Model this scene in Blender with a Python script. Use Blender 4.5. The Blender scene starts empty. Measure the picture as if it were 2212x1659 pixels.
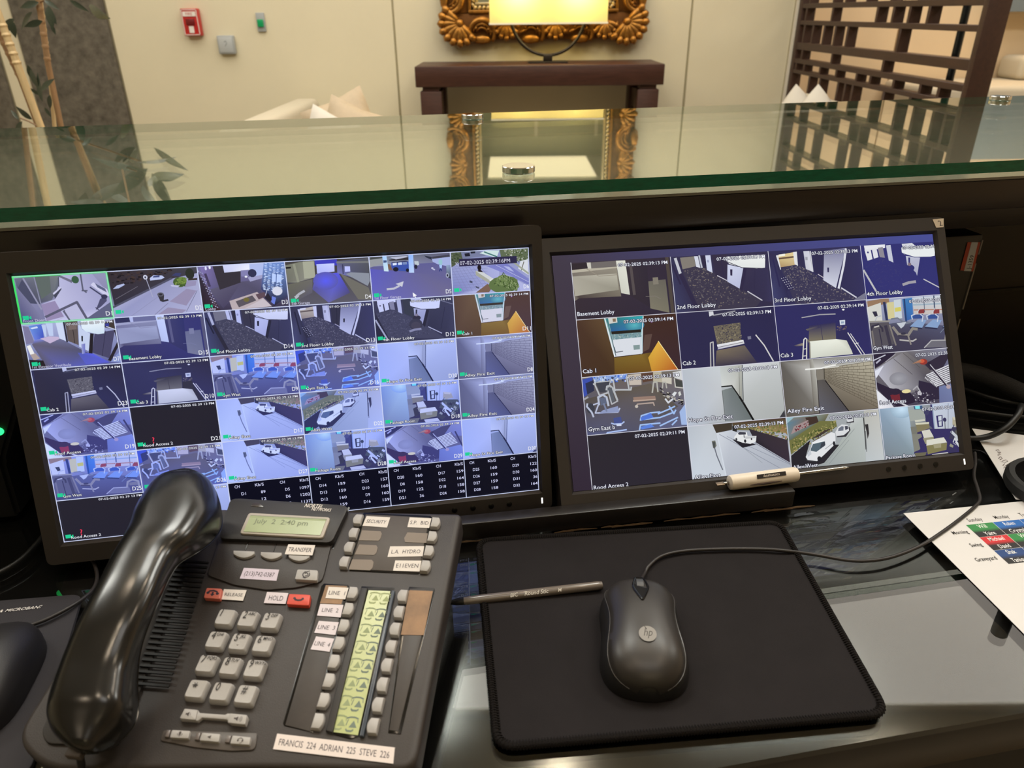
import bpy, bmesh, math, random
from mathutils import Vector, Matrix
R = math.radians
rnd = random.Random(7)
SC = bpy.context.scene
COL = SC.collection

# ------------------------------------------------------------------ camera
F_PX, CX, CY = 1580.0, 1106.0, 829.5
CAM = Vector((0, 0, 1.20))
PITCH, ROLL = R(26.9), -0.011
_fw = Vector((0, math.cos(PITCH), -math.sin(PITCH)))
_rt = Vector((1, 0, 0))
_up = _rt.cross(_fw)
IX = (_rt * math.cos(ROLL) + _up * math.sin(ROLL)).normalized()
IY = (_rt * math.sin(ROLL) - _up * math.cos(ROLL)).normalized()   # image down
cam_d = bpy.data.cameras.new('camera')
cam_d.sensor_fit = 'HORIZONTAL'
cam_d.sensor_width = 36.0
cam_d.lens = 36.0 * F_PX / 2212.0
cam_d.clip_start = 0.02
cam_d.clip_end = 60
cam_d.dof.use_dof = True
cam_d.dof.focus_distance = 0.78
cam_d.dof.aperture_fstop = cam_d.lens / 2.6
cam = bpy.data.objects.new('camera', cam_d)
COL.objects.link(cam)
m3 = Matrix((IX, -IY, -_fw)).transposed()
cam.matrix_world = Matrix.Translation(CAM) @ m3.to_4x4()
SC.camera = cam

# ------------------------------------------------------------------ world, view
w = bpy.data.worlds.new('world')
SC.world = w
w.use_nodes = True
w.node_tree.nodes['Background'].inputs[0].default_value = (1.0, 0.86, 0.68, 1)
w.node_tree.nodes['Background'].inputs[1].default_value = 0.05
SC.view_settings.view_transform = 'Standard'
SC.view_settings.look = 'None'
SC.view_settings.exposure = 0.0
SC.view_settings.gamma = 1.0
SC.view_settings.use_curve_mapping = False
SC.cycles.max_bounces = 10
SC.cycles.transmission_bounces = 10
SC.cycles.glossy_bounces = 6
SC.cycles.diffuse_bounces = 4
SC.cycles.caustics_reflective = False
SC.cycles.caustics_refractive = False
SC.cycles.sample_clamp_indirect = 4.0

# ceiling light strengths (fittings are built further down, with the ceiling)
PANEL_EMIT = 24.0       # square ceiling panels over the lobby
DESK_EMIT = 4.5        # panel over the desk side
DOWN_EMIT = 200.0
CEIL_FILL_EMIT = 2.8      # added glowing panel, brightens the ceiling over the lobby       # small warm downlights
SHADE_W = 2.1           # watts in each bulb of the table lamp

# ------------------------------------------------------------------ pixel -> point helpers (photo taken as 2212 x 1659)
def ray(x, y):
    return _fw + IX * ((x - CX) / F_PX) + IY * ((y - CY) / F_PX)
def hit(x, y, o, n):
    d = ray(x, y)
    return CAM + d * ((Vector(o) - CAM).dot(n) / d.dot(n))
def hz(x, y, z):
    return hit(x, y, (0, 0, z), Vector((0, 0, 1)))
def hy(x, y, Y):
    return hit(x, y, (0, Y, 0), Vector((0, 1, 0)))
def hx(x, y, X):
    return hit(x, y, (X, 0, 0), Vector((1, 0, 0)))
CYAW = R(9.9)                                   # the counter is turned against the far wall
CU = Vector((math.cos(CYAW), math.sin(CYAW), 0))
CV = Vector((-math.sin(CYAW), math.cos(CYAW), 0))
def hc(x, y, d):
    return hit(x, y, CV * d, CV)
def cpt(u, d, z):
    return CU * u + CV * d + Vector((0, 0, z))
UP = Vector((0, 0, 1))

# ------------------------------------------------------------------ colours, materials
def lin(c):
    return tuple(((v / 255) / 12.92 if v / 255 <= 0.04045 else (((v / 255) + 0.055) / 1.055) ** 2.4) for v in c)
MATS = {}
def mat(name, rgb, rough=0.5, metal=0.0, spec=0.5, coat=0.0, coat_r=0.05, bump=0.0, bscale=200.0, var=0.0, vscale=8.0,
        trans=0.0, ior=1.5, emit=None, estr=1.0, stretch=None, rvar=0.0):
    if name in MATS:
        return MATS[name]
    m = bpy.data.materials.new(name)
    m.use_nodes = True
    nt = m.node_tree
    b = nt.nodes['Principled BSDF']
    c = lin(rgb)
    b.inputs['Base Color'].default_value = (*c, 1)
    b.inputs['Roughness'].default_value = rough
    b.inputs['Metallic'].default_value = metal
    b.inputs['Specular IOR Level'].default_value = spec
    b.inputs['IOR'].default_value = ior
    b.inputs['Coat Weight'].default_value = coat
    b.inputs['Coat Roughness'].default_value = coat_r
    b.inputs['Transmission Weight'].default_value = trans
    if emit:
        b.inputs['Emission Color'].default_value = (*lin(emit), 1)
        b.inputs['Emission Strength'].default_value = estr
    tc = None
    def coords(scale, st=None):
        nonlocal tc
        if tc is None:
            tc = nt.nodes.new('ShaderNodeTexCoord')
        mp = nt.nodes.new('ShaderNodeMapping')
        mp.inputs['Scale'].default_value = tuple(scale * s for s in (st or (1, 1, 1)))
        nt.links.new(tc.outputs['Object'], mp.inputs['Vector'])
        return mp.outputs['Vector']
    if var:
        n = nt.nodes.new('ShaderNodeTexNoise')
        n.inputs['Scale'].default_value = 1.0
        n.inputs['Detail'].default_value = 6
        n.inputs['Roughness'].default_value = 0.65
        nt.links.new(coords(vscale, stretch), n.inputs['Vector'])
        r = nt.nodes.new('ShaderNodeValToRGB')
        r.color_ramp.elements[0].position = 0.3
        r.color_ramp.elements[1].position = 0.7
        r.color_ramp.elements[0].color = (*[v * (1 - var) for v in c], 1)
        r.color_ramp.elements[1].color = (*[min(1, v * (1 + var)) for v in c], 1)
        nt.links.new(n.outputs['Fac'], r.inputs['Fac'])
        nt.links.new(r.outputs['Color'], b.inputs['Base Color'])
        if rvar:
            mr = nt.nodes.new('ShaderNodeMapRange')
            mr.inputs['To Min'].default_value = max(0.02, rough - rvar)
            mr.inputs['To Max'].default_value = rough + rvar
            nt.links.new(n.outputs['Fac'], mr.inputs['Value'])
            nt.links.new(mr.outputs['Result'], b.inputs['Roughness'])
    if bump:
        n = nt.nodes.new('ShaderNodeTexNoise')
        n.inputs['Scale'].default_value = 1.0
        n.inputs['Detail'].default_value = 4
        nt.links.new(coords(bscale, stretch), n.inputs['Vector'])
        bp = nt.nodes.new('ShaderNodeBump')
        bp.inputs['Strength'].default_value = bump
        bp.inputs['Distance'].default_value = 0.001
        nt.links.new(n.outputs['Fac'], bp.inputs['Height'])
        nt.links.new(bp.outputs['Normal'], b.inputs['Normal'])
    MATS[name] = m
    return m

def mat_sheet(name, tint, r0=0.05, gl=(1, 1, 1), rough=0.0):
    """flat sheet glass: clear, with the mirror reflection growing towards grazing angles (Schlick)"""
    m = bpy.data.materials.new(name)
    m.use_nodes = True
    nt = m.node_tree
    nt.nodes.remove(nt.nodes['Principled BSDF'])
    ge = nt.nodes.new('ShaderNodeNewGeometry')
    dt = nt.nodes.new('ShaderNodeVectorMath'); dt.operation = 'DOT_PRODUCT'
    nt.links.new(ge.outputs['Normal'], dt.inputs[0]); nt.links.new(ge.outputs['Incoming'], dt.inputs[1])
    def mt(op, a, b):
        n = nt.nodes.new('ShaderNodeMath'); n.operation = op
        for k, v in enumerate((a, b)):
            if v is None: continue
            if isinstance(v, (int, float)): n.inputs[k].default_value = v
            else: nt.links.new(v, n.inputs[k])
        return n.outputs[0]
    c = mt('ABSOLUTE', dt.outputs['Value'], None)
    p5 = mt('POWER', mt('SUBTRACT', 1.0, c), 5.0)
    f = mt('ADD', mt('MULTIPLY', p5, 1 - r0), r0)
    tr_ = nt.nodes.new('ShaderNodeBsdfTransparent'); tr_.inputs[0].default_value = (*tint, 1)
    gs = nt.nodes.new('ShaderNodeBsdfGlossy'); gs.inputs['Color'].default_value = (*gl, 1); gs.inputs['Roughness'].default_value = rough
    mx_ = nt.nodes.new('ShaderNodeMixShader')
    nt.links.new(f, mx_.inputs[0]); nt.links.new(tr_.outputs[0], mx_.inputs[1]); nt.links.new(gs.outputs[0], mx_.inputs[2])
    nt.links.new(mx_.outputs[0], nt.nodes['Material Output'].inputs['Surface'])
    MATS[name] = m
    return m

def mat_paint():
    """flat printed picture: colour comes from the mesh; emits (a lit screen)"""
    if 'lit_screen' in MATS:
        return MATS['lit_screen']
    m = bpy.data.materials.new('lit_screen')
    m.use_nodes = True
    nt = m.node_tree
    nt.nodes.remove(nt.nodes['Principled BSDF'])
    a = nt.nodes.new('ShaderNodeVertexColor')
    a.layer_name = 'paint'
    e = nt.nodes.new('ShaderNodeEmission')
    nt.links.new(a.outputs['Color'], e.inputs['Color'])
    g = nt.nodes.new('ShaderNodeBsdfGlossy')
    g.inputs['Color'].default_value = (0.012, 0.012, 0.012, 1)
    g.inputs['Roughness'].default_value = 0.25
    ad = nt.nodes.new('ShaderNodeAddShader')
    nt.links.new(e.outputs[0], ad.inputs[0])
    nt.links.new(g.outputs[0], ad.inputs[1])
    nt.links.new(ad.outputs[0], nt.nodes['Material Output'].inputs['Surface'])
    m.cycles.emission_sampling = 'FRONT' if hasattr(m, 'cycles') and 'emission_sampling' in m.cycles.bl_rna.properties else 'AUTO'
    MATS['lit_screen'] = m
    return m

def mat_print():
    """ink on paper: colour comes from the mesh, diffuse"""
    if 'printed_ink' in MATS:
        return MATS['printed_ink']
    m = bpy.data.materials.new('printed_ink')
    m.use_nodes = True
    nt = m.node_tree
    a = nt.nodes.new('ShaderNodeVertexColor')
    a.layer_name = 'paint'
    b = nt.nodes['Principled BSDF']
    b.inputs['Roughness'].default_value = 0.6
    nt.links.new(a.outputs['Color'], b.inputs['Base Color'])
    MATS['printed_ink'] = m
    return m

# ------------------------------------------------------------------ objects
WM = {}
def tag(o, label=None, cat=None, group=None, kind=None):
    if label: o['label'] = label
    if cat: o['category'] = cat
    if group: o['group'] = group
    if kind: o['kind'] = kind
    return o
def empty(name, loc, label=None, cat=None, group=None, kind=None):
    o = bpy.data.objects.new(name, None)
    o.empty_display_size = 0.05
    COL.objects.link(o)
    o.location = loc
    WM[o.name] = Matrix.Translation(Vector(loc))
    return tag(o, label, cat, group, kind)
def put(name, me, mats, parent=None, loc=None, M=None):
    """link mesh me (vertices relative to loc or placed by world matrix M) as one object"""
    o = bpy.data.objects.new(name, me)
    COL.objects.link(o)
    if mats is not None and not me.materials:
        for mm in (mats if isinstance(mats, (list, tuple)) else [mats]):
            me.materials.append(mm)
    if M is None:
        M = Matrix.Translation(loc or Vector((0, 0, 0)))
    WM[o.name] = M.copy()
    if parent:
        o.parent = parent
        o.matrix_local = WM[parent.name].inverted() @ M
    else:
        o.matrix_world = M
    return o
def mesh_of(name, verts, faces, smooth=False, base=None, mi=None):
    me = bpy.data.meshes.new(name)
    base = base or Vector((0, 0, 0))
    me.from_pydata([tuple(Vector(v) - base) for v in verts], [], faces)
    me.update()
    if smooth:
        for p in me.polygons:
            p.use_smooth = True
    if mi:
        for p, k in zip(me.polygons, mi):
            p.material_index = k
    return me
def mk(name, verts, faces, mats, parent=None, smooth=False, mi=None):
    vs = [Vector(v) for v in verts]
    lo = Vector((sum(v.x for v in vs) / len(vs), sum(v.y for v in vs) / len(vs), min(v.z for v in vs)))
    return put(name, mesh_of(name, vs, faces, smooth, lo, mi), mats, parent, lo)
def bm_put(name, bm, mats, parent=None, smooth=False, M=None, sharp=40):
    bmesh.ops.recalc_face_normals(bm, faces=bm.faces)
    me = bpy.data.meshes.new(name)
    if M is None:
        vs = [v.co.copy() for v in bm.verts]
        lo = Vector((sum(v.x for v in vs) / len(vs), sum(v.y for v in vs) / len(vs), min(v.z for v in vs)))
        bmesh.ops.translate(bm, verts=bm.verts, vec=-lo)
        M = Matrix.Translation(lo)
    bm.to_mesh(me)
    bm.free()
    if smooth:
        for p in me.polygons:
            p.use_smooth = True
        me.set_sharp_from_angle(angle=R(sharp))
    return put(name, me, mats, parent, M=M)
def bm_of(verts, faces):
    bm = bmesh.new()
    vs = [bm.verts.new(v) for v in verts]
    for f in faces:
        try:
            bm.faces.new([vs[i] for i in f])
        except ValueError:
            pass
    return bm
BOXF = [(0, 3, 2, 1), (4, 5, 6, 7), (0, 1, 5, 4), (1, 2, 6, 5), (2, 3, 7, 6), (3, 0, 4, 7)]
def box_v(o, a, b, c):
    """box from corner o along vectors a, b, c"""
    o, a, b, c = Vector(o), Vector(a), Vector(b), Vector(c)
    return [o, o + a, o + a + b, o + b, o + c, o + a + c, o + a + b + c, o + b + c]
def bevel(bm, w, seg=2):
    if w > 0:
        bmesh.ops.bevel(bm, geom=[e for e in bm.edges], offset=w, offset_type='OFFSET', segments=seg, profile=0.5, affect='EDGES', clamp_overlap=True)
    return bm
def obox(name, o, a, b, c, mats, parent=None, bev=0.0, seg=2):
    bm = bm_of(box_v(o, a, b, c), BOXF)
    bmesh.ops.recalc_face_normals(bm, faces=bm.faces)
    bevel(bm, bev, seg)
    return bm_put(name, bm, mats, parent, smooth=bev > 0)
def abox(name, lo, hi, mats, parent=None, bev=0.0, seg=2):
    d = Vector(hi) - Vector(lo)
    return obox(name, lo, (d.x, 0, 0), (0, d.y, 0), (0, 0, d.z), mats, parent, bev, seg)
def cbox(name, u0, u1, d0, d1, z0, z1, mats, parent=None, bev=0.0, seg=2):
    """box in the counter's own frame"""
    return obox(name, cpt(u0, d0, z0), CU * (u1 - u0), CV * (d1 - d0), UP * (z1 - z0), mats, parent, bev, seg)
def prism(pts, vec, bev=0.0, seg=2):
    """extrude a planar outline by vec"""
    n = len(pts)
    vec = Vector(vec)
    v = [Vector(p) for p in pts] + [Vector(p) + vec for p in pts]
    f = [tuple(range(n - 1, -1, -1)), tuple(range(n, 2 * n))] + [(i, (i + 1) % n, n + (i + 1) % n, n + i) for i in range(n)]
    bm = bm_of(v, f)
    bmesh.ops.recalc_face_normals(bm, faces=bm.faces)
    if bev:
        top = [e for e in bm.edges if all((vv.co - (Vector(pts[0]) + vec)).dot(vec.normalized()) > -1e-6 for vv in e.verts)]
        bmesh.ops.bevel(bm, geom=top, offset=bev, offset_type='OFFSET', segments=seg, profile=0.5, affect='EDGES', clamp_overlap=True)
    return bm
def round_poly(pts, r, n=5):
    """round the corners of a 2D/3D polygon"""
    out = []
    k = len(pts)
    pts = [Vector(p) for p in pts]
    for i in range(k):
        p, a, b = pts[i], pts[i - 1], pts[(i + 1) % k]
        rr = r[i] if isinstance(r, (list, tuple)) else r
        da, db = (a - p), (b - p)
        la, lb = min(rr, da.length * .49), min(rr, db.length * .49)
        p0, p1 = p + da.normalized() * la, p + db.normalized() * lb
        for j in range(n + 1):
            t = j / n
            out.append(p0 * (1 - t) ** 2 + p * 2 * t * (1 - t) + p1 * t * t)
    return out
def catmull(pts, n=8):
    pts = [Vector(p) for p in pts]
    out = []
    for i in range(len(pts) - 1):
        p0, p1, p2, p3 = pts[max(i - 1, 0)], pts[i], pts[i + 1], pts[min(i + 2, len(pts) - 1)]
        for j in range(n):
            t = j / n
            out.append(0.5 * ((2 * p1) + (p2 - p0) * t + (2 * p0 - 5 * p1 + 4 * p2 - p3) * t * t + (3 * p1 - p0 - 3 * p2 + p3) * t ** 3))
    out.append(pts[-1])
    return out
def tube_vf(path, r, n=10, cap=True, off=0):
    path = [Vector(p) for p in path]
    vs, fs = [], []
    t0 = (path[1] - path[0]).normalized()
    nrm = t0.orthogonal().normalized()
    for i, p in enumerate(path):
        t = (path[min(i + 1, len(path) - 1)] - path[max(i - 1, 0)]).normalized()
        nrm = (nrm - t * nrm.dot(t)).normalized()
        bi = t.cross(nrm)
        rr = r[i] if isinstance(r, (list, tuple)) else r
        for k in range(n):
            a = 2 * math.pi * k / n
            vs.append(p + (nrm * math.cos(a) + bi * math.sin(a)) * rr)
    for i in range(len(path) - 1):
        for k in range(n):
            fs.append((off + i * n + k, off + i * n + (k + 1) % n, off + (i + 1) * n + (k + 1) % n, off + (i + 1) * n + k))
    if cap:
        fs.append(tuple(off + k for k in range(n - 1, -1, -1)))
        e = off + (len(path) - 1) * n
        fs.append(tuple(e + k for k in range(n)))
    return vs, fs
def tube(name, path, r, mats, parent=None, n=10):
    v, f = tube_vf(path, r, n)
    o = mk(name, v, f, mats, parent, smooth=True)
    o.data.set_sharp_from_angle(angle=R(50))
    return o
def lathe(name, prof, c, mats, parent=None, n=32, axis=UP):
    """prof: list of (radius, height) up the axis from point c"""
    axis = Vector(axis).normalized()
    a = axis.orthogonal().normalized()
    b = axis.cross(a)
    c = Vector(c)
    vs, fs = [], []
    for r, h in prof:
        for k in range(n):
            t = 2 * math.pi * k / n
            vs.append(c + axis * h + (a * math.cos(t) + b * math.sin(t)) * max(r, 1e-5))
    for i in range(len(prof) - 1):
        for k in range(n):
            fs.append((i * n + k, i * n + (k + 1) % n, (i + 1) * n + (k + 1) % n, (i + 1) * n + k))
    fs.append(tuple(range(n - 1, -1, -1)))
    fs.append(tuple((len(prof) - 1) * n + k for k in range(n)))
    bm = bm_of(vs, fs)
    return bm_put(name, bm, mats, parent, smooth=True, sharp=35)

# ------------------------------------------------------------------ flat drawing (print, lettering, screens)
TXT = {}
def text2d(s, shear=0.0, bold=0.0):
    """outline of a line of text, unit height, as 2D vertices and faces; y up, starts at x = 0"""
    bold = min(bold, .006)
    key = (s, shear, bold)
    if key not in TXT:
        c = bpy.data.curves.new('lettering', 'FONT')
        c.body = s
        c.size = 1.0
        c.shear = shear
        c.offset = bold
        c.resolution_u = 2
        o = bpy.data.objects.new('lettering', c)
        COL.objects.link(o)
        dg = bpy.context.evaluated_depsgraph_get()
        me = bpy.data.meshes.new_from_object(o.evaluated_get(dg))
        v = [(p.co.x, p.co.y) for p in me.vertices]
        f = [tuple(p.vertices) for p in me.polygons]
        bpy.data.objects.remove(o)
        bpy.data.curves.remove(c)
        bpy.data.meshes.remove(me)
        x0 = min(p[0] for p in v); x1 = max(p[0] for p in v)
        TXT[key] = ([(a - x0, b) for a, b in v], f, x1 - x0)
    return TXT[key]

class Draw:
    """collects flat coloured shapes; later laid on a plane, each shape a hair above the one before"""
    def __init__(s, q=None, clip=True, tone=None):
        s.v, s.f, s.c, s.layer = [], [], [], 0
        s.q, s.clip, s.tone = q, clip, tone or (lambda c: c)
        if q:
            s.H = homog([(0, 0), (1, 0), (1, 1), (0, 1)], q)
            s.Hi = inv3(s.H)
    def P(s, p):
        return ap3(s.Hi, p) if s.q else p
    def raw(s, pts, cols):
        n = len(s.v)
        for (x, y), c in zip(pts, cols):
            s.v.append((x, y, s.layer))
            s.c.append(lin(s.tone(c)))
        s.f.append(tuple(range(n, n + len(pts))))
    def poly(s, pts, col, keep=False, uv=False):
        """col: one colour or one per corner"""
        if not isinstance(col[0], (tuple, list)):
            col = [col] * len(pts)
        pc = [(p if uv else s.P(p), c) for p, c in zip(pts, col)]
        if s.clip:
            pc = clip01(pc)
        if len(pc) > 2:
            if not keep:
                s.layer += 1
            s.raw([p for p, c in pc], [c for p, c in pc])
    def grad(s, top, bot, bl=None, br=None):
        s.poly([(0, 0), (1, 0), (1, 1), (0, 1)], [top, bl or top, br or bot, bot], uv=True)
    def line(s, pts, w, col, uv=False):
        p = [(q if uv else s.P(q)) for q in pts]
        s.layer += 1
        asp = 1.75
        for a, b in zip(p, p[1:]):
            dx, dy = (b[0] - a[0]) * asp, b[1] - a[1]
            L = math.hypot(dx, dy) or 1e-6
            nx, ny = -dy / L * w / asp / 2, dx / L * w / 2
            ex, ey = dx / L * w / 4 / asp, dy / L * w / 4
            s.poly([(a[0] + nx - ex, a[1] + ny - ey), (b[0] + nx + ex, b[1] + ny + ey), (b[0] - nx + ex, b[1] - ny + ey), (a[0] - nx - ex, a[1] - ny - ey)], col, keep=True, uv=True)
    def ell(s, c, rx, ry, col, n=14, uv=False, edge=None):
        """rx, ry in unit coordinates"""
        c = c if uv else s.P(c)
        ring = [(c[0] + rx * math.cos(2 * math.pi * k / n), c[1] + ry * math.sin(2 * math.pi * k / n)) for k in range(n)]
        if edge:
            s.layer += 1
            for k in range(n):
                s.poly([c, ring[k], ring[(k + 1) % n]], [col, edge, edge], keep=True, uv=True)
        else:
            s.poly(ring, col, uv=True)
    def speck(s, quad, n, cols, w=0.012, h=0.016, seed=1):
        rr = random.Random(seed)
        s.layer += 1
        a, b, c, d = [s.P(p) for p in quad]
        for i in range(n):
            u, v = rr.random(), rr.random()
            x = (a[0] * (1 - u) + b[0] * u) * (1 - v) + (d[0] * (1 - u) + c[0] * u) * v
            y = (a[1] * (1 - u) + b[1] * u) * (1 - v) + (d[1] * (1 - u) + c[1] * u) * v
            k = rr.uniform(.5, 1.2)
            s.poly([(x, y), (x + w * k, y), (x + w * k, y + h * k), (x, y + h * k)], rr.choice(cols), keep=True, uv=True)
    def text(s, t, x, y, h, col, sx=1.0, align='l', shear=0.0, bold=0.0, rot=0.0, asp=1.75, outline=None, fit=None):
        """baseline at (x, y) in unit coordinates (y down), capital height about 0.72 h"""
        v, f, wd = text2d(t, shear, bold)
        if fit:
            sx = fit * asp / (wd * h)
        x0 = {'l': 0, 'r': -wd, 'c': -wd / 2}[align]
        if outline:
            for dx, dy in ((-.11, 0), (.11, 0), (0, .10), (0, -.10)):
                s.text(t, x + dx * h / asp, y + dy * h, h, outline, sx, align, shear, bold, rot, asp)
        s.layer += 1
        cr, sr = math.cos(rot), math.sin(rot)
        for fc in f:
            pts = []
            for i in fc:
                px, py = (v[i][0] + x0) * sx * h, -v[i][1] * h
                px, py = px * cr - py * sr, px * sr + py * cr
                pts.append((x + px / asp, y + py))
            s.poly(pts, col, keep=True, uv=True)
    def build(s, name, o, ax, ay, n, m, parent, dz=6e-6, z0=1e-4):
        """o + x*ax + y*ay, lifted along n; ax, ay span the unit square"""
        o, ax, ay, n = Vector(o), Vector(ax), Vector(ay), Vector(n)
        vs = [o + ax * x + ay * y + n * (z0 + dz * k) for x, y, k in s.v]
        ob = mk(name, vs, s.f, m, parent)
        me = ob.data
        ca = me.color_attributes.new('paint', 'FLOAT_COLOR', 'CORNER')
        buf = []
        for lp in me.loops:
            buf.extend((*s.c[lp.vertex_index], 1.0))
        ca.data.foreach_set('color', buf)
        return ob

def homog(src, dst):
    A = []
    bb = []
    for (x, y), (u, v) in zip(src, dst):
        A.append([x, y, 1, 0, 0, 0, -u * x, -u * y]); bb.append(u)
        A.append([0, 0, 0, x, y, 1, -v * x, -v * y]); bb.append(v)
    n = 8
    M = [r[:] + [b] for r, b in zip(A, bb)]
    for i in range(n):
        p = max(range(i, n), key=lambda k: abs(M[k][i]))
        M[i], M[p] = M[p], M[i]
        for k in range(n):
            if k != i:
                f = M[k][i] / M[i][i]
                M[k] = [a - f * b for a, b in zip(M[k], M[i])]
    h = [M[i][8] / M[i][i] for i in range(8)] + [1.0]
    return Matrix((h[0:3], h[3:6], h[6:9]))
def inv3(H):
    return H.inverted()
def ap3(H, p):
    v = H @ Vector((p[0], p[1], 1))
    return (v.x / v.z, v.y / v.z)
def clip01(pc):
    for ax, lim, sg in ((0, 0, 1), (0, 1, -1), (1, 0, 1), (1, 1, -1)):
        out = []
        for i in range(len(pc)):
            (p, c), (q, d) = pc[i], pc[(i + 1) % len(pc)]
            a, b = (p[ax] - lim) * sg, (q[ax] - lim) * sg
            if a >= 0:
                out.append((p, c))
            if (a >= 0) != (b >= 0):
                t = a / (a - b)
                out.append((tuple(p[k] + (q[k] - p[k]) * t for k in range(2)), tuple(c[k] + (d[k] - c[k]) * t for k in range(3))))
        pc = out
        if len(pc) < 3:
            return []
    return pc
# ================================================================== the room
YW = 4.30                       # face of the far wall panels
CEIL = 2.95
M_wall = mat('cream_wall', (217, 208, 180), 0.55, spec=0.3, bump=0.03, bscale=60, var=0.02, vscale=3)
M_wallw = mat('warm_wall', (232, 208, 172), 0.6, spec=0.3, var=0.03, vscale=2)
M_stone = mat('dark_stone', (98, 92, 82), 0.6, spec=0.3, bump=0.15, bscale=30, var=0.42, vscale=22)
M_joint = mat('joint_olive', (150, 142, 112), 0.8)  # olive ground behind the panels, seen in the joints
M_ceil = mat('ceiling_paint', (232, 226, 212), 0.7)
M_floor = mat('floor_stone', (150, 136, 116), 0.35, var=0.2, vscale=6, stretch=(1, 8, 1))
M_opp = mat('sage_wall', (182, 182, 158), 0.6)
M_trim = mat('white_trim', (222, 214, 196), 0.5)
M_wenge = mat('wenge_wood', (62, 34, 24), 0.42, var=0.3, vscale=14, stretch=(1, 10, 10), bump=0.08, bscale=120, rvar=0.08)
M_chrome = mat('chrome', (215, 215, 215), 0.09, metal=1.0)
M_black = mat('black_plastic', (20, 19, 18), 0.45, bump=0.06, bscale=700)
M_blackg = mat('gloss_black', (14, 13, 13), 0.18)
M_rubber = mat('black_rubber', (20, 19, 19), 0.6)
M_paper = mat('white_paper', (212, 210, 209), 0.75)

def wall(name, lo, hi, m):
    return tag(abox(name, lo, hi, m), kind='structure')
XL, XR, YB = -4.2, 4.6, -3.6
wall('floor', (XL, YB, -0.1), (XR, YW + 0.4, 0), M_floor)
wall('ceiling', (XL, YB, CEIL), (XR, YW + 0.4, CEIL + 0.1), M_ceil)
wall('wall_left', (XL - 0.1, YB, 0), (XL, YW + 0.4, CEIL), M_wall)
wall('wall_right', (XR, YB, 0), (XR + 0.1, YW + 0.4, CEIL), M_wallw)
wall('wall_front', (XL, YB - 0.1, 0), (XR, YB, CEIL), M_opp)
def wx(px, y=29):
    return hy(px, y, YW).x
far = tag(abox('wall_back', (XL, YW + 0.005, 0), (wx(1719), YW + 0.12, CEIL), M_joint), kind='structure')
def wx(px, y=29):
    return hy(px, y, YW).x
edges = [(wx(-230), wx(-27), M_stone), (wx(-27), wx(25.4), M_wall), (wx(25.4), wx(230.7), M_stone), (wx(230.7), wx(849), M_wall),
         (wx(849), wx(1494.3), M_wall), (wx(1494.3), wx(1717), M_wall)]
edges = [(XL, edges[0][0], M_wall)] + edges
for k, (x0, x1, m) in enumerate(edges):
    g = 0.008
    o = abox('panel', (x0 + g / 2, YW - (0.012 if m is M_stone else 0), 0.09), (x1 - g / 2, YW + 0.008, CEIL), m, far, bev=0.003, seg=1)
    if m is M_stone:
        o['label'] = 'dark grey stone panel'
wall('baseboard_back', (XL, YW - 0.015, 0), (wx(1717), YW + 0.006, 0.09), M_trim)
# beyond the screen the wall steps back; an added strip throws warmer light on it
alc = tag(abox('wall_alcove', (wx(1718), YW + 0.2, 0), (XR, YW + 0.3, CEIL), M_joint), kind='structure')
xs = [wx(1718), hy(1945, 29, YW + .2).x, hy(2163, 29, YW + .2).x, XR]
for a, b in zip(xs, xs[1:]):
    abox('panel', (a + .004, YW + 0.18, 0), (b - .004, YW + 0.21, CEIL), M_wallw, alc, bev=0.002, seg=1)
wall('trim_1', (wx(1717), YW - 0.01, 0), (wx(1723), YW + 0.2, CEIL), M_trim)
# wall behind the desk has panel strips that show in the gilt mirror
for k in range(8):
    x = -3.4 + k * 0.95
    wall('trim_%d' % (k + 2), (x, YB, 0.1), (x + 0.05, YB + 0.012, CEIL - 0.3), M_trim)

# ------------------------------------------------------------------ ceiling lights
M_panel = mat('light_panel', (255, 240, 215), 0.6, emit=(250, 249, 240), estr=PANEL_EMIT)
M_panel_d = mat('light_panel_desk', (255, 240, 215), 0.6, emit=(250, 246, 240), estr=DESK_EMIT)
M_down = mat('downlight_lens', (255, 240, 215), 0.5, emit=(255, 232, 202), estr=DOWN_EMIT)
M_whitemetal = mat('white_metal', (225, 222, 215), 0.4)
def panel_light(x, y, sx, sy, m, label):
    t = empty('ceiling_panel_light', (x, y, CEIL - 0.03), label, 'ceiling light', 'square lights in the ceiling')
    bm = bm_of(box_v((x - sx / 2 - .03, y - sy / 2 - .03, CEIL - .03), (sx + .06, 0, 0), (0, sy + .06, 0), (0, 0, .03)), BOXF)
    bm_put('frame', bm, M_whitemetal, t)
    mk('diffuser', [(x - sx / 2, y - sy / 2, CEIL - .034), (x - sx / 2, y + sy / 2, CEIL - .034), (x + sx / 2, y + sy / 2, CEIL - .034), (x + sx / 2, y - sy / 2, CEIL - .034)], [(0, 1, 2, 3)], m, t)
for (x, y), lb in zip(((-2.3, 1.35), (-0.5, 1.35), (1.1, 1.35), (2.9, 1.35)), ('at the left end of the lobby', 'left of the middle of the lobby', 'right of the middle of the lobby', 'at the right end of the lobby')):
    panel_light(x, y, 0.7, 0.45, M_panel, 'flat square ceiling light ' + lb)
panel_light(0.2, 3.13, 6.2, 1.95, mat('ceiling_fill', (255, 245, 225), .6, emit=(247, 241, 232), estr=CEIL_FILL_EMIT), 'added wide glowing panel that brightens the ceiling along the far wall')  # added glow: brightens the ceiling and its reflection in the desk
panel_light(3.2, 4.32, 1.6, .2, mat('warm_fill_strip', (255, 235, 205), .6, emit=(255, 214, 160), estr=22), 'added warm strip that brightens the wall beyond the screen')  # unseen strip, added to brighten and warm the wall behind the lattice
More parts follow.
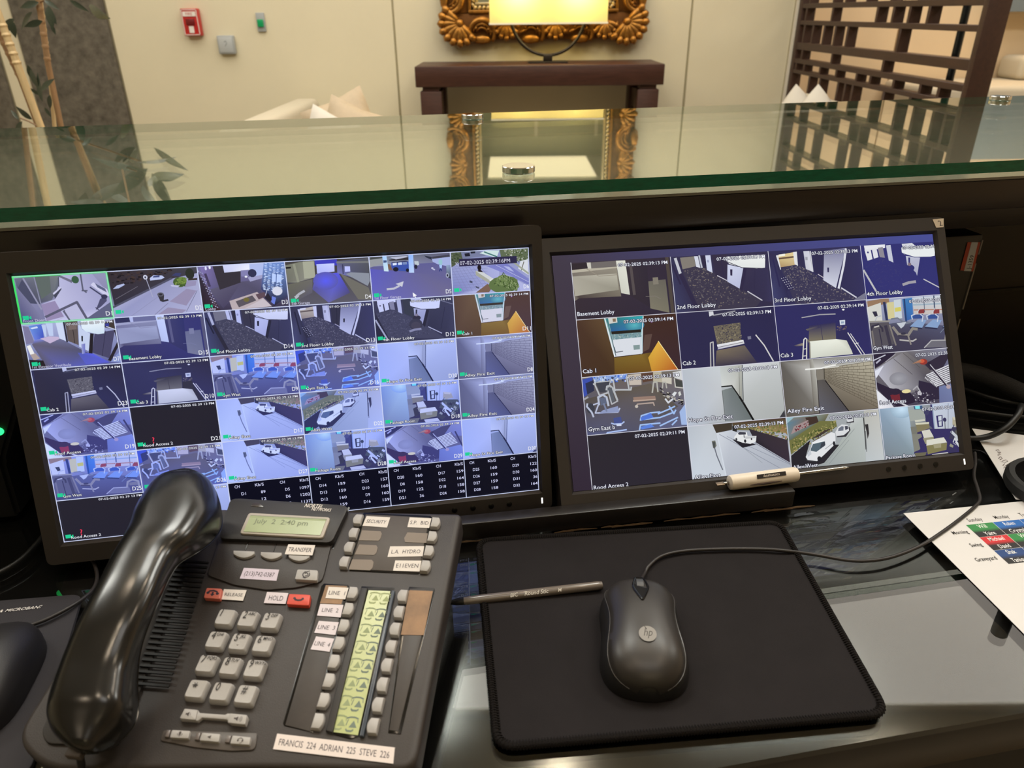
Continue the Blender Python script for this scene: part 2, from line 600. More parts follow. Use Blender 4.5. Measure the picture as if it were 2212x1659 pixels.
panel_light(0.35, -0.4, 0.8, 0.45, M_panel_d, 'flat ceiling light over the desk side of the counter')
panel_light(0.45, -2.55, 1.5, 1.6, mat('light_panel_back', (255, 240, 215), .6, emit=(255, 232, 190), estr=1.5), 'broad soft ceiling light far behind the desk')
def downlight(x, y, label):
    t = empty('downlight', (x, y, CEIL - 0.012), label, 'ceiling light', 'round downlights')
    lathe('rim', [(0.062, 0), (0.062, 0.012)], (x, y, CEIL - 0.012), M_whitemetal, t, n=24)
    lathe('lens', [(0.045, 0), (0.045, 0.002)], (x, y, CEIL - 0.0145), M_down, t, n=20)
for x, y, lb in ((-1.1, .95, 'over the left part of the counter'), (0.25, .95, 'over the middle of the counter'), (1.5, .95, 'over the right part of the counter'),
                 (-0.35, -0.15, 'over the telephone'), (0.95, 0.15, 'over the mouse pad'), (-1.3, -0.6, 'behind the desk at the left')):
    downlight(x, y, 'small round warm downlight ' + lb)

# ------------------------------------------------------------------ fittings on the far wall
def plate(name, px, py, w, h, d, m, label, cat):
    c = hy(px, py, YW)
    t = empty(name, c, label, cat)
    return t, c
M_red = mat('red_enamel', (186, 42, 40), 0.35)
M_redd = mat('dark_red', (110, 20, 22), 0.4)
M_whitep = mat('white_plastic', (228, 224, 216), 0.4)
M_greyp = mat('grey_plastic', (160, 164, 164), 0.45)
M_green = mat('green_plastic', (14, 128, 78), 0.3, emit=(10, 150, 80), estr=0.25)
t, c = plate('fire_alarm_pull', 418, 48, 0, 0, 0, M_red, 'red fire alarm pull station on the cream wall', 'fire alarm')
aw, ah = 0.088, 0.128
abox('housing', c + Vector((-aw / 2, -.04, -ah / 2)), c + Vector((aw / 2, 0, ah / 2)), M_red, t, bev=.004)
abox('pull_handle', c + Vector((-.022, -.048, -.012)), c + Vector((.022, -.04, .016)), M_redd, t, bev=.002)
abox('white_band', c + Vector((-.033, -.0435, .028)), c + Vector((.033, -.04, .05)), M_whitep, t)
abox('white_band', c + Vector((-.012, -.0435, -.05)), c + Vector((.012, -.04, -.018)), M_whitep, t)
d = Draw(clip=False)
d.text('FIRE', .5, .8, .9, (190, 30, 30), align='c', asp=3)
d.build('lettering', c + Vector((-.033, -.0437, .05)), (.066, 0, 0), (0, 0, -.022), (0, -1, 0), mat_print(), t)
fr = []
for a, b in (((-.04, .06), (.04, .057)), ((-.04, -.057), (.04, -.06)), ((-.04, .06), (-.037, -.06)), ((.037, .06), (.04, -.06))):
    abox('white_line', c + Vector((a[0], -.0425, b[1])), c + Vector((b[0], -.04, a[1])), M_whitep, t)
t, c = plate('wall_switch_plate', 492, 96.5, 0, 0, 0, M_greyp, 'square grey switch plate below the fire alarm', 'switch')
abox('plate', c + Vector((-.044, -.03, -.045)), c + Vector((.044, 0, .045)), M_greyp, t, bev=.006)
abox('face', c + Vector((-.036, -.033, -.037)), c + Vector((.036, -.03, .037)), mat('grey_face', (176, 180, 180), 0.4), t, bev=.002)
d = Draw(clip=False)
d.line([(.42, .3), (.55, .25), (.6, .4), (.5, .52), (.45, .6)], .05, (120, 124, 126), uv=True)
d.build('symbol', c + Vector((-.036, -.0331, .037)), (.072, 0, 0), (0, 0, -.074), (0, -1, 0), mat_print(), t)
t, c = plate('door_release_button', 564.5, 48, 0, 0, 0, M_greyp, 'narrow grey plate with green button on the cream wall', 'button')
abox('plate', c + Vector((-.022, -.012, -.045)), c + Vector((.022, 0, .045)), M_greyp, t, bev=.003)
abox('button', c + Vector((-.016, -.024, -.022)), c + Vector((.016, -.012, .014)), M_green, t, bev=.004)

# ------------------------------------------------------------------ console table, lamp, mirror
YC = YW - 0.42
pL, pR = hy(895, 143.8, YC), hy(1437, 138.3, YC)
zt = (pL.z + pR.z) / 2
zb = zt - 0.095
x0, x1 = pL.x, pR.x
t = empty('console_table', ((x0 + x1) / 2, (YC + YW) / 2, 0), 'dark brown wooden console table against the far wall', 'table')
abox('tabletop', (x0, YC, zb), (x1, YW - .03, zt), M_wenge, t, bev=.004)
lw = 0.105
for xa in (x0 + .02, x1 - .02 - lw):
    for ya in (YC + .005, YW - .14):
        abox('leg', (xa, ya, 0), (xa + lw, ya + lw, zb - .02), M_wenge, t, bev=.003)
        abox('spacer', (xa + .012, ya + .012, zb - .02), (xa + lw - .012, ya + lw - .012, zb), M_wenge, t)
for xa in (x0 + .03, x1 - .03 - lw * .8):
    abox('side_rail', (xa, YC + .11, zb - .12), (xa + lw * .8, YW - .14, zb - .03), M_wenge, t)

M_shade = bpy.data.materials.new('lamp_shade_linen')
M_shade.use_nodes = True
nt = M_shade.node_tree
nt.nodes.remove(nt.nodes['Principled BSDF'])
tr = nt.nodes.new('ShaderNodeBsdfTranslucent'); tr.inputs[0].default_value = (*lin((250, 236, 160)), 1)
df = nt.nodes.new('ShaderNodeBsdfDiffuse'); df.inputs[0].default_value = (*lin((240, 228, 180)), 1)
mx = nt.nodes.new('ShaderNodeMixShader'); mx.inputs[0].default_value = 0.45
nt.links.new(tr.outputs[0], mx.inputs[1]); nt.links.new(df.outputs[0], mx.inputs[2])
nt.links.new(mx.outputs[0], nt.nodes['Material Output'].inputs['Surface'])
YLm = YW - 0.22
a, b = hy(1059, 53, YLm), hy(1306, 46.5, YLm)
sz = (a.z + b.z) / 2
sx0, sx1 = a.x, b.x
cxl = (sx0 + sx1) / 2
lamp = empty('table_lamp', (cxl, YLm, zt), 'lit table lamp with wide box shade and hoop stand on the console', 'lamp')
SH, SD = 0.235, 0.24
vs = []
for z in (sz, sz + SH):
    vs += [(sx0, YLm - SD / 2, z), (sx1, YLm - SD / 2, z), (sx1, YLm + SD / 2, z), (sx0, YLm + SD / 2, z)]
sh = mk('lamp_shade', vs, [(0, 1, 5, 4), (1, 2, 6, 5), (2, 3, 7, 6), (3, 0, 4, 7)], M_shade, lamp)
M_hem = mat('shade_hem', (246, 240, 214), 0.7)
for z in (sz - .004, sz + SH - .004):
    for lo, hi in (((sx0 - .003, YLm - SD / 2 - .003), (sx1 + .003, YLm - SD / 2)), ((sx0 - .003, YLm + SD / 2), (sx1 + .003, YLm + SD / 2 + .003)),
                   ((sx0 - .003, YLm - SD / 2), (sx0, YLm + SD / 2)), ((sx1, YLm - SD / 2), (sx1 + .003, YLm + SD / 2))):
        abox('hem', (*lo, z), (*hi, z + .008), M_hem, lamp)
M_bronze = mat('dark_bronze', (58, 52, 44), 0.35, metal=0.7)
cB = hy(1183, 131, YLm)
rr = (hy(1258, 52, YLm).x - hy(1108, 55, YLm).x) / 2 + .012
ring = []
zc = zt + .035 + rr
for k in range(65):
    an = -math.pi / 2 + 2 * math.pi * k / 64
    ring.append((cB.x + rr * math.cos(an), YLm, zc + rr * math.sin(an)))
tube('hoop', ring, 0.008, M_bronze, lamp, n=10)
abox('base_block', (cB.x - .022, YLm - .03, zt + .008), (cB.x + .022, YLm + .03, zt + .038), M_bronze, lamp, bev=.002)
abox('base_plate', (cB.x - .10, YLm - .06, zt), (cB.x + .10, YLm + .06, zt + .008), M_bronze, lamp, bev=.002)
M_bulb = mat('bulb_glass', (255, 230, 170), 0.3, emit=(255, 225, 150), estr=25)
for bx in (-.145, .145):
    lathe('bulb', [(.012, -.06), (.014, -.03), (.03, 0), (.028, .02), (.012, .035)], (cxl + bx, YLm, sz + .16), M_bulb, lamp, n=14)
    tube('bulb_stem', [(cxl + bx, YLm, sz + .1), (cB.x + bx * .3, YLm, sz + .03), (cB.x + (.0), YLm, sz + .02)], .006, M_bronze, lamp, n=6)
    ld = bpy.data.lights.new('bulb_light', 'POINT')
    ld.energy = SHADE_W
    ld.color = (1.0, 0.86, 0.50)
    ld.shadow_soft_size = 0.035
    lo = bpy.data.objects.new('bulb_light', ld)
    COL.objects.link(lo)
    lo.parent = lamp
    lo.location = Vector((cxl + bx, YLm - .036, sz + .15)) - Vector((cxl, YLm, zt))

# gilt mirror
M_gold = mat('gilt_carving', (164, 114, 50), 0.36, metal=0.75, var=0.35, vscale=40, bump=0.25, bscale=120)
M_goldd = mat('gilt_ground', (112, 70, 24), 0.5, metal=0.5, var=0.3, vscale=30)
M_silverg = mat('gilt_rope', (198, 176, 130), 0.32, metal=0.7)
M_mirror = mat('mirror_glass', (235, 238, 232), 0.01, metal=1.0)
mL, mR, mB = hy(949, 60, YW - .03).x, hy(1397.5, 50, YW - .03).x, hy(1170, 98, YW - .03).z
mT = mB + 1.35
FW = 0.205
mir = empty('gilt_mirror', ((mL + mR) / 2, YW - .03, mB), 'large mirror in a carved gilt frame hung above the console', 'mirror')
yf = YW - .03
abox('mirror_glass', (mL + FW - .01, yf + .0, mB + FW - .01), (mR - FW + .01, yf + .012, mT - FW + .01), M_mirror, mir)
def bar(name, xa, xb, za, zb_, th, m, bev=.006):
    abox(name, (xa, yf - th, za), (xb, yf + .028, zb_), m, mir, bev=bev)
ins = 0.03
bar('frame_rail', mL + ins, mR - ins, mB + ins, mB + FW - .05, .012, M_goldd)
bar('frame_rail', mL + ins, mR - ins, mT - FW + .05, mT - ins, .012, M_goldd)
bar('frame_stile', mL + ins, mL + FW - .05, mB + FW - .05, mT - FW + .05, .012, M_goldd)
bar('frame_stile', mR - FW + .05, mR - ins, mB + FW - .05, mT - FW + .05, .012, M_goldd)
# inner moulding: plain step, then a twisted rope
for k, (w0, w1, th, m) in enumerate(((.155, .17, .03, M_gold), (.192, .205, .02, M_silverg))):
    bar('inner_moulding', mL + w0, mR - w0, mB + w0, mB + w1, th, m, .003)
    bar('inner_moulding', mL + w0, mR - w0, mT - w1, mT - w0, th, m, .003)
    bar('inner_moulding', mL + w0, mL + w1, mB + w1, mT - w1, th, m, .003)
    bar('inner_moulding', mR - w1, mR - w0, mB + w1, mT - w1, th, m, .003)
def rope(p, q):
    p, q = Vector(p), Vector(q)
    L = (q - p).length
    n = int(L / .022)
    dirn = (q - p).normalized()
    side = dirn.cross(Vector((0, 1, 0)))
    bm = bmesh.new()
    for k in range(n):
        c = p + (q - p) * ((k + .5) / n)
        ax = (dirn * .8 + side * .6).normalized()
        v, f = tube_vf([c - ax * .013, c - ax * .009, c, c + ax * .009, c + ax * .013], [.003, .008, .0095, .008, .003], 6)
        b2 = [bm.verts.new(x) for x in v]
        for ff in f:
            bm.faces.new([b2[i] for i in ff])
    bm_put('rope_moulding', bm, M_silverg, mir, smooth=True)['kind'] = 'stuff'
ro = .181
yr = yf - .012
rope((mL + ro, yr, mB + ro), (mR - ro, yr, mB + ro)); rope((mL + ro, yr, mT - ro), (mR - ro, yr, mT - ro))
rope((mL + ro, yr, mB + ro), (mL + ro, yr, mT - ro)); rope((mR - ro, yr, mB + ro), (mR - ro, yr, mT - ro))
# carved motifs: in motif space x runs along the frame, y outwards (edge at y = 0.085), z towards the room
def ellipsoid(bm, c, ax, ay, az, seg=8, rings=5):
    c, ax, ay, az = Vector(c), Vector(ax), Vector(ay), Vector(az)
    rows = []
    for i in range(rings + 1):
        ph = -math.pi / 2 + math.pi * i / rings
        rows.append([bm.verts.new(c + ax * math.cos(ph) * math.cos(2 * math.pi * k / seg) + ay * math.cos(ph) * math.sin(2 * math.pi * k / seg) + az * math.sin(ph)) for k in range(seg)] if 0 < i < rings else [bm.verts.new(c + az * math.sin(ph))])
    for i in range(rings):
        A, B = rows[i], rows[i + 1]
        for k in range(seg):
            if len(A) == 1:
                bm.faces.new((A[0], B[(k + 1) % seg], B[k]))
            elif len(B) == 1:
                bm.faces.new((A[k], A[(k + 1) % seg], B[0]))
            else:
                bm.faces.new((A[k], A[(k + 1) % seg], B[(k + 1) % seg], B[k]))
def motif_mesh(kind):
    bm = bmesh.new()
    def tb(path, r):
        v, f = tube_vf(path, r, 6)
        b2 = [bm.verts.new(x) for x in v]
        for ff in f:
            bm.faces.new([b2[i] for i in ff])
    if kind == 'carved_scroll':       # C scroll hugging the outer edge with beads inside
        def arc(r, a0, a1, cx_, cy_, rad, n=14):
            pts, rs = [], []
            for k in range(n + 1):
                t = k / n
                an = R(a0 + (a1 - a0) * t)
                pts.append((cx_ + r * math.cos(an), cy_ + r * math.sin(an), .018 + .012 * math.sin(math.pi * t)))
                rs.append(rad * (.35 + .75 * math.sin(math.pi * (.12 + .8 * t))))
            tb(pts, rs)
        arc(.066, 175, 395, 0, .022, .015)
        arc(.046, 190, 375, 0, .022, .008)
        arc(.03, 200, 360, .0, .024, .006)
        for bx, by in ((-.03, .005), (-.01, -.012), (.014, -.008), (.034, .012)):
            ellipsoid(bm, (bx, by - .01, .03), (.008, 0, 0), (0, .008, 0), (0, 0, .008), 6, 4)
        ellipsoid(bm, (0, .05, .006), (.055, 0, 0), (0, .024, 0), (0, 0, .010))
    elif kind == 'carved_leaf':       # upright shell of lobes
        for k in range(-3, 4):
            an = R(90 + k * 24)
            ln = .066 - abs(k) * .004
            dr = Vector((math.cos(an), math.sin(an), 0))
            sd = Vector((-dr.y, dr.x, 0))
            ellipsoid(bm, Vector((0, -.03, .022)) + dr * ln * .66 + Vector((0, 0, .006)), dr * ln * .66, sd * .0165, (0, 0, .015), 8, 5)
            ellipsoid(bm, Vector((0, -.03, .028)) + dr * ln * 1.12, dr * .017, sd * .0155, (0, 0, .014), 6, 4)
        ellipsoid(bm, (0, -.03, .028), (.018, 0, 0), (0, .016, 0), (0, 0, .014))
    elif kind == 'carved_corner':
        for k in range(-4, 5):
            an = R(90 + k * 22)
            ln = .092
            dr = Vector((math.cos(an), math.sin(an), 0))
            sd = Vector((-dr.y, dr.x, 0))
            ellipsoid(bm, Vector((0, -.035, .024)) + dr * ln * .6, dr * ln * .64, sd * .0205, (0, 0, .018), 8, 5)
            ellipsoid(bm, Vector((0, -.035, .030)) + dr * ln * 1.02, dr * .025, sd * .0215, (0, 0, .017), 6, 4)
        ellipsoid(bm, (0, -.035, .03), (.024, 0, 0), (0, .022, 0), (0, 0, .018))
    elif kind == 'carved_spray':      # smaller inner leaf
        for k in (-2, -1, 0, 1, 2):
            an = R(-90 + k * 34)
            dr = Vector((math.cos(an), math.sin(an), 0))
            sd = Vector((-dr.y, dr.x, 0))
            ellipsoid(bm, Vector((0, .02, .02)) + dr * .026, dr * .028, sd * .009, (0, 0, .01), 8, 5)
    bmesh.ops.recalc_face_normals(bm, faces=bm.faces)
    me = bpy.data.meshes.new(kind)
    bm.to_mesh(me); bm.free()
    for p in me.polygons:
        p.use_smooth = True
    me.materials.append(M_gold)
    return me
MM = {k: motif_mesh(k) for k in ('carved_scroll', 'carved_leaf', 'carved_corner', 'carved_spray')}
def motif(kind, c, along, out, s=1.0):
    along, out = Vector(along), Vector(out)
    M = Matrix.Translation(Vector(c)) @ Matrix((along, out, Vector((0, -1, 0)))).transposed().to_4x4() @ Matrix.Diagonal((s, s, s, 1))
    put(kind, MM[kind], None, mir, M=M)
ym = yf - .012
off = .082
def run(p, q, along, out):
    p, q = Vector(p), Vector(q)
    L = (q - p).length
    n = max(2, round(L / .125))
    for k in range(n):
        c = p + (q - p) * ((k + .5) / n)
        motif('carved_scroll' if k % 2 == 0 else 'carved_leaf', c, along, out)
        motif('carved_spray', c + (q - p) / n * .5, along, out)
run((mL + .16, ym, mB + off), (mR - .16, ym, mB + off), (1, 0, 0), (0, 0, -1))
run((mL + .16, ym, mT - off), (mR - .16, ym, mT - off), (-1, 0, 0), (0, 0, 1))
run((mL + off, ym, mB + .16), (mL + off, ym, mT - .16), (0, 0, -1), (-1, 0, 0))
run((mR - off, ym, mB + .16), (mR - off, ym, mT - .16), (0, 0, 1), (1, 0, 0))
q = .7071
for cx_, cz_, ox, oz in ((mL, mB, -1, -1), (mR, mB, 1, -1), (mL, mT, -1, 1), (mR, mT, 1, 1)):
    motif('carved_corner', (cx_ - ox * .085, ym, cz_ - oz * .085), (oz * q, 0, -ox * q), (ox * q, 0, oz * q))

# ------------------------------------------------------------------ lattice screen
XS = hy(1722, 29, YW).x
yn = None
def sY(px, py):                     # depth of a point seen on the front of the screen
    return hx(px, py, XS).y
Y0 = sY(2101, 100)
BD = 0.05                          # depth of the boards
M_latf = mat('walnut_board', (58, 36, 26), 0.5, var=0.2, vscale=12, stretch=(6, 1, 6))
LTOP = 2.06
lat = empty('lattice_screen', (XS + BD / 2, (Y0 + YW) / 2, 0), 'tall dark wood lattice room divider standing out from the far wall', 'screen')
abox('end_post', (XS, Y0 - .03, 0), (XS + BD + .025, Y0, LTOP), M_latf, lat, bev=.003)
abox('end_post', (XS, YW - .06, 0), (XS + BD, YW - .012, LTOP), M_latf, lat, bev=.003)
def zs(px, py):
    return hx(px, py, XS).z
rails = [(zs(2100, 4), .022), (zs(2096, 61), .020), (zs(2072, 139), .034), (zs(2061, 188), .022), (zs(2050, 222), .018)]
zz = rails[-1][0]
extra = []
while zz > .2:
    zz -= rnd.choice((.07, .11, .16, .2))
    extra.append((zz, rnd.choice((.018, .022, .03))))
rails_all = rails + extra
zz = rails[0][0]
up = []
for st in (.12, .09, .15, .08, .1, .17, .11, .07, .14, .12, .09, .16, .1, .13, .08, .15, .12):
    zz += st
    if zz < LTOP - .03:
        up.append((zz, rnd.choice((.018, .022, .034))))
rails_all = sorted(rails_all + up, key=lambda r: -r[0])
rails_all = [(LTOP - .012, .024)] + rails_all
for z, th in rails_all:
    abox('rail', (XS + .002, Y0, z - th / 2), (XS + BD - .002, YW - .06, z + th / 2), M_latf, lat, bev=.0015, seg=1)
T = .018
def slat(y, zlo, zhi):
    abox('slat', (XS + .003, y - T / 2, zlo), (XS + BD - .003, y + T / 2, zhi), M_latf, lat, bev=.001, seg=1)
Z4 = lambda x: 1620 + x / 3.737
bands = {0: ((455, 665, 1025, 1155, 1285, 1440), 110), 1: ((430, 500, 590, 680, 780, 1200), 300), 2: ((420, 665, 1090), 440),
         3: ((368, 435, 565, 700, 870, 985, 1180, 1405, 1560), 560), 4: ((375, 445, 570, 715, 1010, 1110, 1300), 650)}
zl = sorted([r[0] for r in rails_all], reverse=True)
for i in range(len(zl) - 1):
    hi, lo = zl[i], zl[i + 1]
    key = None
    for k in range(4):
        if abs(hi - rails[k][0]) < 1e-6:
            key = k
    if key is not None and key in bands:
        xs_, yy = bands[key]
        for x in xs_:
            y = sY(Z4(x) - 2, yy / 3.737)
            if Y0 + .03 < y < YW - .08:
                slat(y, lo, hi)
    elif hi > .25:
        y = Y0 + rnd.uniform(.06, .2)
        while y < YW - .12:
            slat(y, lo, hi)
            y += rnd.choice((.08, .1, .22, .3, .14))
pole = empty('lamp_pole', (XS + .16, Y0 + .12, 0), 'thin dark metal pole standing just behind the lattice screen', 'pole')
M_pole = mat('dark_steel', (60, 66, 74), 0.25, metal=0.9)
pp = hx(2088, 20, XS + .14)
lathe('pole_rod', [(.014, .02), (.014, 1.9)], (pp.x, pp.y, 0), M_pole, pole, n=16)
lathe('pole_base', [(.12, 0), (.12, .015), (.03, .022)], (pp.x, pp.y, 0), M_pole, pole, n=24)

# ------------------------------------------------------------------ seating seen over the counter
M_sofa = mat('white_upholstery', (196, 187, 166), 0.85, bump=0.2, bscale=400)
M_pill = mat('cream_satin', (184, 166, 138), 0.5, bump=0.1, bscale=30, var=0.08, vscale=20)
M_pillw = mat('white_cotton', (206, 200, 188), 0.8, bump=0.1, bscale=60)
M_leg = mat('dark_leg', (40, 28, 22), 0.4)
def sofa(X, ya, yb, facing, ztop, label, back_th=.14):
    t = empty('sofa', (X, (ya + yb) / 2, 0), label, 'sofa')
    s = facing
    xa, xb = (X, X + s * .6)
    lo, hi = min(xa, xb), max(xa, xb)
    b0, b1 = (X, X + s * back_th)
    abox('seat_base', (lo, ya, .12), (hi, yb, .36), M_sofa, t, bev=.03, seg=3)
    abox('backrest', (min(b0, b1), ya, .34), (max(b0, b1), yb, ztop), M_sofa, t, bev=.035, seg=4)
    for y0 in (ya, yb - .14):
        abox('armrest', (lo + (.1 if s > 0 else 0), y0, .34), (hi - (0 if s > 0 else .1), y0 + .14, .60), M_sofa, t, bev=.03, seg=3)
    n = 2
    for k in range(n):
        y0 = ya + .15 + k * (yb - ya - .3) / n
        c0, c1 = X + s * (back_th + .005), X + s * .585
        abox('seat_cushion', (min(c0, c1), y0 + .004, .36), (max(c0, c1), y0 + (yb - ya - .3) / n - .004, .50), M_sofa, t, bev=.035, seg=3)
    for xx in (lo + .05, hi - .09):
        for yy in (ya + .05, yb - .09):
            abox('leg', (xx, yy, 0), (xx + .04, yy + .04, .12), M_leg, t)
    return t
def pillow(c, size, depth, nrm, spin, m, label, group=None):
    """square cushion standing on a corner or edge; nrm: direction it faces"""
    nrm = Vector(nrm).normalized()
    a = nrm.cross(UP).normalized()
    b = a.cross(nrm).normalized()
    ca, sa = math.cos(spin), math.sin(spin)
    ax, bx = a * ca + b * sa, b * ca - a * sa
    n = 12
    vs, fs = [], []
    for side in (1, -1):
        for i in range(n + 1):
            for j in range(n + 1):
                u, v = i / n * 2 - 1, j / n * 2 - 1
                pin = 1 - .10 * (1 - abs(u * v)) * max(abs(u), abs(v)) ** 3
                h = depth * max(0, (1 - u * u)) ** .55 * max(0, (1 - v * v)) ** .55
                p = Vector(c) + ax * u * size * pin + bx * v * size * pin + nrm * side * h
                vs.append(p)
    k = (n + 1) ** 2
    for side in (0, 1):
        for i in range(n):
            for j in range(n):
                q_ = [side * k + i * (n + 1) + j, side * k + (i + 1) * (n + 1) + j, side * k + (i + 1) * (n + 1) + j + 1, side * k + i * (n + 1) + j + 1]
                fs.append(tuple(q_ if side == 0 else q_[::-1]))
    bm = bm_of(vs, fs)
    bmesh.ops.remove_doubles(bm, verts=bm.verts, dist=1e-5)
    o = bm_put('throw_pillow', bm, m, None, smooth=True, sharp=60)
    return tag(o, label, 'pillow', group)
Xs1 = hz(712, 205, .80).x
ya1, yb1 = hz(575, 256, .80).y - .35, YW - .06
sofa(Xs1 - .16, ya1, yb1, 1, .80, 'cream sofa left of the console seen over the glass counter')
def stand_pillow(px, Y, size, depth, nrm, spin, m, label):
    """pillow whose highest corner is seen at pixel px"""
    nrm = Vector(nrm).normalized()
    a = nrm.cross(UP).normalized(); b = a.cross(nrm).normalized()
    ca, sa = math.cos(spin), math.sin(spin)
    ax, bx = a * ca + b * sa, b * ca - a * sa
    best = max((ax * u * size + bx * v * size for u in (-1, 1) for v in (-1, 1)), key=lambda p: p.z)
    return pillow(hy(*px, Y) - best, size, depth, nrm, spin, m, label)
stand_pillow((777, 184), 3.55, .15, .055, (.35, -1, .3), -.36, M_pill, 'tan satin pillow with one corner pointing up on the cream sofa')
stand_pillow((716, 203), 3.34, .14, .05, (.2, -1, .35), math.pi / 2 + .42, M_pill, 'tan pillow leaning in front of the pointed pillow')
stand_pillow((676, 224), 3.08, .10, .05, (.5, -1, .4), .5, M_pillw, 'small white pillow at the near end of the cream sofa')
Xs2 = hz(1810, 205, .83).x
ya2, yb2 = min(hz(1842, 214, .83).y, 3.42) - .2, 3.92
sofa(XS - .006, ya2, yb2, -1, .83, 'white sofa with its back to the lattice screen', .07)
stand_pillow((1720, 181), 3.72, .11, .05, (-.5, -1, .3), .62, M_pillw, 'white pillow nearer the wall in front of the lattice')
stand_pillow((1768, 181), 3.42, .11, .05, (-.5, -1, .3), .7, M_pillw, 'white pillow on the lattice side of its twin')
bz = hy(2160, 186, YW - .35)
t = empty('bench', (bz.x + .3, YW - .2, 0), 'white upholstered bench beyond the right end of the screen', 'bench')
abox('seat', (bz.x - .35, YW - .35, bz.z - .16), (bz.x + 1.2, YW + .16, bz.z), M_sofa, t, bev=.03, seg=3)
abox('base', (bz.x - .3, YW - .3, 0), (bz.x + 1.15, YW + .05, bz.z - .16), M_sofa, t)
abox('backrest', (hy(2195, 180, YW - .05).x, YW - .05, bz.z), (bz.x + 1.2, YW + .16, bz.z + .12), M_sofa, t, bev=.03, seg=3)
g0 = hy(2166, 26, YW + .02)
t = tag(abox('wall_cabinet', (g0.x, YW + .02, g0.z), (g0.x + .8, YW + .18, g0.z + .5), mat('blue_grey', (128, 140, 146), .5), bev=.006), 'blue grey wall box at the top right corner', 'cabinet')

# ------------------------------------------------------------------ plant at the left end of the counter
YP = 2.35
M_cane = mat('pale_cane', (206, 180, 134), 0.5, var=0.25, vscale=30, stretch=(1, 1, .15))
M_caned = mat('brown_cane', (150, 118, 84), 0.5, var=0.3, vscale=30, stretch=(1, 1, .15))
M_leafg = mat('dark_leaf', (58, 66, 52), 0.32, var=0.2, vscale=14)
M_pot = mat('dark_pot', (52, 48, 46), 0.5)
pb = hy(118, 300, YP)
plant = empty('potted_plant', (pb.x, YP, 0), 'tall leafy plant on cane stems in front of the dark stone panel', 'plant')
lathe('pot', [(.15, 0), (.19, .34), (.2, .36), (.18, .36), (.17, .33)], (pb.x, YP, 0), M_pot, plant, n=28)
lathe('soil', [(.168, .3), (.168, .32)], (pb.x, YP, 0), mat('soil', (40, 30, 22), .9, bump=.4, bscale=80), plant, n=20)
def cane(pts, r, m, yo):
    p3 = []
    for x, y in pts:
        p3.append(hy(x, y, YP + yo))
    a, b = p3[-2], p3[-1]
    dirn = (b - a).normalized()
    end = Vector((pb.x + (b.x - pb.x) * .5, YP + yo, .31))
    p3.append(end)
    a, b = p3[1], p3[0]
    p3 = [p3[0] + (p3[0] - p3[1]).normalized() * .75] + p3
    tube('cane', p3, r, m, plant, n=10)
    for k in range(5):
        t = .1 + k * .2
        i = 0
        c = p3[1] * (1 - t) + p3[2] * t
        ax = (p3[2] - p3[1]).normalized()
        lathe('cane_node', [(r * 1.0, -.006), (r * 1.22, 0), (r * 1.0, .006)], c, m, plant, n=10, axis=ax)
    return p3
c1 = cane([(2, 45), (40, 145), (90, 278)], .0105, M_cane, .0)
c1b = cane([(-8, 60), (44, 170), (84, 278)], .008, M_caned, .03)
c2 = cane([(84, 5), (104, 140), (132, 274)], .0085, M_caned, .05)
c3 = cane([(90, 20), (108, 160), (118, 276)], .006, M_cane, .08)
def leaf_mesh():
    vs, fs = [], []
    n = 8
    for i in range(n + 1):
        t = i / n
        wdt = .5 * .36 * math.sin(math.pi * min(1, t ** .8)) if 0 < i < n else .004
        dz = -.14 * t * t
        for sgn, cz in ((-1, .06), (0, 0), (1, .06)):
            vs.append((sgn * wdt, t, dz + cz * wdt * 2))
    for i in range(n):
        for k in (0, 1):
            fs.append((i * 3 + k, i * 3 + k + 1, i * 3 + 3 + k + 1, i * 3 + 3 + k))
    me = bpy.data.meshes.new('leaf')
    me.from_pydata(vs, [], fs)
    for p in me.polygons:
        p.use_smooth = True
    me.materials.append(M_leafg)
    return me
LEAF = leaf_mesh()
def leaf(p, dirn, L, roll=0.0, wide=1.0):
    dirn = Vector(dirn).normalized()
    side = dirn.cross(Vector((0, -1, .35)))
    side = side.normalized() if side.length > 1e-3 else Vector((1, 0, 0))
    nn = side.cross(dirn)
    rot = Matrix.Rotation(roll, 3, dirn)
    M = Matrix.Translation(p) @ Matrix((rot @ side, dirn, rot @ nn)).transposed().to_4x4() @ Matrix.Diagonal((L * wide, L, L, 1))
    put('leaf', LEAF, None, plant, M=M)
LV = [((30, 40), (0, 75), 1.0), ((20, 40), (34, 80), 1.1), ((70, 25), (40, 60), .9), ((84, 5), (45, 15), .9), ((100, 20), (122, 50), 1.3), ((104, 12), (118, 62), 1.0),
      ((92, 45), (58, 58), .9), ((110, 52), (122, 74), 1.0), ((150, 0), (188, 24), .7), ((95, 0), (128, 18), .8), ((66, 150), (84, 190), 1.1), ((60, 140), (72, 175), 1.0),
      ((88, 196), (118, 168), .8), ((92, 220), (74, 160), .7), ((108, 205), (104, 236), 1.0), ((70, 258), (34, 232), 1.0), ((40, 258), (22, 238), .9), ((96, 232), (112, 252), .8),
      ((48, 262), (28, 292), .8), ((86, 205), (64, 190), .9)]
for (a, b, wd) in LV:
    y = YP + rnd.uniform(-.06, .06)
    p, q_ = hy(*a, y), hy(*b, y)
    leaf(p, (q_ - p) + Vector((0, rnd.uniform(-.3, .1), 0)) * (q_ - p).length, (q_ - p).length * 1.06, rnd.uniform(-.5, .5), wd)
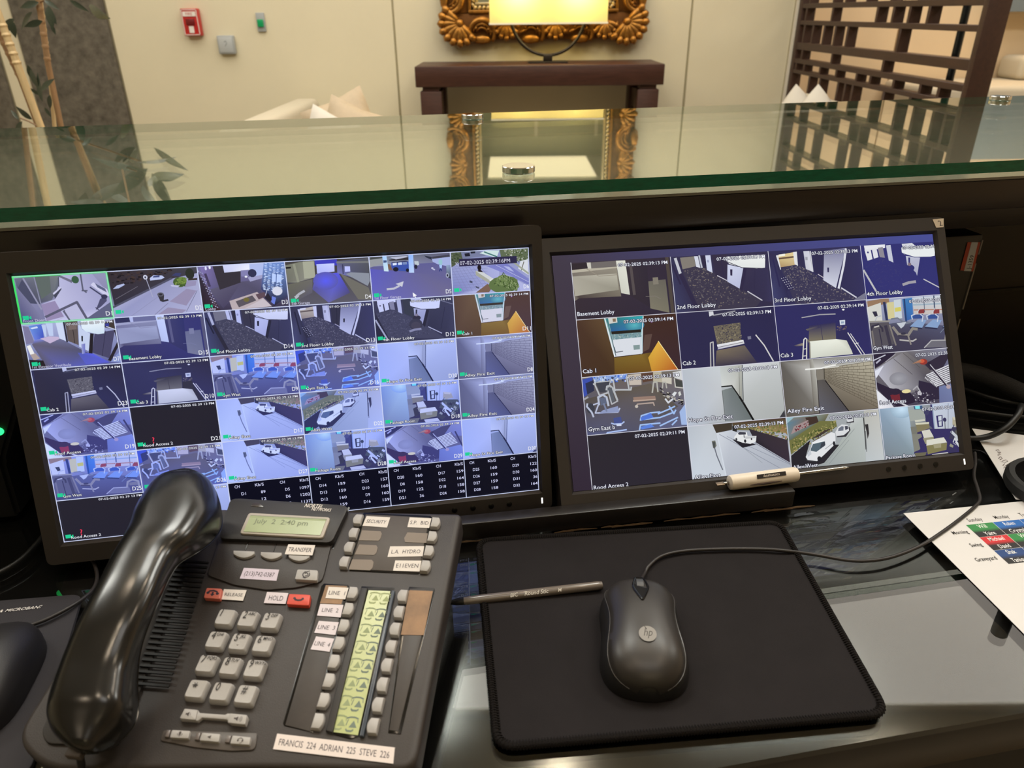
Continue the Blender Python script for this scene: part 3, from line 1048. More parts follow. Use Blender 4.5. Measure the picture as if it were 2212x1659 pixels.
# sprays above the frame (they show upside down in the counter glass)
for sp, n, cc in (((c1[0] * .75 + c1[1] * .25), 9, 0), ((c1[0]), 9, 1), ((c2[0] * .8 + c2[1] * .2), 9, 2), ((c2[0] * .3 + c2[1] * .7), 7, 3), (hy(212, -50, YP), 7, 4), (hy(190, -75, YP), 5, 5)):
    for k in range(n):
        an = rnd.uniform(0, 2 * math.pi)
        leaf(sp + Vector((rnd.uniform(-.05, .05), rnd.uniform(-.05, .05), rnd.uniform(-.08, .08))), (math.cos(an), math.sin(an) * .6, rnd.uniform(-.2, .9)), rnd.uniform(.10, .15), rnd.uniform(-.8, .8), .8)
tube('twig', [c2[1], hy(150, -20, YP), hy(212, -50, YP)], .003, M_caned, plant, n=6)
tube('twig', [c2[0], hy(160, -60, YP), hy(190, -75, YP)], .003, M_caned, plant, n=6)
tube('twig', [hy(88, 276, YP), hy(62, 262, YP), hy(44, 255, YP)], .0025, M_caned, plant, n=6)
# ================================================================== the reception counter
ZG = 1.05                       # top of the glass
D0, D1 = 0.719, 1.295           # near and far edge of the glass, measured across the counter
DESK = 0.74
DE = 0.298                      # near edge of the desk
U0, U1 = -2.0, 2.3
M_ctr = mat('espresso_veneer', (27, 19, 17), 0.32, var=0.25, vscale=20, stretch=(1, 1, 12), coat=0.25, coat_r=0.2, bump=0.05, bscale=300)
M_ctop = mat('counter_top_gloss', (30, 24, 21), 0.16, coat=1.0, coat_r=0.03)
M_glass = mat_sheet('counter_glass', (.92, .965, .935), .09, (.99, 1, .98))
M_gedge = mat('green_glass_edge', (10, 92, 66), 0.12, var=0.25, vscale=30, stretch=(1, 12, 12), spec=0.6)
GT = .0125
GAP = .006
slab_top = ZG - GT - GAP
zsb = hc(1180, 510, D0 + .004).z
zlb = hc(2130, 491, D0 + .10).z
ctr = empty('reception_counter', cpt(0.2, 1.0, 0), 'dark espresso wood reception counter under the glass top', 'counter')
cbox('counter_slab', U0, U1, D0 + .003, D1 + .02, zsb, slab_top - .003, M_ctr, ctr, bev=.0025)
cbox('backing_sheet', U0 + .005, U1 - .005, D0 + .004, D1 + .015, slab_top - .0029, slab_top, mat('pale_backing', (112, 108, 96), .12, spec=.9), ctr)
cbox('lower_rail', U0, U1, D0 + .10, D0 + .14, zlb, zsb, M_ctr, ctr, bev=.002)
cbox('back_panel', U0, U1, 1.10, 1.12, 0, zsb, M_ctr, ctr)
cbox('front_panel', U0, U1, D1 - .03, D1 - .005, 0, zsb, M_ctr, ctr)
cbox('support_rib', U1 - .04, U1, D0 + .1, 1.10, DESK, zsb, M_ctr, ctr)
cbox('support_rib', U0, U0 + .04, D0 + .1, 1.10, DESK, zsb, M_ctr, ctr)
gl = empty('glass_countertop', cpt(0.2, 1.0, ZG), 'clear glass top with green edge on the reception counter', 'glass top')
pane_v = box_v(cpt(U0 + .01, D0, ZG - GT), CU * (U1 - U0 - .02), CV * (D1 - D0), UP * GT)
bm = bm_of(pane_v, BOXF)
bmesh.ops.recalc_face_normals(bm, faces=bm.faces)
o = bm_put('pane', bm, [M_glass, M_gedge], gl)
for p in o.data.polygons:
    if abs(p.normal.z) < .5:
        p.material_index = 1
for px, py in ((1120, 372), (1021, 256), (2160, 216)):
    c = hz(px, py, ZG)
    s = empty('standoff', c, None)
    s.parent = gl
    s.matrix_local = WM[gl.name].inverted() @ Matrix.Translation(c)
    vs, fs = [], []
    n = 64
    for rr_, h in ((.0166, .0003), (.0172, .0012), (.0172, .0064), (.0164, .0072)):
        for k in range(n):
            q = rr_ * (1 + (.010 if (k // 2) % 2 else 0) * (1 if rr_ > .0170 else 0))
            vs.append(c + Vector((math.cos(2 * math.pi * k / n) * q, math.sin(2 * math.pi * k / n) * q, h)))
    for r_ in range(3):
        for k in range(n):
            fs.append((r_ * n + k, r_ * n + (k + 1) % n, (r_ + 1) * n + (k + 1) % n, (r_ + 1) * n + k))
    fs += [tuple(range(n - 1, -1, -1)), tuple(3 * n + k for k in range(n))]
    bm_put('cap', bm_of(vs, fs), M_chrome, s)
    lathe('barrel', [(.011, 0), (.011, GAP - .0002)], c - UP * (GT + GAP - .0001), M_chrome, s, n=24)

# desk: black board under a loose sheet of glass
M_desk = mat('desk_black', (13, 12, 12), 0.14)
M_dglass = mat_sheet('desk_glass', (.95, .97, .96), .045)
M_dedge = mat('desk_glass_edge', (14, 22, 20), 0.1)
desk = empty('desk', cpt(0.2, .7, 0), 'black desk topped with a sheet of clear glass behind the counter', 'desk')
cbox('desk_board', U0 + .045, U1 - .045, DE, 1.098, DESK - .046, DESK - .0062, M_desk, desk, bev=.002)
bm = bm_of(box_v(cpt(U0 + .045, DE - .001, DESK - .006), CU * (U1 - U0 - .09), CV * (1.098 - DE), UP * .006), BOXF)
bmesh.ops.recalc_face_normals(bm, faces=bm.faces)
o = bm_put('glass_sheet', bm, [M_dglass, M_dedge], desk)
for p in o.data.polygons:
    if abs(p.normal.z) < .5:
        p.material_index = 1
cbox('apron', U0 + .045, U1 - .045, DE + .02, DE + .04, DESK - .2, DESK - .046, mat('apron_black', (9, 8, 8), .55), desk)
for u in (U0 + .05, U1 - .09):
    cbox('desk_leg', u, u + .04, DE + .05, 1.09, 0, DESK - .046, M_desk, desk)

# ledge in front of the screens
fl, fr = hz(1005, 1170, DESK), hz(1712, 1097, DESK)
ldir = (fr - fl).normalized()
lper = Vector((-ldir.y, ldir.x, 0))
fl = fl - ldir * .30
llen = (fr - fl).length
LH = .021
def on_ledge(px, py):
    return hz(px, py, DESK + LH)
M_ledge = mat('ledge_black', (30, 26, 24), 0.35, var=0.2, vscale=60, bump=0.06, bscale=500)
ledge = empty('monitor_ledge', (fl + fr) / 2, 'long black wooden ledge on the desk below both screens', 'ledge')
lw1 = (on_ledge(1202, 1088) - fl).dot(lper)
obox('board', fl + UP * .0012, ldir * llen, lper * .0150, UP * (LH - .0012), M_ledge, ledge, bev=.0015)
dust = mat('brown_dust', (92, 72, 50), 0.95, bump=.5, bscale=900)
for k in range(26):
    a = llen * rnd.uniform(.45, .99)
    L = rnd.uniform(.008, .04)
    p = fl + ldir * a - lper * rnd.uniform(.0008, .002)
    v, f = tube_vf([p + UP * .0004, p + ldir * L * .5 + UP * .0012, p + ldir * L + UP * .0004], [.0004, .0010, .0004], 5)
    o = mk('dust_line', v, f, dust, ledge)
    o['kind'] = 'stuff'

# ================================================================== screens
def mon_pose(tl, dx, dd, wdt):
    dx = Vector(dx).normalized()
    dd = Vector(dd)
    dd = (dd - dx * dd.dot(dx)).normalized()
    n = dd.cross(dx).normalized()
    if n.y > 0:
        n = -n
    return CAM + Vector(tl) * wdt, dx, dd, n
M_bez = mat('monitor_plastic', (46, 41, 38), 0.5, bump=0.05, bscale=900)
M_bezb = mat('monitor_black', (14, 13, 13), 0.3)
M_led = mat('white_led', (255, 255, 255), 0.4, emit=(255, 250, 240), estr=1.6)
def monitor(pose, wdt, asp, bz, label, group, zdesk=None):
    o, dx, dd, n = pose
    h = wdt / asp
    bl, br, bt, bb = bz
    P = lambda u, v, k=0: o + dx * u + dd * v + n * k
    t = empty('monitor', P(wdt / 2, h + bb, -.02), label, 'monitor', group)
    # housing: front frame as four mitred rails, then a back shell
    out = [(-bl, -bt), (wdt + br, -bt), (wdt + br, h + bb), (-bl, h + bb)]
    inn = [(0, 0), (wdt, 0), (wdt, h), (0, h)]
    lip = .003
    fr_v, fr_f, mi = [], [], []
    ro = round_poly([Vector((a, b, 0)) for a, b in out], .006, 3)
    k = len(ro)
    per = k // 4
    for i in range(4):
        seg = ro[i * per:(i + 1) * per]
    # front face ring (outer rounded outline to inner rectangle), inner lip wall, outer wall
    vs = [P(v.x, v.y, .004) for v in ro] + [P(a, b, .004) for a, b in [(-lip, -lip), (wdt + lip, -lip), (wdt + lip, h + lip), (-lip, h + lip)]]
    fs = []
    for i in range(4):
        j = (i + 1) % 4
        a = [i * per + q for q in range(per)]
        fs.append(tuple(a + [k + i]))
        fs.append((a[-1], (j * per) % k, k + j, k + i))
    nb = len(vs)
    vs += [P(a, b, -.001) for a, b in [(-.0, -.0), (wdt, 0), (wdt, h), (0, h)]]
    for i in range(4):
        j = (i + 1) % 4
        fs.append((k + i, k + j, nb + j, nb + i))
    no = len(vs)
    vs += [P(v.x, v.y, -.020) for v in ro]
    for i in range(k):
        fs.append((i, (i + 1) % k, no + (i + 1) % k, no + i))
    fs.append(tuple(no + i for i in range(k)))
    bm = bm_of(vs, fs)
    bm_put('bezel', bm, M_bez, t, smooth=True, sharp=25)
    bm = bm_of(box_v(P(wdt * .18, h * .12, -.0202), dx * wdt * .64, dd * h * .55, -n * .02), BOXF)
    bevel(bm, .012, 3)
    bm_put('back_shell', bm, M_bezb, t, smooth=True)
    return t, P, h, n
def picture(P, dx, dd, n, wdt, h):
    return (P(0, 0, 0), dx * wdt, dd * h, n)
poseL = mon_pose((-.9466, 1.3369, -.4374), (.9844, .1759, -.006), (.038, -.2479, -.968), .448)
poseR = mon_pose((.0983, 1.6966, -.5188), (.9884, .1521, .0005), (.0675, -.5017, -.8624), .431)


# ================================================================== what the security screens show
W_ = (238, 240, 240)
def z(pts, dx=0, dy=0):
    return [(a + dx, b + dy) for a, b in pts]
def f_d1(d):
    d.grad((150, 150, 185), (120, 120, 160))
    d.poly([(560, 350), (960, 330), (1215, 640), (1120, 860), (430, 900), (380, 700), (540, 640)], [(186, 186, 224), (160, 160, 200), (150, 150, 195), (205, 205, 240), (196, 196, 235), (180, 180, 220), (190, 190, 225)])
    d.poly([(60, 400), (560, 345), (580, 480), (500, 650), (370, 690), (210, 680), (90, 500)], [(110, 112, 135), (120, 125, 130), (95, 100, 120), (100, 104, 120), (90, 92, 118), (70, 70, 98), (90, 92, 120)])
    d.poly([(105, 510), (150, 410), (370, 700), (230, 690)], (76, 78, 104))
    d.poly([(290, 380), (470, 360), (490, 560), (380, 640)], (96, 106, 104))
    d.line([(165, 400), (380, 760)], .03, (150, 150, 180)); d.line([(290, 380), (370, 690)], .02, (140, 142, 170)); d.line([(572, 350), (578, 490)], .02, (80, 82, 100))
    d.poly([(510, 580), (600, 500), (612, 520), (540, 635)], (70, 72, 92)); d.poly([(510, 570), (600, 495), (605, 510), (520, 592)], (205, 205, 235))
    d.poly([(375, 705), (535, 660), (640, 845), (440, 900)], (150, 138, 178))
    d.line([(430, 850), (790, 675), (905, 870)], .05, (92, 92, 116)); d.line([(640, 780), (715, 890)], .05, (96, 96, 120))
    d.poly([(650, 780), (785, 700), (880, 870), (720, 890)], (186, 186, 220)); d.line([(560, 890), (640, 850)], .02, (185, 185, 215))
    d.poly([(560, 345), (740, 420), (730, 450), (560, 370)], (112, 112, 134)); d.line([(830, 340), (860, 530), (900, 560)], .03, (92, 94, 116))
    d.ell((770, 410), .04, .08, (60, 92, 70)); d.line([(850, 540), (910, 540)], .03, (92, 94, 116))
    d.poly([(950, 470), (980, 440), (1140, 520), (1180, 610), (1110, 590)], (206, 206, 236)); d.poly([(1000, 450), (1120, 515), (1140, 560), (1030, 500)], (92, 98, 132))
    d.line([(945, 500), (1090, 600)], .03, (66, 68, 98)); d.poly([(1060, 640), (1130, 590), (1140, 660), (1070, 730), (1010, 770)], (78, 78, 110)); d.line([(1010, 740), (1050, 770)], .02, (60, 60, 86))
    d.ell((1110, 610), .035, .05, (58, 58, 88))
    d.poly([(900, 870), (1215, 650), (1230, 860)], (96, 98, 130)); d.poly([(42, 375), (90, 500), (430, 900), (155, 930)], [(140, 140, 175), (120, 120, 155), (128, 128, 165), (70, 70, 120)])
    d.poly([(130, 830), (330, 900), (150, 930)], (72, 74, 128))
def f_d2(d):
    d.grad((48, 44, 56), (150, 150, 190))
    d.poly([(1138, 308), (2209, 248), (2209, 400), (1230, 720)], [(56, 46, 50), (70, 70, 80), (64, 62, 76), (52, 50, 66)])
    d.speck([(1160, 330), (1900, 280), (1800, 360), (1200, 480)], 130, [(34, 30, 36), (70, 56, 54), (58, 50, 60)], .03, .03, 2)
    d.poly([(1215, 735), (1900, 400), (2209, 330), (2286, 795), (1230, 860)], [(168, 170, 210), (150, 152, 192), (165, 168, 205), (176, 178, 216), (150, 154, 200)])
    d.line([(1215, 735), (1900, 395)], .04, (82, 82, 104)); d.line([(1240, 640), (1500, 490)], .01, (110, 106, 120)); d.line([(1400, 860), (1800, 570)], .008, (140, 142, 180))
    d.poly([(1880, 670), (2080, 520), (2200, 540), (2080, 720)], (150, 142, 176)); d.poly([(1720, 840), (1860, 740), (2080, 770), (1990, 840)], (150, 142, 176)); d.poly([(2080, 425), (2200, 425), (2190, 480), (2060, 500)], (150, 144, 180))
    d.line([(2080, 790), (2209, 540)], .01, (110, 110, 140)); d.line([(1700, 830), (1860, 690)], .012, (130, 130, 165))
    d.ell((2000, 440), .075, .11, (72, 96, 52)); d.ell((2030, 420), .05, .08, (110, 136, 66)); d.speck([(1930, 390), (2070, 380), (2070, 480), (1940, 480)], 40, [(60, 84, 44), (128, 150, 78), (90, 112, 54)], .014, .02, 3)
    d.poly([(1890, 470), (2000, 480), (1980, 500), (1900, 490)], (190, 192, 224)); d.ell((2120, 340), .05, .12, (46, 50, 44)); d.poly([(2100, 400), (2209, 390), (2209, 415), (2100, 420)], (60, 52, 50))
    d.poly([(1645, 390), (1690, 355), (1790, 360), (1820, 385), (1780, 405), (1650, 420)], (190, 200, 240)); d.poly([(1690, 362), (1760, 358), (1760, 380), (1680, 385)], (70, 80, 130))
    d.poly([(1210, 520), (1260, 475), (1340, 455), (1350, 470), (1280, 510)], (176, 186, 226)); d.poly([(1905, 360), (1950, 330), (2020, 330), (2000, 370)], (62, 66, 110))
    d.line([(1600, 395), (1680, 615)], .013, (170, 172, 200)); d.ell((1592, 380), .024, .05, (205, 208, 230)); d.ell((1592, 382), .01, .025, (70, 72, 90))
    d.poly([(1760, 660), (1860, 640), (1870, 660), (1800, 675)], (52, 50, 62)); d.poly([(1735, 590), (1815, 590), (1810, 660), (1770, 665)], (58, 56, 64)); d.ell((1772, 585), .037, .045, (92, 92, 104)); d.ell((1772, 585), .02, .022, (46, 44, 56))
def f_d3(d):
    d.grad((120, 115, 165), (60, 54, 76))
    d.poly([(140, 250), (300, 240), (380, 520), (240, 560)], [(130, 118, 180), (110, 100, 150), (90, 86, 120), (96, 90, 140)])
    d.poly([(250, 520), (640, 430), (870, 400), (880, 560), (500, 650), (420, 740)], [(96, 92, 118), (86, 82, 108), (98, 94, 128), (82, 78, 106), (88, 84, 116), (74, 68, 98)])
    d.poly([(290, 240), (630, 225), (630, 440), (380, 525)], (56, 52, 62)); d.poly([(415, 240), (735, 210), (740, 295), (435, 325)], [(205, 210, 248), (225, 230, 255), (240, 244, 255), (200, 205, 245)])
    d.poly([(630, 300), (730, 290), (725, 370), (640, 370)], (130, 128, 176)); d.poly([(735, 210), (910, 200), (900, 360), (740, 380)], (176, 190, 238)); d.poly([(715, 380), (895, 350), (890, 390), (745, 430)], (160, 160, 200)); d.ell((770, 330), .05, .09, (52, 54, 84)); d.ell((695, 372), .016, .022, (235, 238, 250))
    d.poly([(912, 200), (1162, 190), (1215, 600), (1030, 720), (1010, 640), (875, 520)], [(120, 150, 215), (110, 140, 205), (60, 64, 100), (40, 36, 52), (50, 50, 80), (60, 66, 110)])
    rr = random.Random(3)
    for r in range(17):
        for c in range(5):
            x = 925 + c * 50 + rr.uniform(-8, 8) - r * 1.5; y = 212 + r * 19 + c * 4 + rr.uniform(-4, 4)
            d.poly([(x, y), (x + rr.uniform(18, 40), y + 4), (x + rr.uniform(18, 38), y + 13), (x, y + 10)], rr.choice([(205, 222, 255), (150, 180, 240), (185, 205, 250)]))
    d.poly([(1010, 340), (1130, 350), (1120, 440), (1010, 430)], (186, 208, 255)); d.line([(1065, 330), (1060, 450)], .015, (60, 84, 150))
    d.ell((1075, 540), .06, .1, (215, 218, 236)); d.poly([(1010, 600), (1060, 620), (1040, 700), (1000, 670)], (110, 130, 220)); d.poly([(960, 560), (1010, 640), (980, 670), (920, 620)], (44, 40, 54))
    d.poly([(495, 655), (830, 550), (1010, 720), (530, 760)], (186, 172, 178)); d.poly([(570, 660), (770, 590), (820, 650), (610, 730)], (92, 86, 96)); d.poly([(810, 580), (920, 550), (940, 600), (850, 640)], (96, 76, 88)); d.poly([(680, 740), (900, 630), (1010, 720)], (200, 190, 200)); d.ell((700, 640), .035, .05, (112, 104, 60)); d.line([(930, 590), (950, 530)], .012, (200, 200, 220))
    d.poly([(112, 300), (250, 520), (390, 760), (185, 780)], [(50, 46, 60), (58, 50, 70), (66, 46, 56), (44, 30, 36)])
    for r in range(13):
        for c in range(3):
            x = 122 + r * 15 + c * 22; y = 300 + r * 33 + c * 12
            d.poly([(x, y), (x + 16, y + 3), (x + 14, y + 15), (x, y + 12)], rr.choice([(150, 150, 190), (176, 170, 200), (110, 96, 120)]))
    d.line([(210, 340), (260, 480)], .05, (70, 62, 92)); d.ell((262, 262), .012, .04, (240, 242, 255)); d.ell((215, 275), .012, .04, (220, 222, 255))
def f_d4(d):
    d.grad((66, 62, 62), (92, 90, 104))
    d.poly([(1165, 240), (1340, 200), (1520, 190), (1530, 380), (1300, 440), (1200, 440)], [(120, 122, 110), (130, 132, 118), (150, 152, 136), (150, 150, 140), (140, 142, 130), (112, 112, 104)])
    d.poly([(1380, 195), (1510, 190), (1535, 380), (1400, 395)], (168, 170, 152)); d.line([(1275, 230), (1330, 440)], .05, (148, 150, 134)); d.poly([(1175, 260), (1240, 255), (1240, 275), (1180, 280)], (36, 34, 36))
    d.poly([(1520, 180), (1790, 170), (1800, 240), (1530, 240)], (66, 66, 190)); d.poly([(1545, 225), (1760, 215), (1765, 310), (1555, 335)], [(190, 200, 255), (205, 212, 255), (190, 196, 255), (176, 182, 250)])
    d.poly([(1540, 345), (1810, 325), (1960, 560), (1700, 680), (1500, 520)], [(110, 112, 235), (88, 90, 225), (78, 74, 120), (104, 104, 170), (88, 86, 150)])
    d.ell((1660, 420), .15, .2, (92, 96, 245), edge=(92, 92, 175), n=20)
    d.poly([(1790, 190), (2172, 150), (2200, 440), (1800, 330)], [(96, 98, 130), (90, 92, 100), (70, 72, 84), (120, 122, 190)]); d.poly([(1885, 250), (1950, 250), (1955, 310), (1890, 315)], (190, 196, 255)); d.line([(1790, 205), (2180, 200)], .04, (120, 122, 124)); d.line([(1860, 230), (1870, 340)], .02, (58, 58, 92))
    d.poly([(1960, 320), (2180, 330), (2195, 420), (2170, 480), (1900, 340)], (140, 146, 160)); d.poly([(1830, 330), (2180, 500), (2230, 640), (2060, 640)], (112, 110, 104))
    d.poly([(1170, 470), (1500, 400), (1500, 560), (1230, 700)], [(104, 104, 92), (110, 108, 104), (96, 94, 112), (92, 90, 94)])
    d.line([(1400, 540), (1340, 575), (1310, 600)], .05, (176, 178, 190)); d.poly([(1280, 600), (1345, 600), (1300, 640)], (182, 184, 196))
def f_d5(d):
    d.grad((92, 92, 150), (112, 108, 150))
    d.poly([(78, 205), (1048, 150), (1055, 260), (85, 320)], [(120, 130, 150), (84, 84, 110), (110, 110, 150), (150, 156, 176)])
    d.poly([(85, 240), (240, 215), (250, 280), (95, 330)], (150, 154, 160)); d.poly([(95, 200), (240, 190), (240, 220), (90, 240)], (70, 74, 76))
    d.poly([(310, 240), (560, 200), (560, 240), (330, 250)], (56, 54, 62)); d.poly([(330, 210), (520, 195), (550, 205), (400, 235)], (186, 190, 214))
    d.poly([(90, 345), (700, 400), (1080, 420), (1088, 655), (128, 715)], [(92, 92, 190), (104, 102, 150), (100, 98, 150), (112, 108, 146), (104, 104, 190)])
    d.poly([(290, 290), (330, 290), (360, 360), (300, 350)], (120, 92, 76)); d.poly([(345, 270), (520, 250), (550, 260), (560, 375), (380, 365), (350, 330)], (60, 84, 170)); d.poly([(350, 270), (520, 252), (545, 262), (360, 285)], (44, 44, 84)); d.poly([(360, 280), (410, 272), (410, 300), (365, 305)], (220, 230, 255)); d.poly([(425, 272), (470, 266), (475, 296), (428, 300)], (205, 220, 250)); d.poly([(480, 265), (530, 262), (535, 292), (484, 296)], (120, 140, 190)); d.ell((400, 350), .034, .05, (32, 32, 46)); d.ell((540, 360), .02, .04, (32, 32, 46))
    d.poly([(235, 190), (285, 185), (315, 375), (260, 372)], [(160, 200, 255), (170, 210, 255), (205, 230, 245), (200, 226, 240)]); d.poly([(250, 245), (290, 245), (290, 270), (252, 275)], (70, 84, 130)); d.poly([(548, 180), (606, 176), (620, 390), (560, 390)], [(140, 180, 255), (150, 190, 255), (190, 214, 250), (180, 204, 245)])
    d.poly([(620, 255), (670, 255), (680, 300), (630, 310)], (190, 200, 210)); d.ell((640, 320), .02, .05, (40, 40, 60))
    d.poly([(830, 220), (1050, 190), (1060, 320), (900, 290), (840, 260)], (166, 178, 226)); d.line([(840, 215), (1048, 190)], .05, (66, 66, 80)); d.poly([(740, 190), (830, 205), (830, 240), (760, 210)], (46, 50, 70))
    d.ell((935, 265), .025, .07, (150, 196, 210)); d.poly([(920, 300), (955, 300), (950, 345), (930, 345)], (170, 200, 250)); d.line([(935, 340), (925, 372)], .02, (40, 56, 120)); d.line([(940, 340), (950, 368)], .02, (40, 56, 120))
    d.poly([(1005, 300), (1055, 300), (1062, 460), (1010, 440)], [(150, 170, 200), (130, 150, 190), (40, 40, 56), (30, 30, 44)]); d.ell((1020, 420), .02, .06, (160, 166, 190)); d.ell((1020, 420), .01, .03, (40, 40, 60))
    d.line([(300, 582), (380, 575), (440, 545)], .045, (190, 192, 210)); d.poly([(400, 520), (495, 490), (480, 555)], (200, 202, 218)); d.line([(830, 335), (865, 355)], .03, (190, 192, 220)); d.poly([(822, 330), (850, 325), (838, 348)], (196, 198, 225))
    d.poly([(605, 620), (655, 655), (635, 660), (650, 685), (640, 688), (625, 665), (612, 675)], (245, 246, 250))
def f_d6(d):
    d.grad((136, 142, 190), (165, 170, 215))
    d.poly([(1065, 330), (1400, 290), (1640, 350), (1640, 480), (1380, 620), (1090, 650)], [(150, 156, 205), (160, 166, 214), (172, 178, 226), (170, 174, 220), (190, 194, 236), (120, 128, 190)])
    for k in range(9):
        d.line([(1070 + k * 40, 330 - k * 4), (1220 + k * 50, 620 - k * 8)], .006, (126, 130, 176)); d.line([(1070 + k * 3, 350 + k * 32), (1500, 300 + k * 36)], .006, (126, 130, 176))
    d.poly([(1060, 150), (1230, 140), (1210, 240), (1065, 330)], (82, 92, 74)); d.speck([(1060, 150), (1180, 145), (1160, 260), (1065, 300)], 60, [(58, 72, 50), (104, 112, 92), (78, 88, 66)], .02, .03, 5)
    d.poly([(1180, 150), (1400, 130), (1480, 190), (1200, 230)], (120, 126, 160)); d.poly([(1220, 165), (1280, 155), (1290, 195), (1230, 200)], (36, 36, 50)); d.poly([(1290, 140), (1350, 135), (1350, 160), (1300, 165)], (34, 36, 50)); d.poly([(1400, 160), (1470, 130), (1640, 125), (1610, 205), (1560, 200)], (205, 226, 226)); d.line([(1460, 145), (1610, 200)], .03, (70, 120, 120))
    d.poly([(1640, 110), (1990, 90), (1995, 260), (1800, 240), (1660, 200)], (96, 108, 84)); d.speck([(1680, 110), (1980, 95), (1985, 300), (1750, 220)], 150, [(66, 80, 50), (136, 144, 112), (180, 184, 178), (84, 98, 66)], .016, .026, 6)
    d.poly([(1900, 250), (1990, 230), (1998, 420), (1870, 340)], (214, 218, 226)); d.line([(1940, 260), (1910, 360)], .02, (110, 108, 96)); d.line([(1820, 270), (1998, 400)], .04, (160, 166, 150))
    d.poly([(1480, 310), (1730, 280), (2000, 460), (2005, 540), (1760, 420)], [(126, 130, 200), (120, 124, 196), (128, 132, 200), (120, 124, 190), (132, 136, 205)]); d.line([(1600, 300), (2000, 500)], .008, (200, 204, 240)); d.poly([(1690, 310), (1760, 320), (1820, 380), (1760, 360)], (176, 182, 230))
    d.poly([(1355, 370), (1420, 370), (1610, 490), (1560, 540), (1360, 420)], (166, 168, 156)); d.poly([(1360, 372), (1420, 368), (1600, 480), (1560, 500)], (206, 210, 214)); d.poly([(1520, 480), (1560, 455), (1610, 490), (1570, 520)], (220, 224, 222))
    d.poly([(1360, 625), (1500, 520), (1560, 560), (1520, 620)], (122, 96, 84)); d.ell((1700, 530), .2, .2, (96, 116, 72)); d.ell((1690, 480), .09, .13, (112, 132, 84)); d.speck([(1560, 520), (1680, 380), (1880, 520), (1860, 610)], 230, [(70, 92, 48), (150, 166, 120), (110, 132, 78), (60, 78, 46)], .012, .03, 7)
    d.ell((1400, 330), .025, .07, (30, 24, 30)); d.poly([(1375, 370), (1410, 350), (1450, 385), (1400, 380)], (40, 30, 36)); d.poly([(1285, 480), (1320, 490), (1320, 512), (1285, 505)], (70, 74, 100)); d.poly([(1355, 545), (1400, 560), (1400, 580), (1365, 570)], (80, 84, 110)); d.poly([(1860, 480), (2005, 560), (2010, 600), (1900, 600)], (176, 180, 226))
    d.poly([(1155, 230), (1850, 190), (1858, 275), (1160, 318)], (46, 42, 74)); d.text('07-02-2025 02:39:16PM', .115, .315, .125, (220, 220, 240), fit=.64)
    d.text('X', .05, .32, .11, (190, 190, 220))
def f_d7(d):
    d.grad((170, 178, 220), (90, 94, 150))
    d.poly([(160, 960), (230, 970), (300, 1160), (195, 1180)], (126, 122, 160)); d.poly([(230, 960), (390, 940), (410, 1110), (300, 1130)], [(110, 150, 225), (80, 110, 210), (66, 80, 190), (110, 130, 225)]); d.poly([(250, 985), (330, 965), (340, 985), (270, 1000)], (205, 220, 250))
    d.poly([(300, 1130), (600, 1110), (860, 1250), (1180, 1400), (640, 1450), (440, 1450), (270, 1180)], [(120, 130, 215), (110, 112, 150), (84, 84, 112), (84, 90, 200), (92, 96, 170), (92, 90, 112), (100, 96, 120)])
    d.poly([(365, 1110), (470, 1085), (580, 1090), (590, 1115), (480, 1168)], (196, 180, 214)); d.poly([(800, 1280), (980, 1290), (1170, 1390), (900, 1420)], [(84, 92, 180), (92, 100, 230), (90, 96, 215), (90, 96, 200)])
    for a, b in (((380, 950), (440, 1090)), ((430, 930), (520, 1080))):
        d.poly([a, (b[0] - 10, a[1]), b, (a[0] + 40, b[1])], (190, 205, 240))
    d.poly([(545, 920), (625, 915), (665, 1140), (590, 1110)], (205, 216, 244)); d.line([(640, 910), (680, 1150)], .03, (40, 38, 46)); d.poly([(655, 915), (800, 905), (815, 1190), (690, 1140)], (96, 86, 86)); d.line([(735, 915), (770, 1170)], .012, (48, 42, 46)); d.line([(720, 950), (800, 945)], .04, (150, 136, 130)); d.poly([(690, 940), (790, 930), (790, 1000), (700, 1010)], (120, 106, 104))
    d.poly([(810, 900), (850, 1000), (960, 1060), (930, 1260), (820, 1210)], (196, 208, 238)); d.poly([(845, 1080), (865, 1080), (865, 1145), (848, 1145)], (36, 36, 44)); d.poly([(845, 1180), (890, 1170), (890, 1290), (855, 1295)], [(150, 156, 210), (110, 116, 190), (110, 116, 200), (160, 166, 215)])
    d.line([(970, 1060), (955, 1280)], .07, (38, 34, 42)); d.poly([(1000, 1050), (1240, 1010), (1180, 1350), (975, 1280)], (74, 72, 104)); d.line([(1130, 1020), (1090, 1320)], .01, (50, 48, 74)); d.line([(1240, 990), (1290, 1150), (1180, 1370)], .06, (44, 40, 50)); d.poly([(1110, 920), (1240, 880), (1250, 1010), (1120, 980)], (66, 58, 56)); d.line([(1140, 970), (1260, 1010)], .02, (200, 205, 230)); d.poly([(1125, 935), (1170, 930), (1172, 965), (1128, 968)], (60, 66, 150))
    d.poly([(840, 900), (1120, 890), (1115, 1050), (1040, 1060), (900, 1030), (850, 990)], [(230, 240, 250), (235, 244, 250), (205, 225, 245), (205, 222, 240), (210, 226, 244), (222, 236, 250)])
    d.poly([(210, 1200), (250, 1185), (300, 1290), (250, 1300)], (236, 236, 236)); d.poly([(250, 1300), (310, 1285), (365, 1345), (290, 1370)], (176, 160, 156)); d.poly([(230, 1360), (400, 1370), (440, 1460), (255, 1475)], (40, 34, 40)); d.poly([(1190, 1390), (1300, 1260), (1325, 1400)], (136, 150, 205))
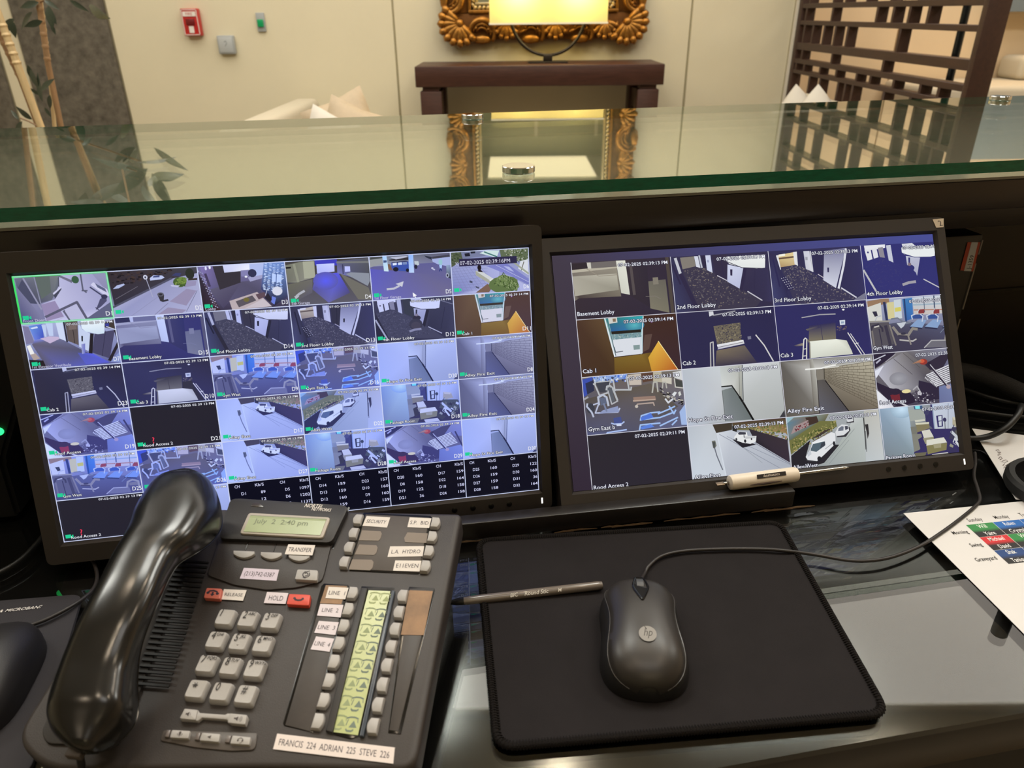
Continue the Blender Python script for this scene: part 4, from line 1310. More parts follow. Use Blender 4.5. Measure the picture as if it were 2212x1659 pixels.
def f_basement(d):
    d.grad((62, 52, 62), (44, 36, 44), (46, 40, 62), (44, 40, 64))
    d.poly([(225, 440), (640, 400), (680, 680), (300, 700), (258, 725)], [(120, 112, 104), (150, 144, 130), (120, 112, 100), (80, 70, 66), (130, 122, 112)])
    d.poly([(240, 500), (640, 470), (660, 620), (260, 680)], [(160, 154, 140), (180, 176, 160), (150, 146, 132), (165, 160, 145)]); d.line([(230, 455), (640, 405)], .05, (176, 168, 150)); d.line([(370, 430), (480, 495), (650, 480)], .012, (150, 142, 128))
    d.poly([(380, 370), (710, 345), (715, 400), (400, 425)], (112, 106, 104)); d.poly([(365, 370), (405, 368), (410, 425), (380, 425)], (200, 196, 184)); d.poly([(225, 385), (370, 372), (375, 425), (235, 440)], (40, 36, 36))
    d.poly([(635, 350), (720, 346), (760, 665), (680, 650)], [(220, 220, 208), (226, 226, 212), (205, 205, 194), (200, 200, 186)]); d.poly([(720, 346), (920, 330), (940, 780), (760, 670)], [(60, 54, 60), (40, 38, 56), (40, 36, 50), (50, 44, 52)]); d.line([(770, 400), (800, 660)], .05, (92, 84, 84))
    d.poly([(930, 540), (1090, 520), (1120, 830), (945, 790)], [(110, 106, 96), (104, 100, 92), (120, 116, 100), (125, 120, 104)]); d.poly([(970, 505), (1020, 500), (1025, 565), (975, 570)], (130, 124, 112)); d.line([(905, 680), (990, 675), (1040, 700)], .008, (128, 122, 116)); d.line([(1105, 320), (1150, 830)], .06, (86, 78, 68))
def f_lobby2(d):
    d.grad((60, 58, 84), (56, 54, 72))
    d.poly([(330, 900), (560, 880), (800, 1010), (1160, 1190), (1100, 1260), (500, 1290), (340, 960)], (74, 70, 78)); d.speck([(340, 920), (580, 890), (1150, 1190), (520, 1290)], 420, [(104, 98, 102), (60, 56, 64), (90, 86, 92), (122, 112, 106)], .012, .016, 8)
    d.poly([(300, 800), (450, 785), (470, 880), (330, 910)], (130, 124, 116)); d.poly([(450, 785), (490, 783), (520, 895), (475, 885)], (206, 210, 226)); d.line([(505, 780), (535, 890)], .03, (180, 184, 200)); d.poly([(530, 780), (575, 775), (590, 900), (545, 890)], (52, 48, 50)); d.poly([(570, 775), (625, 772), (650, 940), (590, 915)], (200, 206, 232)); d.ell((600, 830), .012, .025, (150, 156, 190))
    d.poly([(640, 770), (800, 765), (810, 1020), (680, 960)], [(66, 58, 58), (70, 62, 62), (56, 52, 64), (62, 56, 64)]); d.line([(735, 770), (770, 990)], .012, (44, 40, 48)); d.line([(700, 965), (800, 1010)], .016, (190, 186, 200))
    d.poly([(808, 860), (975, 890), (935, 1085), (805, 1020)], [(205, 210, 236), (190, 196, 224), (176, 180, 216), (186, 190, 222)]); d.poly([(835, 905), (860, 905), (858, 965), (838, 962)], (36, 34, 40)); d.poly([(975, 890), (1010, 900), (965, 1110), (935, 1088)], (46, 42, 48))
    d.poly([(1010, 895), (1230, 850), (1270, 1200), (1190, 1200), (985, 1105)], [(66, 62, 84), (62, 60, 92), (66, 64, 100), (60, 58, 84), (56, 54, 74)]); d.line([(1020, 1110), (1170, 1190)], .02, (190, 188, 200)); d.line([(1100, 900), (1090, 1140)], .008, (46, 44, 66))
    d.poly([(790, 785), (1210, 760), (1205, 885), (1120, 895), (960, 885), (830, 855), (790, 825)], [(236, 238, 238), (240, 242, 240), (226, 228, 228), (222, 226, 226), (222, 226, 228), (226, 230, 230), (230, 232, 234)]); d.line([(795, 830), (960, 888), (1190, 892)], .012, (60, 58, 66))
    d.poly([(195, 800), (260, 800), (520, 1290), (265, 1320)], [(60, 62, 96), (64, 66, 92), (52, 46, 52), (70, 76, 112)]); d.line([(250, 810), (310, 960)], .05, (190, 192, 204)); d.line([(220, 870), (310, 1050)], .03, (36, 36, 50)); d.line([(310, 960), (500, 1290)], .07, (50, 44, 46))
def f_lobby3(d):
    d.grad((58, 56, 84), (58, 56, 84))
    q = [(1370, 880), (1560, 850), (1830, 1000), (2180, 1170), (2200, 1240), (1530, 1240), (1430, 1010)]
    d.poly(q, (72, 68, 82)); d.speck([(1370, 880), (1570, 860), (2170, 1170), (1560, 1240)], 420, [(108, 102, 112), (62, 58, 70), (92, 88, 102), (124, 116, 116)], .012, .016, 9)
    d.poly([(1325, 770), (1510, 735), (1530, 855), (1370, 880)], [(214, 190, 130), (226, 200, 140), (190, 164, 116), (170, 140, 100)]); d.line([(1340, 800), (1510, 780)], .03, (120, 92, 60)); d.poly([(1350, 760), (1420, 750), (1420, 770), (1350, 780)], (240, 236, 220)); d.poly([(1320, 770), (1345, 765), (1375, 900), (1355, 905)], (220, 222, 228)); d.poly([(1505, 735), (1545, 730), (1555, 865), (1520, 850)], (222, 222, 226))
    d.poly([(1555, 735), (1615, 730), (1620, 880), (1560, 850)], (58, 54, 66)); d.poly([(1615, 725), (1680, 722), (1710, 920), (1640, 895)], [(196, 198, 214), (206, 206, 220), (210, 210, 220), (190, 190, 206)]); d.poly([(1635, 780), (1660, 780), (1660, 810), (1637, 810)], (150, 150, 164)); d.line([(1690, 725), (1715, 920)], .02, (206, 206, 216))
    d.poly([(1715, 720), (1835, 715), (1830, 980), (1735, 930)], (56, 52, 60)); d.line([(1790, 720), (1795, 960)], .01, (40, 38, 46)); d.line([(1770, 945), (1825, 975)], .014, (196, 186, 196))
    d.poly([(1840, 720), (2080, 690), (1960, 1075), (1825, 1000)], [(130, 130, 160), (120, 120, 156), (205, 208, 226), (196, 198, 220)]); d.poly([(1870, 880), (1890, 880), (1888, 925), (1872, 925)], (30, 30, 36)); d.line([(2080, 700), (2050, 860), (1990, 1075)], .04, (214, 216, 228)); d.poly([(2100, 690), (2231, 668), (2270, 1120), (2190, 1150), (2010, 1070), (2070, 880)], [(60, 58, 92), (58, 56, 98), (62, 60, 100), (60, 58, 92), (54, 52, 76), (58, 56, 84)]); d.line([(2020, 1075), (2180, 1165)], .024, (200, 200, 214)); d.poly([(2150, 1190), (2280, 1120), (2283, 1190), (2250, 1200)], (120, 120, 140))
    d.poly([(1232, 740), (1320, 760), (1440, 1120), (1480, 1240), (1290, 1245)], [(54, 50, 66), (62, 58, 70), (52, 48, 62), (44, 42, 56), (72, 76, 120)]); d.line([(1290, 800), (1360, 1060)], .03, (42, 40, 52)); d.poly([(1370, 980), (1410, 960), (1500, 1080), (1430, 1110)], (50, 46, 58))
    for k in range(3):
        for j in range(6):
            x = 1380 + k * 22 + j * 15; y = 985 - k * 6 + j * 19
            d.ell((x, y), .006, .01, (160, 158, 176), n=6)
def f_lobby4(d):
    d.grad((66, 64, 78), (60, 58, 72))
    d.poly([(160, 880), (400, 830), (520, 880), (800, 1040), (970, 1110), (1000, 1170), (310, 1170), (200, 960)], (74, 72, 84)); d.speck([(170, 890), (420, 840), (960, 1110), (320, 1170)], 360, [(100, 96, 106), (62, 60, 70), (84, 82, 92)], .012, .016, 10)
    d.poly([(180, 720), (410, 700), (410, 740), (190, 770)], (226, 228, 236)); d.poly([(185, 760), (250, 745), (270, 850), (215, 865)], (222, 224, 230)); d.poly([(265, 750), (315, 740), (335, 830), (285, 845)], (220, 222, 230)); d.poly([(330, 740), (385, 730), (405, 835), (350, 830)], (146, 142, 150)); d.ell((222, 785), .01, .018, (80, 80, 90)); d.poly([(420, 715), (470, 710), (495, 880), (445, 860)], (190, 194, 212)); d.poly([(490, 705), (630, 700), (650, 930), (520, 880)], (62, 66, 62))
    d.poly([(630, 815), (780, 830), (745, 1005), (720, 990), (640, 900)], [(190, 194, 212), (176, 178, 204), (170, 172, 198), (160, 162, 190), (170, 172, 196)]); d.poly([(655, 830), (675, 830), (672, 890), (655, 890)], (52, 50, 56)); d.poly([(780, 830), (815, 840), (770, 1040), (740, 1010)], (46, 42, 48)); d.poly([(820, 850), (1085, 760), (1110, 1060), (1000, 1160), (800, 1030)], [(62, 60, 74), (66, 64, 82), (66, 64, 84), (56, 54, 70), (54, 52, 66)]); d.line([(1000, 800), (960, 1060)], .01, (44, 42, 56)); d.line([(810, 1035), (970, 1110)], .02, (190, 188, 196)); d.line([(940, 720), (1090, 765)], .02, (120, 118, 128))
    d.poly([(585, 735), (945, 715), (935, 810), (860, 825), (720, 822), (610, 800), (588, 780)], (230, 234, 236)); d.line([(590, 790), (720, 826), (900, 822)], .012, (66, 64, 72)); d.poly([(590, 700), (700, 690), (740, 720), (600, 735)], (210, 212, 222))
    d.ell((670, 930), .05, .06, (56, 50, 54)); d.ell((660, 1010), .085, .14, (66, 62, 66)); d.ell((660, 1020), .06, .09, (80, 70, 70)); d.line([(590, 1090), (650, 1070), (720, 1060)], .05, (150, 146, 158)); d.ell((665, 895), .02, .03, (150, 130, 126))
    d.poly([(140, 780), (180, 900), (330, 1170), (182, 1245)], [(70, 68, 84), (52, 48, 54), (46, 44, 52), (40, 38, 54)]); d.line([(170, 960), (310, 1180)], .035, (180, 180, 186))
def f_cab1(d):
    d.grad((70, 48, 40), (70, 50, 36), (66, 44, 36), (60, 42, 50))
    d.poly([(520, 890), (880, 865), (870, 1210), (610, 1240)], [(60, 150, 150), (60, 170, 176), (206, 216, 226), (216, 220, 228)]); d.poly([(560, 885), (875, 865), (862, 990), (585, 1010)], [(48, 110, 110), (50, 170, 176), (56, 130, 180), (48, 96, 150)]); d.ell((800, 950), .1, .11, (90, 180, 190), edge=(56, 120, 150)); d.poly([(560, 885), (640, 880), (645, 925), (570, 938)], (206, 206, 200)); d.poly([(600, 890), (630, 888), (630, 918), (604, 920)], (130, 110, 90))
    d.poly([(585, 1008), (860, 988), (858, 1015), (590, 1035)], (40, 36, 32)); d.poly([(590, 1035), (858, 1015), (855, 1060), (600, 1085)], (120, 150, 156)); d.speck([(590, 1035), (858, 1015), (855, 1060), (600, 1085)], 90, [(90, 120, 126), (160, 180, 180), (110, 150, 170)], .01, .016, 4); d.poly([(600, 1085), (855, 1060), (848, 1215), (620, 1240)], (216, 220, 228)); d.poly([(785, 1135), (845, 1130), (845, 1172), (790, 1178)], (130, 150, 150)); d.line([(610, 1150), (625, 1200), (690, 1190)], .014, (90, 96, 104))
    d.line([(530, 890), (615, 1240)], .018, (230, 236, 240)); d.line([(550, 890), (625, 1230)], .012, (60, 90, 100)); d.line([(880, 870), (855, 1215)], .016, (214, 226, 230)); d.poly([(890, 1040), (960, 1030), (930, 1170), (870, 1200)], (92, 72, 66))
    d.poly([(268, 905), (520, 890), (610, 1240), (612, 1410), (310, 1430)], [(74, 52, 42), (96, 74, 52), (76, 56, 36), (70, 50, 34), (68, 48, 38)]); d.poly([(610, 1250), (850, 1220), (950, 1200), (960, 1380), (612, 1410)], [(120, 96, 44), (130, 104, 46), (96, 74, 34), (110, 78, 34), (100, 72, 32)])
    d.poly([(920, 1250), (1015, 1098), (1190, 1360), (955, 1400)], [(206, 160, 60), (226, 176, 72), (176, 88, 40), (196, 136, 50)]); d.line([(1015, 1098), (1190, 1360)], .012, (244, 226, 160)); d.ell((958, 918), .01, .012, (190, 150, 220))
def f_cab2(d):
    d.grad((50, 48, 80), (44, 42, 76), (50, 42, 50), (46, 44, 84))
    d.poly([(1200, 830), (1760, 800), (1770, 960), (1500, 1150), (1520, 1340), (1225, 1350)], [(54, 46, 56), (58, 54, 70), (50, 48, 66), (46, 42, 56), (48, 42, 48), (50, 42, 50)]); d.poly([(1470, 820), (1730, 800), (1725, 850), (1490, 880)], (66, 64, 74)); d.poly([(1480, 820), (1520, 818), (1525, 850), (1485, 866)], (206, 208, 216)); d.line([(1520, 855), (1720, 815)], .02, (150, 150, 160))
    d.poly([(1520, 955), (1765, 920), (1770, 1090), (1550, 1120)], (112, 104, 88)); d.speck([(1520, 955), (1765, 920), (1770, 1090), (1550, 1120)], 260, [(150, 140, 116), (84, 76, 66), (128, 118, 96), (66, 60, 56)], .010, .014, 12); d.poly([(1550, 1125), (1790, 1080), (1800, 1115), (1555, 1170)], [(226, 228, 232), (240, 240, 242), (205, 205, 214), (180, 180, 200)]); d.line([(1560, 1150), (1790, 1100)], .01, (110, 106, 112))
    d.poly([(1545, 1180), (1800, 1130), (1920, 1300), (1530, 1340)], [(120, 108, 92), (112, 102, 90), (64, 56, 60), (70, 62, 60)]); d.line([(1490, 1330), (1490, 1110), (1515, 1100), (1518, 1330)], .02, (176, 174, 176)); d.line([(1530, 1100), (1555, 1160)], .02, (40, 38, 46)); d.line([(1905, 1035), (1980, 1130), (2060, 1275)], .022, (206, 204, 206)); d.poly([(1828, 1050), (1860, 1045), (1862, 1072), (1832, 1078)], (120, 120, 140))
def f_cab3(d):
    d.grad((52, 50, 92), (46, 44, 86), (52, 44, 56), (52, 50, 100))
    d.line([(360, 975), (560, 940), (740, 932)], .02, (150, 148, 156)); d.ell((832, 882), .014, .016, (240, 240, 244)); d.poly([(440, 1070), (740, 1030), (740, 1220), (430, 1260)], [(60, 54, 60), (64, 58, 64), (120, 114, 98), (128, 120, 100)]); d.poly([(400, 1110), (540, 1070), (560, 1090), (420, 1130)], [(112, 106, 98), (76, 70, 74), (60, 56, 66), (92, 86, 86)]); d.line([(570, 1060), (590, 1235)], .01, (70, 64, 62))
    d.poly([(785, 1005), (848, 1000), (848, 1055), (790, 1062)], (206, 214, 226)); d.poly([(800, 1020), (835, 1018), (836, 1040), (804, 1044)], (130, 150, 180)); d.speck([(740, 1075), (860, 1065), (860, 1110), (745, 1120)], 40, [(120, 104, 100), (80, 72, 80)], .014, .02, 5); d.poly([(780, 1165), (822, 1162), (824, 1195), (784, 1200)], (226, 232, 226))
    d.poly([(440, 1250), (740, 1222), (880, 1240), (925, 1395), (440, 1445)], [(230, 232, 220), (236, 238, 224), (190, 190, 176), (196, 198, 184), (205, 208, 196)]); d.poly([(745, 1130), (860, 1110), (930, 1395), (860, 1240), (745, 1220)], (56, 52, 56)); d.poly([(860, 1150), (1000, 1395), (925, 1395)], (54, 50, 60)); d.line([(355, 1455), (375, 1230), (392, 1212), (408, 1225), (400, 1450)], .02, (214, 212, 206)); d.line([(415, 1230), (440, 1270), (440, 1440)], .022, (120, 114, 104)); d.line([(372, 1340), (402, 1335)], .014, (214, 212, 206)); d.line([(365, 1420), (400, 1416)], .014, (214, 212, 206))
    d.line([(875, 1150), (1020, 1395)], .018, (226, 224, 220)); d.line([(905, 1160), (1055, 1395)], .014, (214, 212, 210)); d.line([(960, 1275), (990, 1268)], .014, (220, 218, 216)); d.poly([(250, 1300), (360, 1270), (365, 1300), (280, 1310)], [(60, 54, 62), (160, 148, 130), (140, 130, 118), (60, 54, 62)])
def f_gymw(d):
    d.grad((150, 156, 190), (84, 82, 104))
    d.poly([(158, 230), (420, 190), (430, 240), (180, 300)], (150, 120, 96)); d.poly([(165, 290), (330, 240), (350, 420), (195, 430)], (206, 206, 200)); d.poly([(400, 240), (480, 230), (490, 400), (415, 400)], (206, 196, 140)); d.poly([(480, 215), (560, 205), (575, 390), (490, 400)], (196, 206, 214)); d.poly([(490, 290), (560, 280), (565, 320), (495, 330)], (206, 196, 84)); d.line([(370, 240), (400, 410)], .05, (44, 56, 92)); d.poly([(575, 205), (690, 190), (700, 390), (610, 420)], [(66, 120, 176), (70, 130, 190), (60, 110, 180), (56, 92, 160)]); d.line([(600, 205), (620, 420)], .03, (40, 70, 120))
    d.poly([(690, 190), (1180, 155), (1195, 330), (710, 360)], [(190, 200, 214), (206, 214, 224), (200, 190, 186), (190, 180, 176)]); d.line([(700, 260), (1190, 240)], .03, (150, 170, 186)); d.line([(820, 180), (830, 330)], .014, (84, 96, 120)); d.line([(935, 170), (945, 330)], .026, (84, 96, 120)); d.line([(1090, 160), (1100, 330)], .014, (84, 96, 120)); d.line([(710, 310), (1190, 300)], .02, (176, 120, 100))
    d.poly([(200, 480), (600, 420), (1200, 470), (1240, 655), (230, 740)], [(76, 72, 84), (92, 96, 120), (84, 86, 112), (72, 68, 88), (68, 64, 76)])
    for x in (690, 860, 1060):
        d.poly([(x - 30, 470), (x + 60, 400), (x + 160, 405), (x + 110, 480)], (120, 150, 196)); d.poly([(x - 35, 470), (x + 110, 480), (x + 108, 495), (x - 30, 485)], (50, 56, 78)); d.poly([(x + 5, 355), (x + 120, 350), (x + 120, 390), (x + 10, 395)], (56, 84, 150)); d.line([(x, 400), (x - 10, 365), (x + 30, 350)], .02, (190, 200, 220)); d.line([(x + 110, 420), (x + 120, 370), (x + 90, 350)], .02, (190, 200, 220)); d.poly([(x + 65, 305), (x + 135, 300), (x + 135, 340), (x + 70, 345)], (150, 62, 60)); d.line([(x + 55, 340), (x + 85, 290)], .012, (196, 200, 210))
    d.poly([(230, 330), (280, 325), (295, 370), (260, 380)], (50, 52, 56)); d.line([(265, 420), (285, 380), (330, 370)], .02, (176, 180, 190)); d.line([(450, 400), (520, 390), (610, 440), (670, 430)], .03, (120, 126, 140)); d.poly([(510, 440), (620, 425), (590, 470), (560, 490)], (190, 196, 206))
    d.poly([(190, 440), (420, 430), (480, 640), (240, 700)], (92, 88, 92)); d.line([(190, 430), (430, 420)], .03, (150, 146, 140)); d.line([(215, 520), (230, 475), (300, 455), (345, 490), (350, 520)], .035, (60, 56, 60)); d.poly([(250, 475), (310, 462), (312, 475), (255, 488)], (190, 186, 180)); d.line([(230, 520), (260, 690)], .03, (120, 114, 110)); d.line([(310, 500), (350, 680)], .02, (56, 52, 58)); d.line([(385, 470), (440, 660)], .06, (66, 62, 68)); d.line([(430, 460), (500, 650)], .03, (130, 124, 120))
    d.line([(470, 480), (530, 545), (640, 555), (690, 490), (740, 495)], .05, (140, 134, 128)); d.line([(530, 560), (640, 565)], .03, (70, 66, 74)); d.line([(545, 600), (690, 610), (730, 590)], .026, (176, 172, 170)); d.line([(640, 560), (670, 640)], .03, (140, 134, 130)); d.ell((585, 540), .03, .022, (60, 58, 66))
    d.poly([(820, 670), (900, 600), (1080, 590), (1100, 660)], (110, 108, 118)); d.line([(820, 670), (900, 600), (1060, 595)], .02, (170, 168, 172)); d.line([(1055, 590), (1065, 530), (1120, 505), (1185, 525), (1195, 600)], .04, (150, 146, 140)); d.poly([(1080, 540), (1175, 530), (1180, 570), (1085, 575)], (120, 116, 116)); d.line([(1000, 525), (1190, 345)], .012, (120, 130, 150))
def f_gyme(d):
    d.grad((150, 146, 140), (92, 96, 140))
    d.poly([(65, 200), (560, 150), (1140, 110), (1192, 715), (120, 810)], [(96, 90, 86), (108, 98, 90), (116, 108, 100), (92, 96, 128), (84, 88, 124)]); d.poly([(100, 420), (800, 250), (1100, 500), (700, 760), (130, 780)], [(84, 77, 72), (100, 91, 80), (90, 84, 80), (84, 84, 104), (82, 84, 112)])
    d.poly([(65, 210), (180, 180), (190, 330), (85, 400)], (60, 80, 170)); d.poly([(105, 250), (190, 215), (200, 330), (125, 370)], (46, 50, 76)); d.poly([(180, 175), (550, 150), (560, 200), (200, 240)], [(120, 150, 214), (110, 150, 230), (120, 140, 190), (140, 160, 200)]); d.speck([(180, 170), (550, 145), (560, 220), (190, 240)], 70, [(70, 110, 210), (206, 214, 230), (60, 66, 92), (150, 180, 230)], .014, .03, 13)
    d.poly([(560, 160), (700, 145), (705, 265), (575, 270)], (190, 178, 166)); d.poly([(700, 140), (830, 130), (830, 220), (720, 240)], (92, 66, 54)); d.poly([(830, 120), (920, 115), (930, 240), (830, 230)], (176, 168, 146)); d.poly([(920, 180), (1030, 190), (1030, 260), (930, 240)], (196, 190, 176)); d.poly([(1040, 130), (1140, 110), (1155, 220), (1060, 190)], (206, 208, 210)); d.poly([(1060, 200), (1150, 230), (1150, 300), (1070, 280)], (70, 72, 70)); d.line([(1060, 200), (1070, 290), (1150, 300)], .02, (190, 188, 180))
    for pts in ([(200, 250), (255, 380), (350, 350)], [(190, 260), (240, 240), (370, 225), (330, 340)], [(420, 320), (590, 320), (595, 290)], [(400, 210), (420, 330)], [(545, 170), (570, 310)]):
        d.line(pts, .026, (176, 180, 186))
    d.poly([(215, 245), (365, 230), (340, 340), (260, 350)], (66, 68, 78)); d.line([(330, 320), (335, 285), (365, 275), (395, 300), (445, 430)], .034, (170, 174, 180)); d.poly([(340, 300), (385, 295), (420, 440), (370, 470)], (92, 96, 104)); d.line([(345, 330), (385, 475), (450, 440)], .022, (170, 172, 180)); d.line([(250, 480), (240, 400), (290, 375), (330, 400), (350, 490)], .034, (176, 184, 206)); d.poly([(255, 405), (320, 400), (330, 470), (270, 490)], (96, 104, 128))
    d.ell((160, 520), .04, .09, (60, 62, 74)); d.line([(190, 610), (170, 560), (120, 500), (125, 470)], .03, (176, 184, 210)); d.line([(190, 480), (250, 460), (210, 570), (450, 560), (470, 520)], .024, (176, 184, 214)); d.poly([(290, 540), (450, 495), (465, 560), (240, 580)], (130, 142, 186)); d.line([(300, 470), (330, 550)], .03, (120, 130, 160))
    d.poly([(615, 400), (850, 385), (860, 430), (620, 450)], (150, 124, 112)); d.line([(615, 440), (850, 425)], .022, (176, 150, 134)); d.line([(650, 500), (660, 475), (830, 460), (840, 490)], .022, (170, 150, 140)); d.ell((650, 500), .016, .028, (190, 180, 170))
    d.line([(820, 350), (835, 240), (870, 235), (880, 340)], .026, (170, 168, 160)); d.line([(930, 300), (935, 240), (965, 240), (975, 300)], .022, (170, 168, 160))
    rr = random.Random(5)
    for k in range(40):
        x, y = 900 + rr.uniform(0, 240), 300 + rr.uniform(-20, 60)
        y += (x - 900) * .62
        d.line([(x, y), (x + rr.uniform(10, 30), y + rr.uniform(-6, 14))], .02, rr.choice([(46, 44, 44), (60, 56, 54), (176, 170, 160), (36, 34, 36)]))
    d.poly([(1030, 370), (1060, 340), (1085, 350), (1055, 395)], (214, 218, 222)); d.poly([(1098, 350), (1120, 335), (1132, 375), (1108, 390)], (206, 208, 204)); d.line([(960, 420), (990, 460), (1040, 420)], .03, (206, 210, 220))
    for a in ([(690, 650), (700, 600), (800, 570), (900, 560)], [(690, 645), (900, 620), (1060, 560)], [(880, 580), (1000, 530), (1060, 500)], [(1000, 500), (1050, 580), (1070, 540)], [(680, 750), (690, 700), (900, 680)], [(900, 710), (1090, 620)], [(1030, 700), (1080, 650)]):
        d.line(a, .026, (150, 184, 240))
    d.poly([(690, 620), (800, 570), (830, 620), (700, 655)], (84, 120, 214)); d.poly([(690, 720), (800, 690), (840, 720), (700, 750)], (92, 130, 220)); d.poly([(1110, 560), (1175, 470), (1190, 700), (1130, 700)], (150, 176, 226)); d.poly([(400, 625), (480, 610), (495, 680), (410, 690)], (70, 82, 140)); d.line([(380, 680), (410, 690), (490, 685), (515, 665)], .024, (160, 180, 230)); d.poly([(430, 690), (485, 688), (486, 708), (436, 710)], (206, 214, 240)); d.line([(330, 790), (340, 780), (540, 750)], .024, (160, 184, 240)); d.line([(95, 420), (130, 400)], .03, (150, 150, 160))
def f_hope(d):
    d.grad((170, 176, 182), (150, 156, 162), (190, 196, 206), (170, 176, 180))
    d.poly([(1140, 98), (1560, 62), (1570, 330), (1610, 660), (1195, 715)], [(176, 184, 196), (196, 202, 208), (190, 194, 200), (170, 174, 178), (176, 186, 204)]); d.poly([(1555, 62), (1790, 45), (1790, 450), (1690, 280), (1570, 285)], [(186, 192, 192), (166, 168, 160), (150, 150, 140), (196, 198, 194), (206, 210, 208)]); d.poly([(1795, 45), (2195, 12), (2250, 620), (1905, 640), (1800, 450)], [(206, 210, 214), (190, 194, 196), (160, 164, 164), (170, 174, 174), (176, 180, 180)])
    d.poly([(1572, 325), (1690, 290), (1800, 470), (1900, 640), (1608, 660)], [(130, 138, 138), (110, 118, 118), (120, 126, 126), (104, 112, 112), (130, 136, 140)]); d.line([(1570, 285), (1680, 275), (1760, 395)], .022, (30, 30, 30)); d.line([(1760, 395), (1800, 460), (1905, 645)], .034, (24, 24, 24)); d.line([(1795, 45), (1800, 455)], .014, (70, 72, 72)); d.line([(1575, 330), (1605, 660)], .01, (96, 100, 100)); d.line([(1760, 60), (1762, 380)], .01, (130, 132, 126)); d.poly([(2180, 630), (2240, 540), (2250, 620)], (60, 60, 66))
def f_afire(d):
    d.grad((120, 116, 108), (70, 66, 64))
    d.poly([(90, 225), (470, 200), (500, 310), (525, 810), (145, 860)], [(96, 92, 88), (150, 146, 138), (190, 188, 184), (120, 116, 110), (92, 86, 78)]); d.poly([(430, 200), (475, 198), (510, 420), (525, 800), (470, 810)], [(140, 136, 130), (170, 168, 160), (176, 174, 168), (130, 126, 120), (100, 94, 86)]); d.poly([(470, 200), (1145, 135), (1150, 215), (600, 295), (490, 300)], [(150, 148, 144), (130, 128, 122), (190, 188, 180), (176, 174, 168), (190, 188, 184)])
    d.poly([(595, 300), (1150, 215), (1200, 750), (860, 790), (600, 440)], [(150, 142, 126), (176, 168, 146), (120, 110, 96), (96, 88, 78), (130, 122, 108)])
    for k in range(13):
        t = k / 12
        d.line([(600, 300 + 140 * t), (1150 + 45 * t, 215 + 530 * t)], .008, (92, 84, 72))
    for k in range(12):
        x = 640 + k * k * 3.2 + k * 8
        for j in range(12):
            u = (x - 600) / 555
            ya = 300 - 85 * u + (140 + 400 * u) * (j / 12); yb = 300 - 85 * u + (140 + 400 * u) * ((j + 1) / 12)
            dx = (14 + 40 * u) * (.5 if j % 2 else 0)
            d.line([(x + dx, ya), (x + dx + 2, yb)], .006, (96, 88, 76))
    d.poly([(510, 440), (600, 430), (860, 790), (530, 815)], [(92, 88, 86), (84, 80, 78), (74, 72, 78), (96, 96, 108)]); d.poly([(500, 320), (585, 310), (588, 425), (510, 435)], (128, 122, 112)); d.line([(590, 310), (590, 420)], .014, (60, 56, 50)); d.line([(600, 440), (865, 795)], .016, (24, 22, 26)); d.line([(510, 440), (530, 815)], .01, (60, 56, 58)); d.line([(380, 315), (560, 300), (640, 278), (720, 262)], .026, (236, 236, 232)); d.line([(690, 245), (860, 210), (1040, 195)], .03, (240, 240, 238)); d.line([(600, 298), (760, 280)], .014, (214, 212, 204))
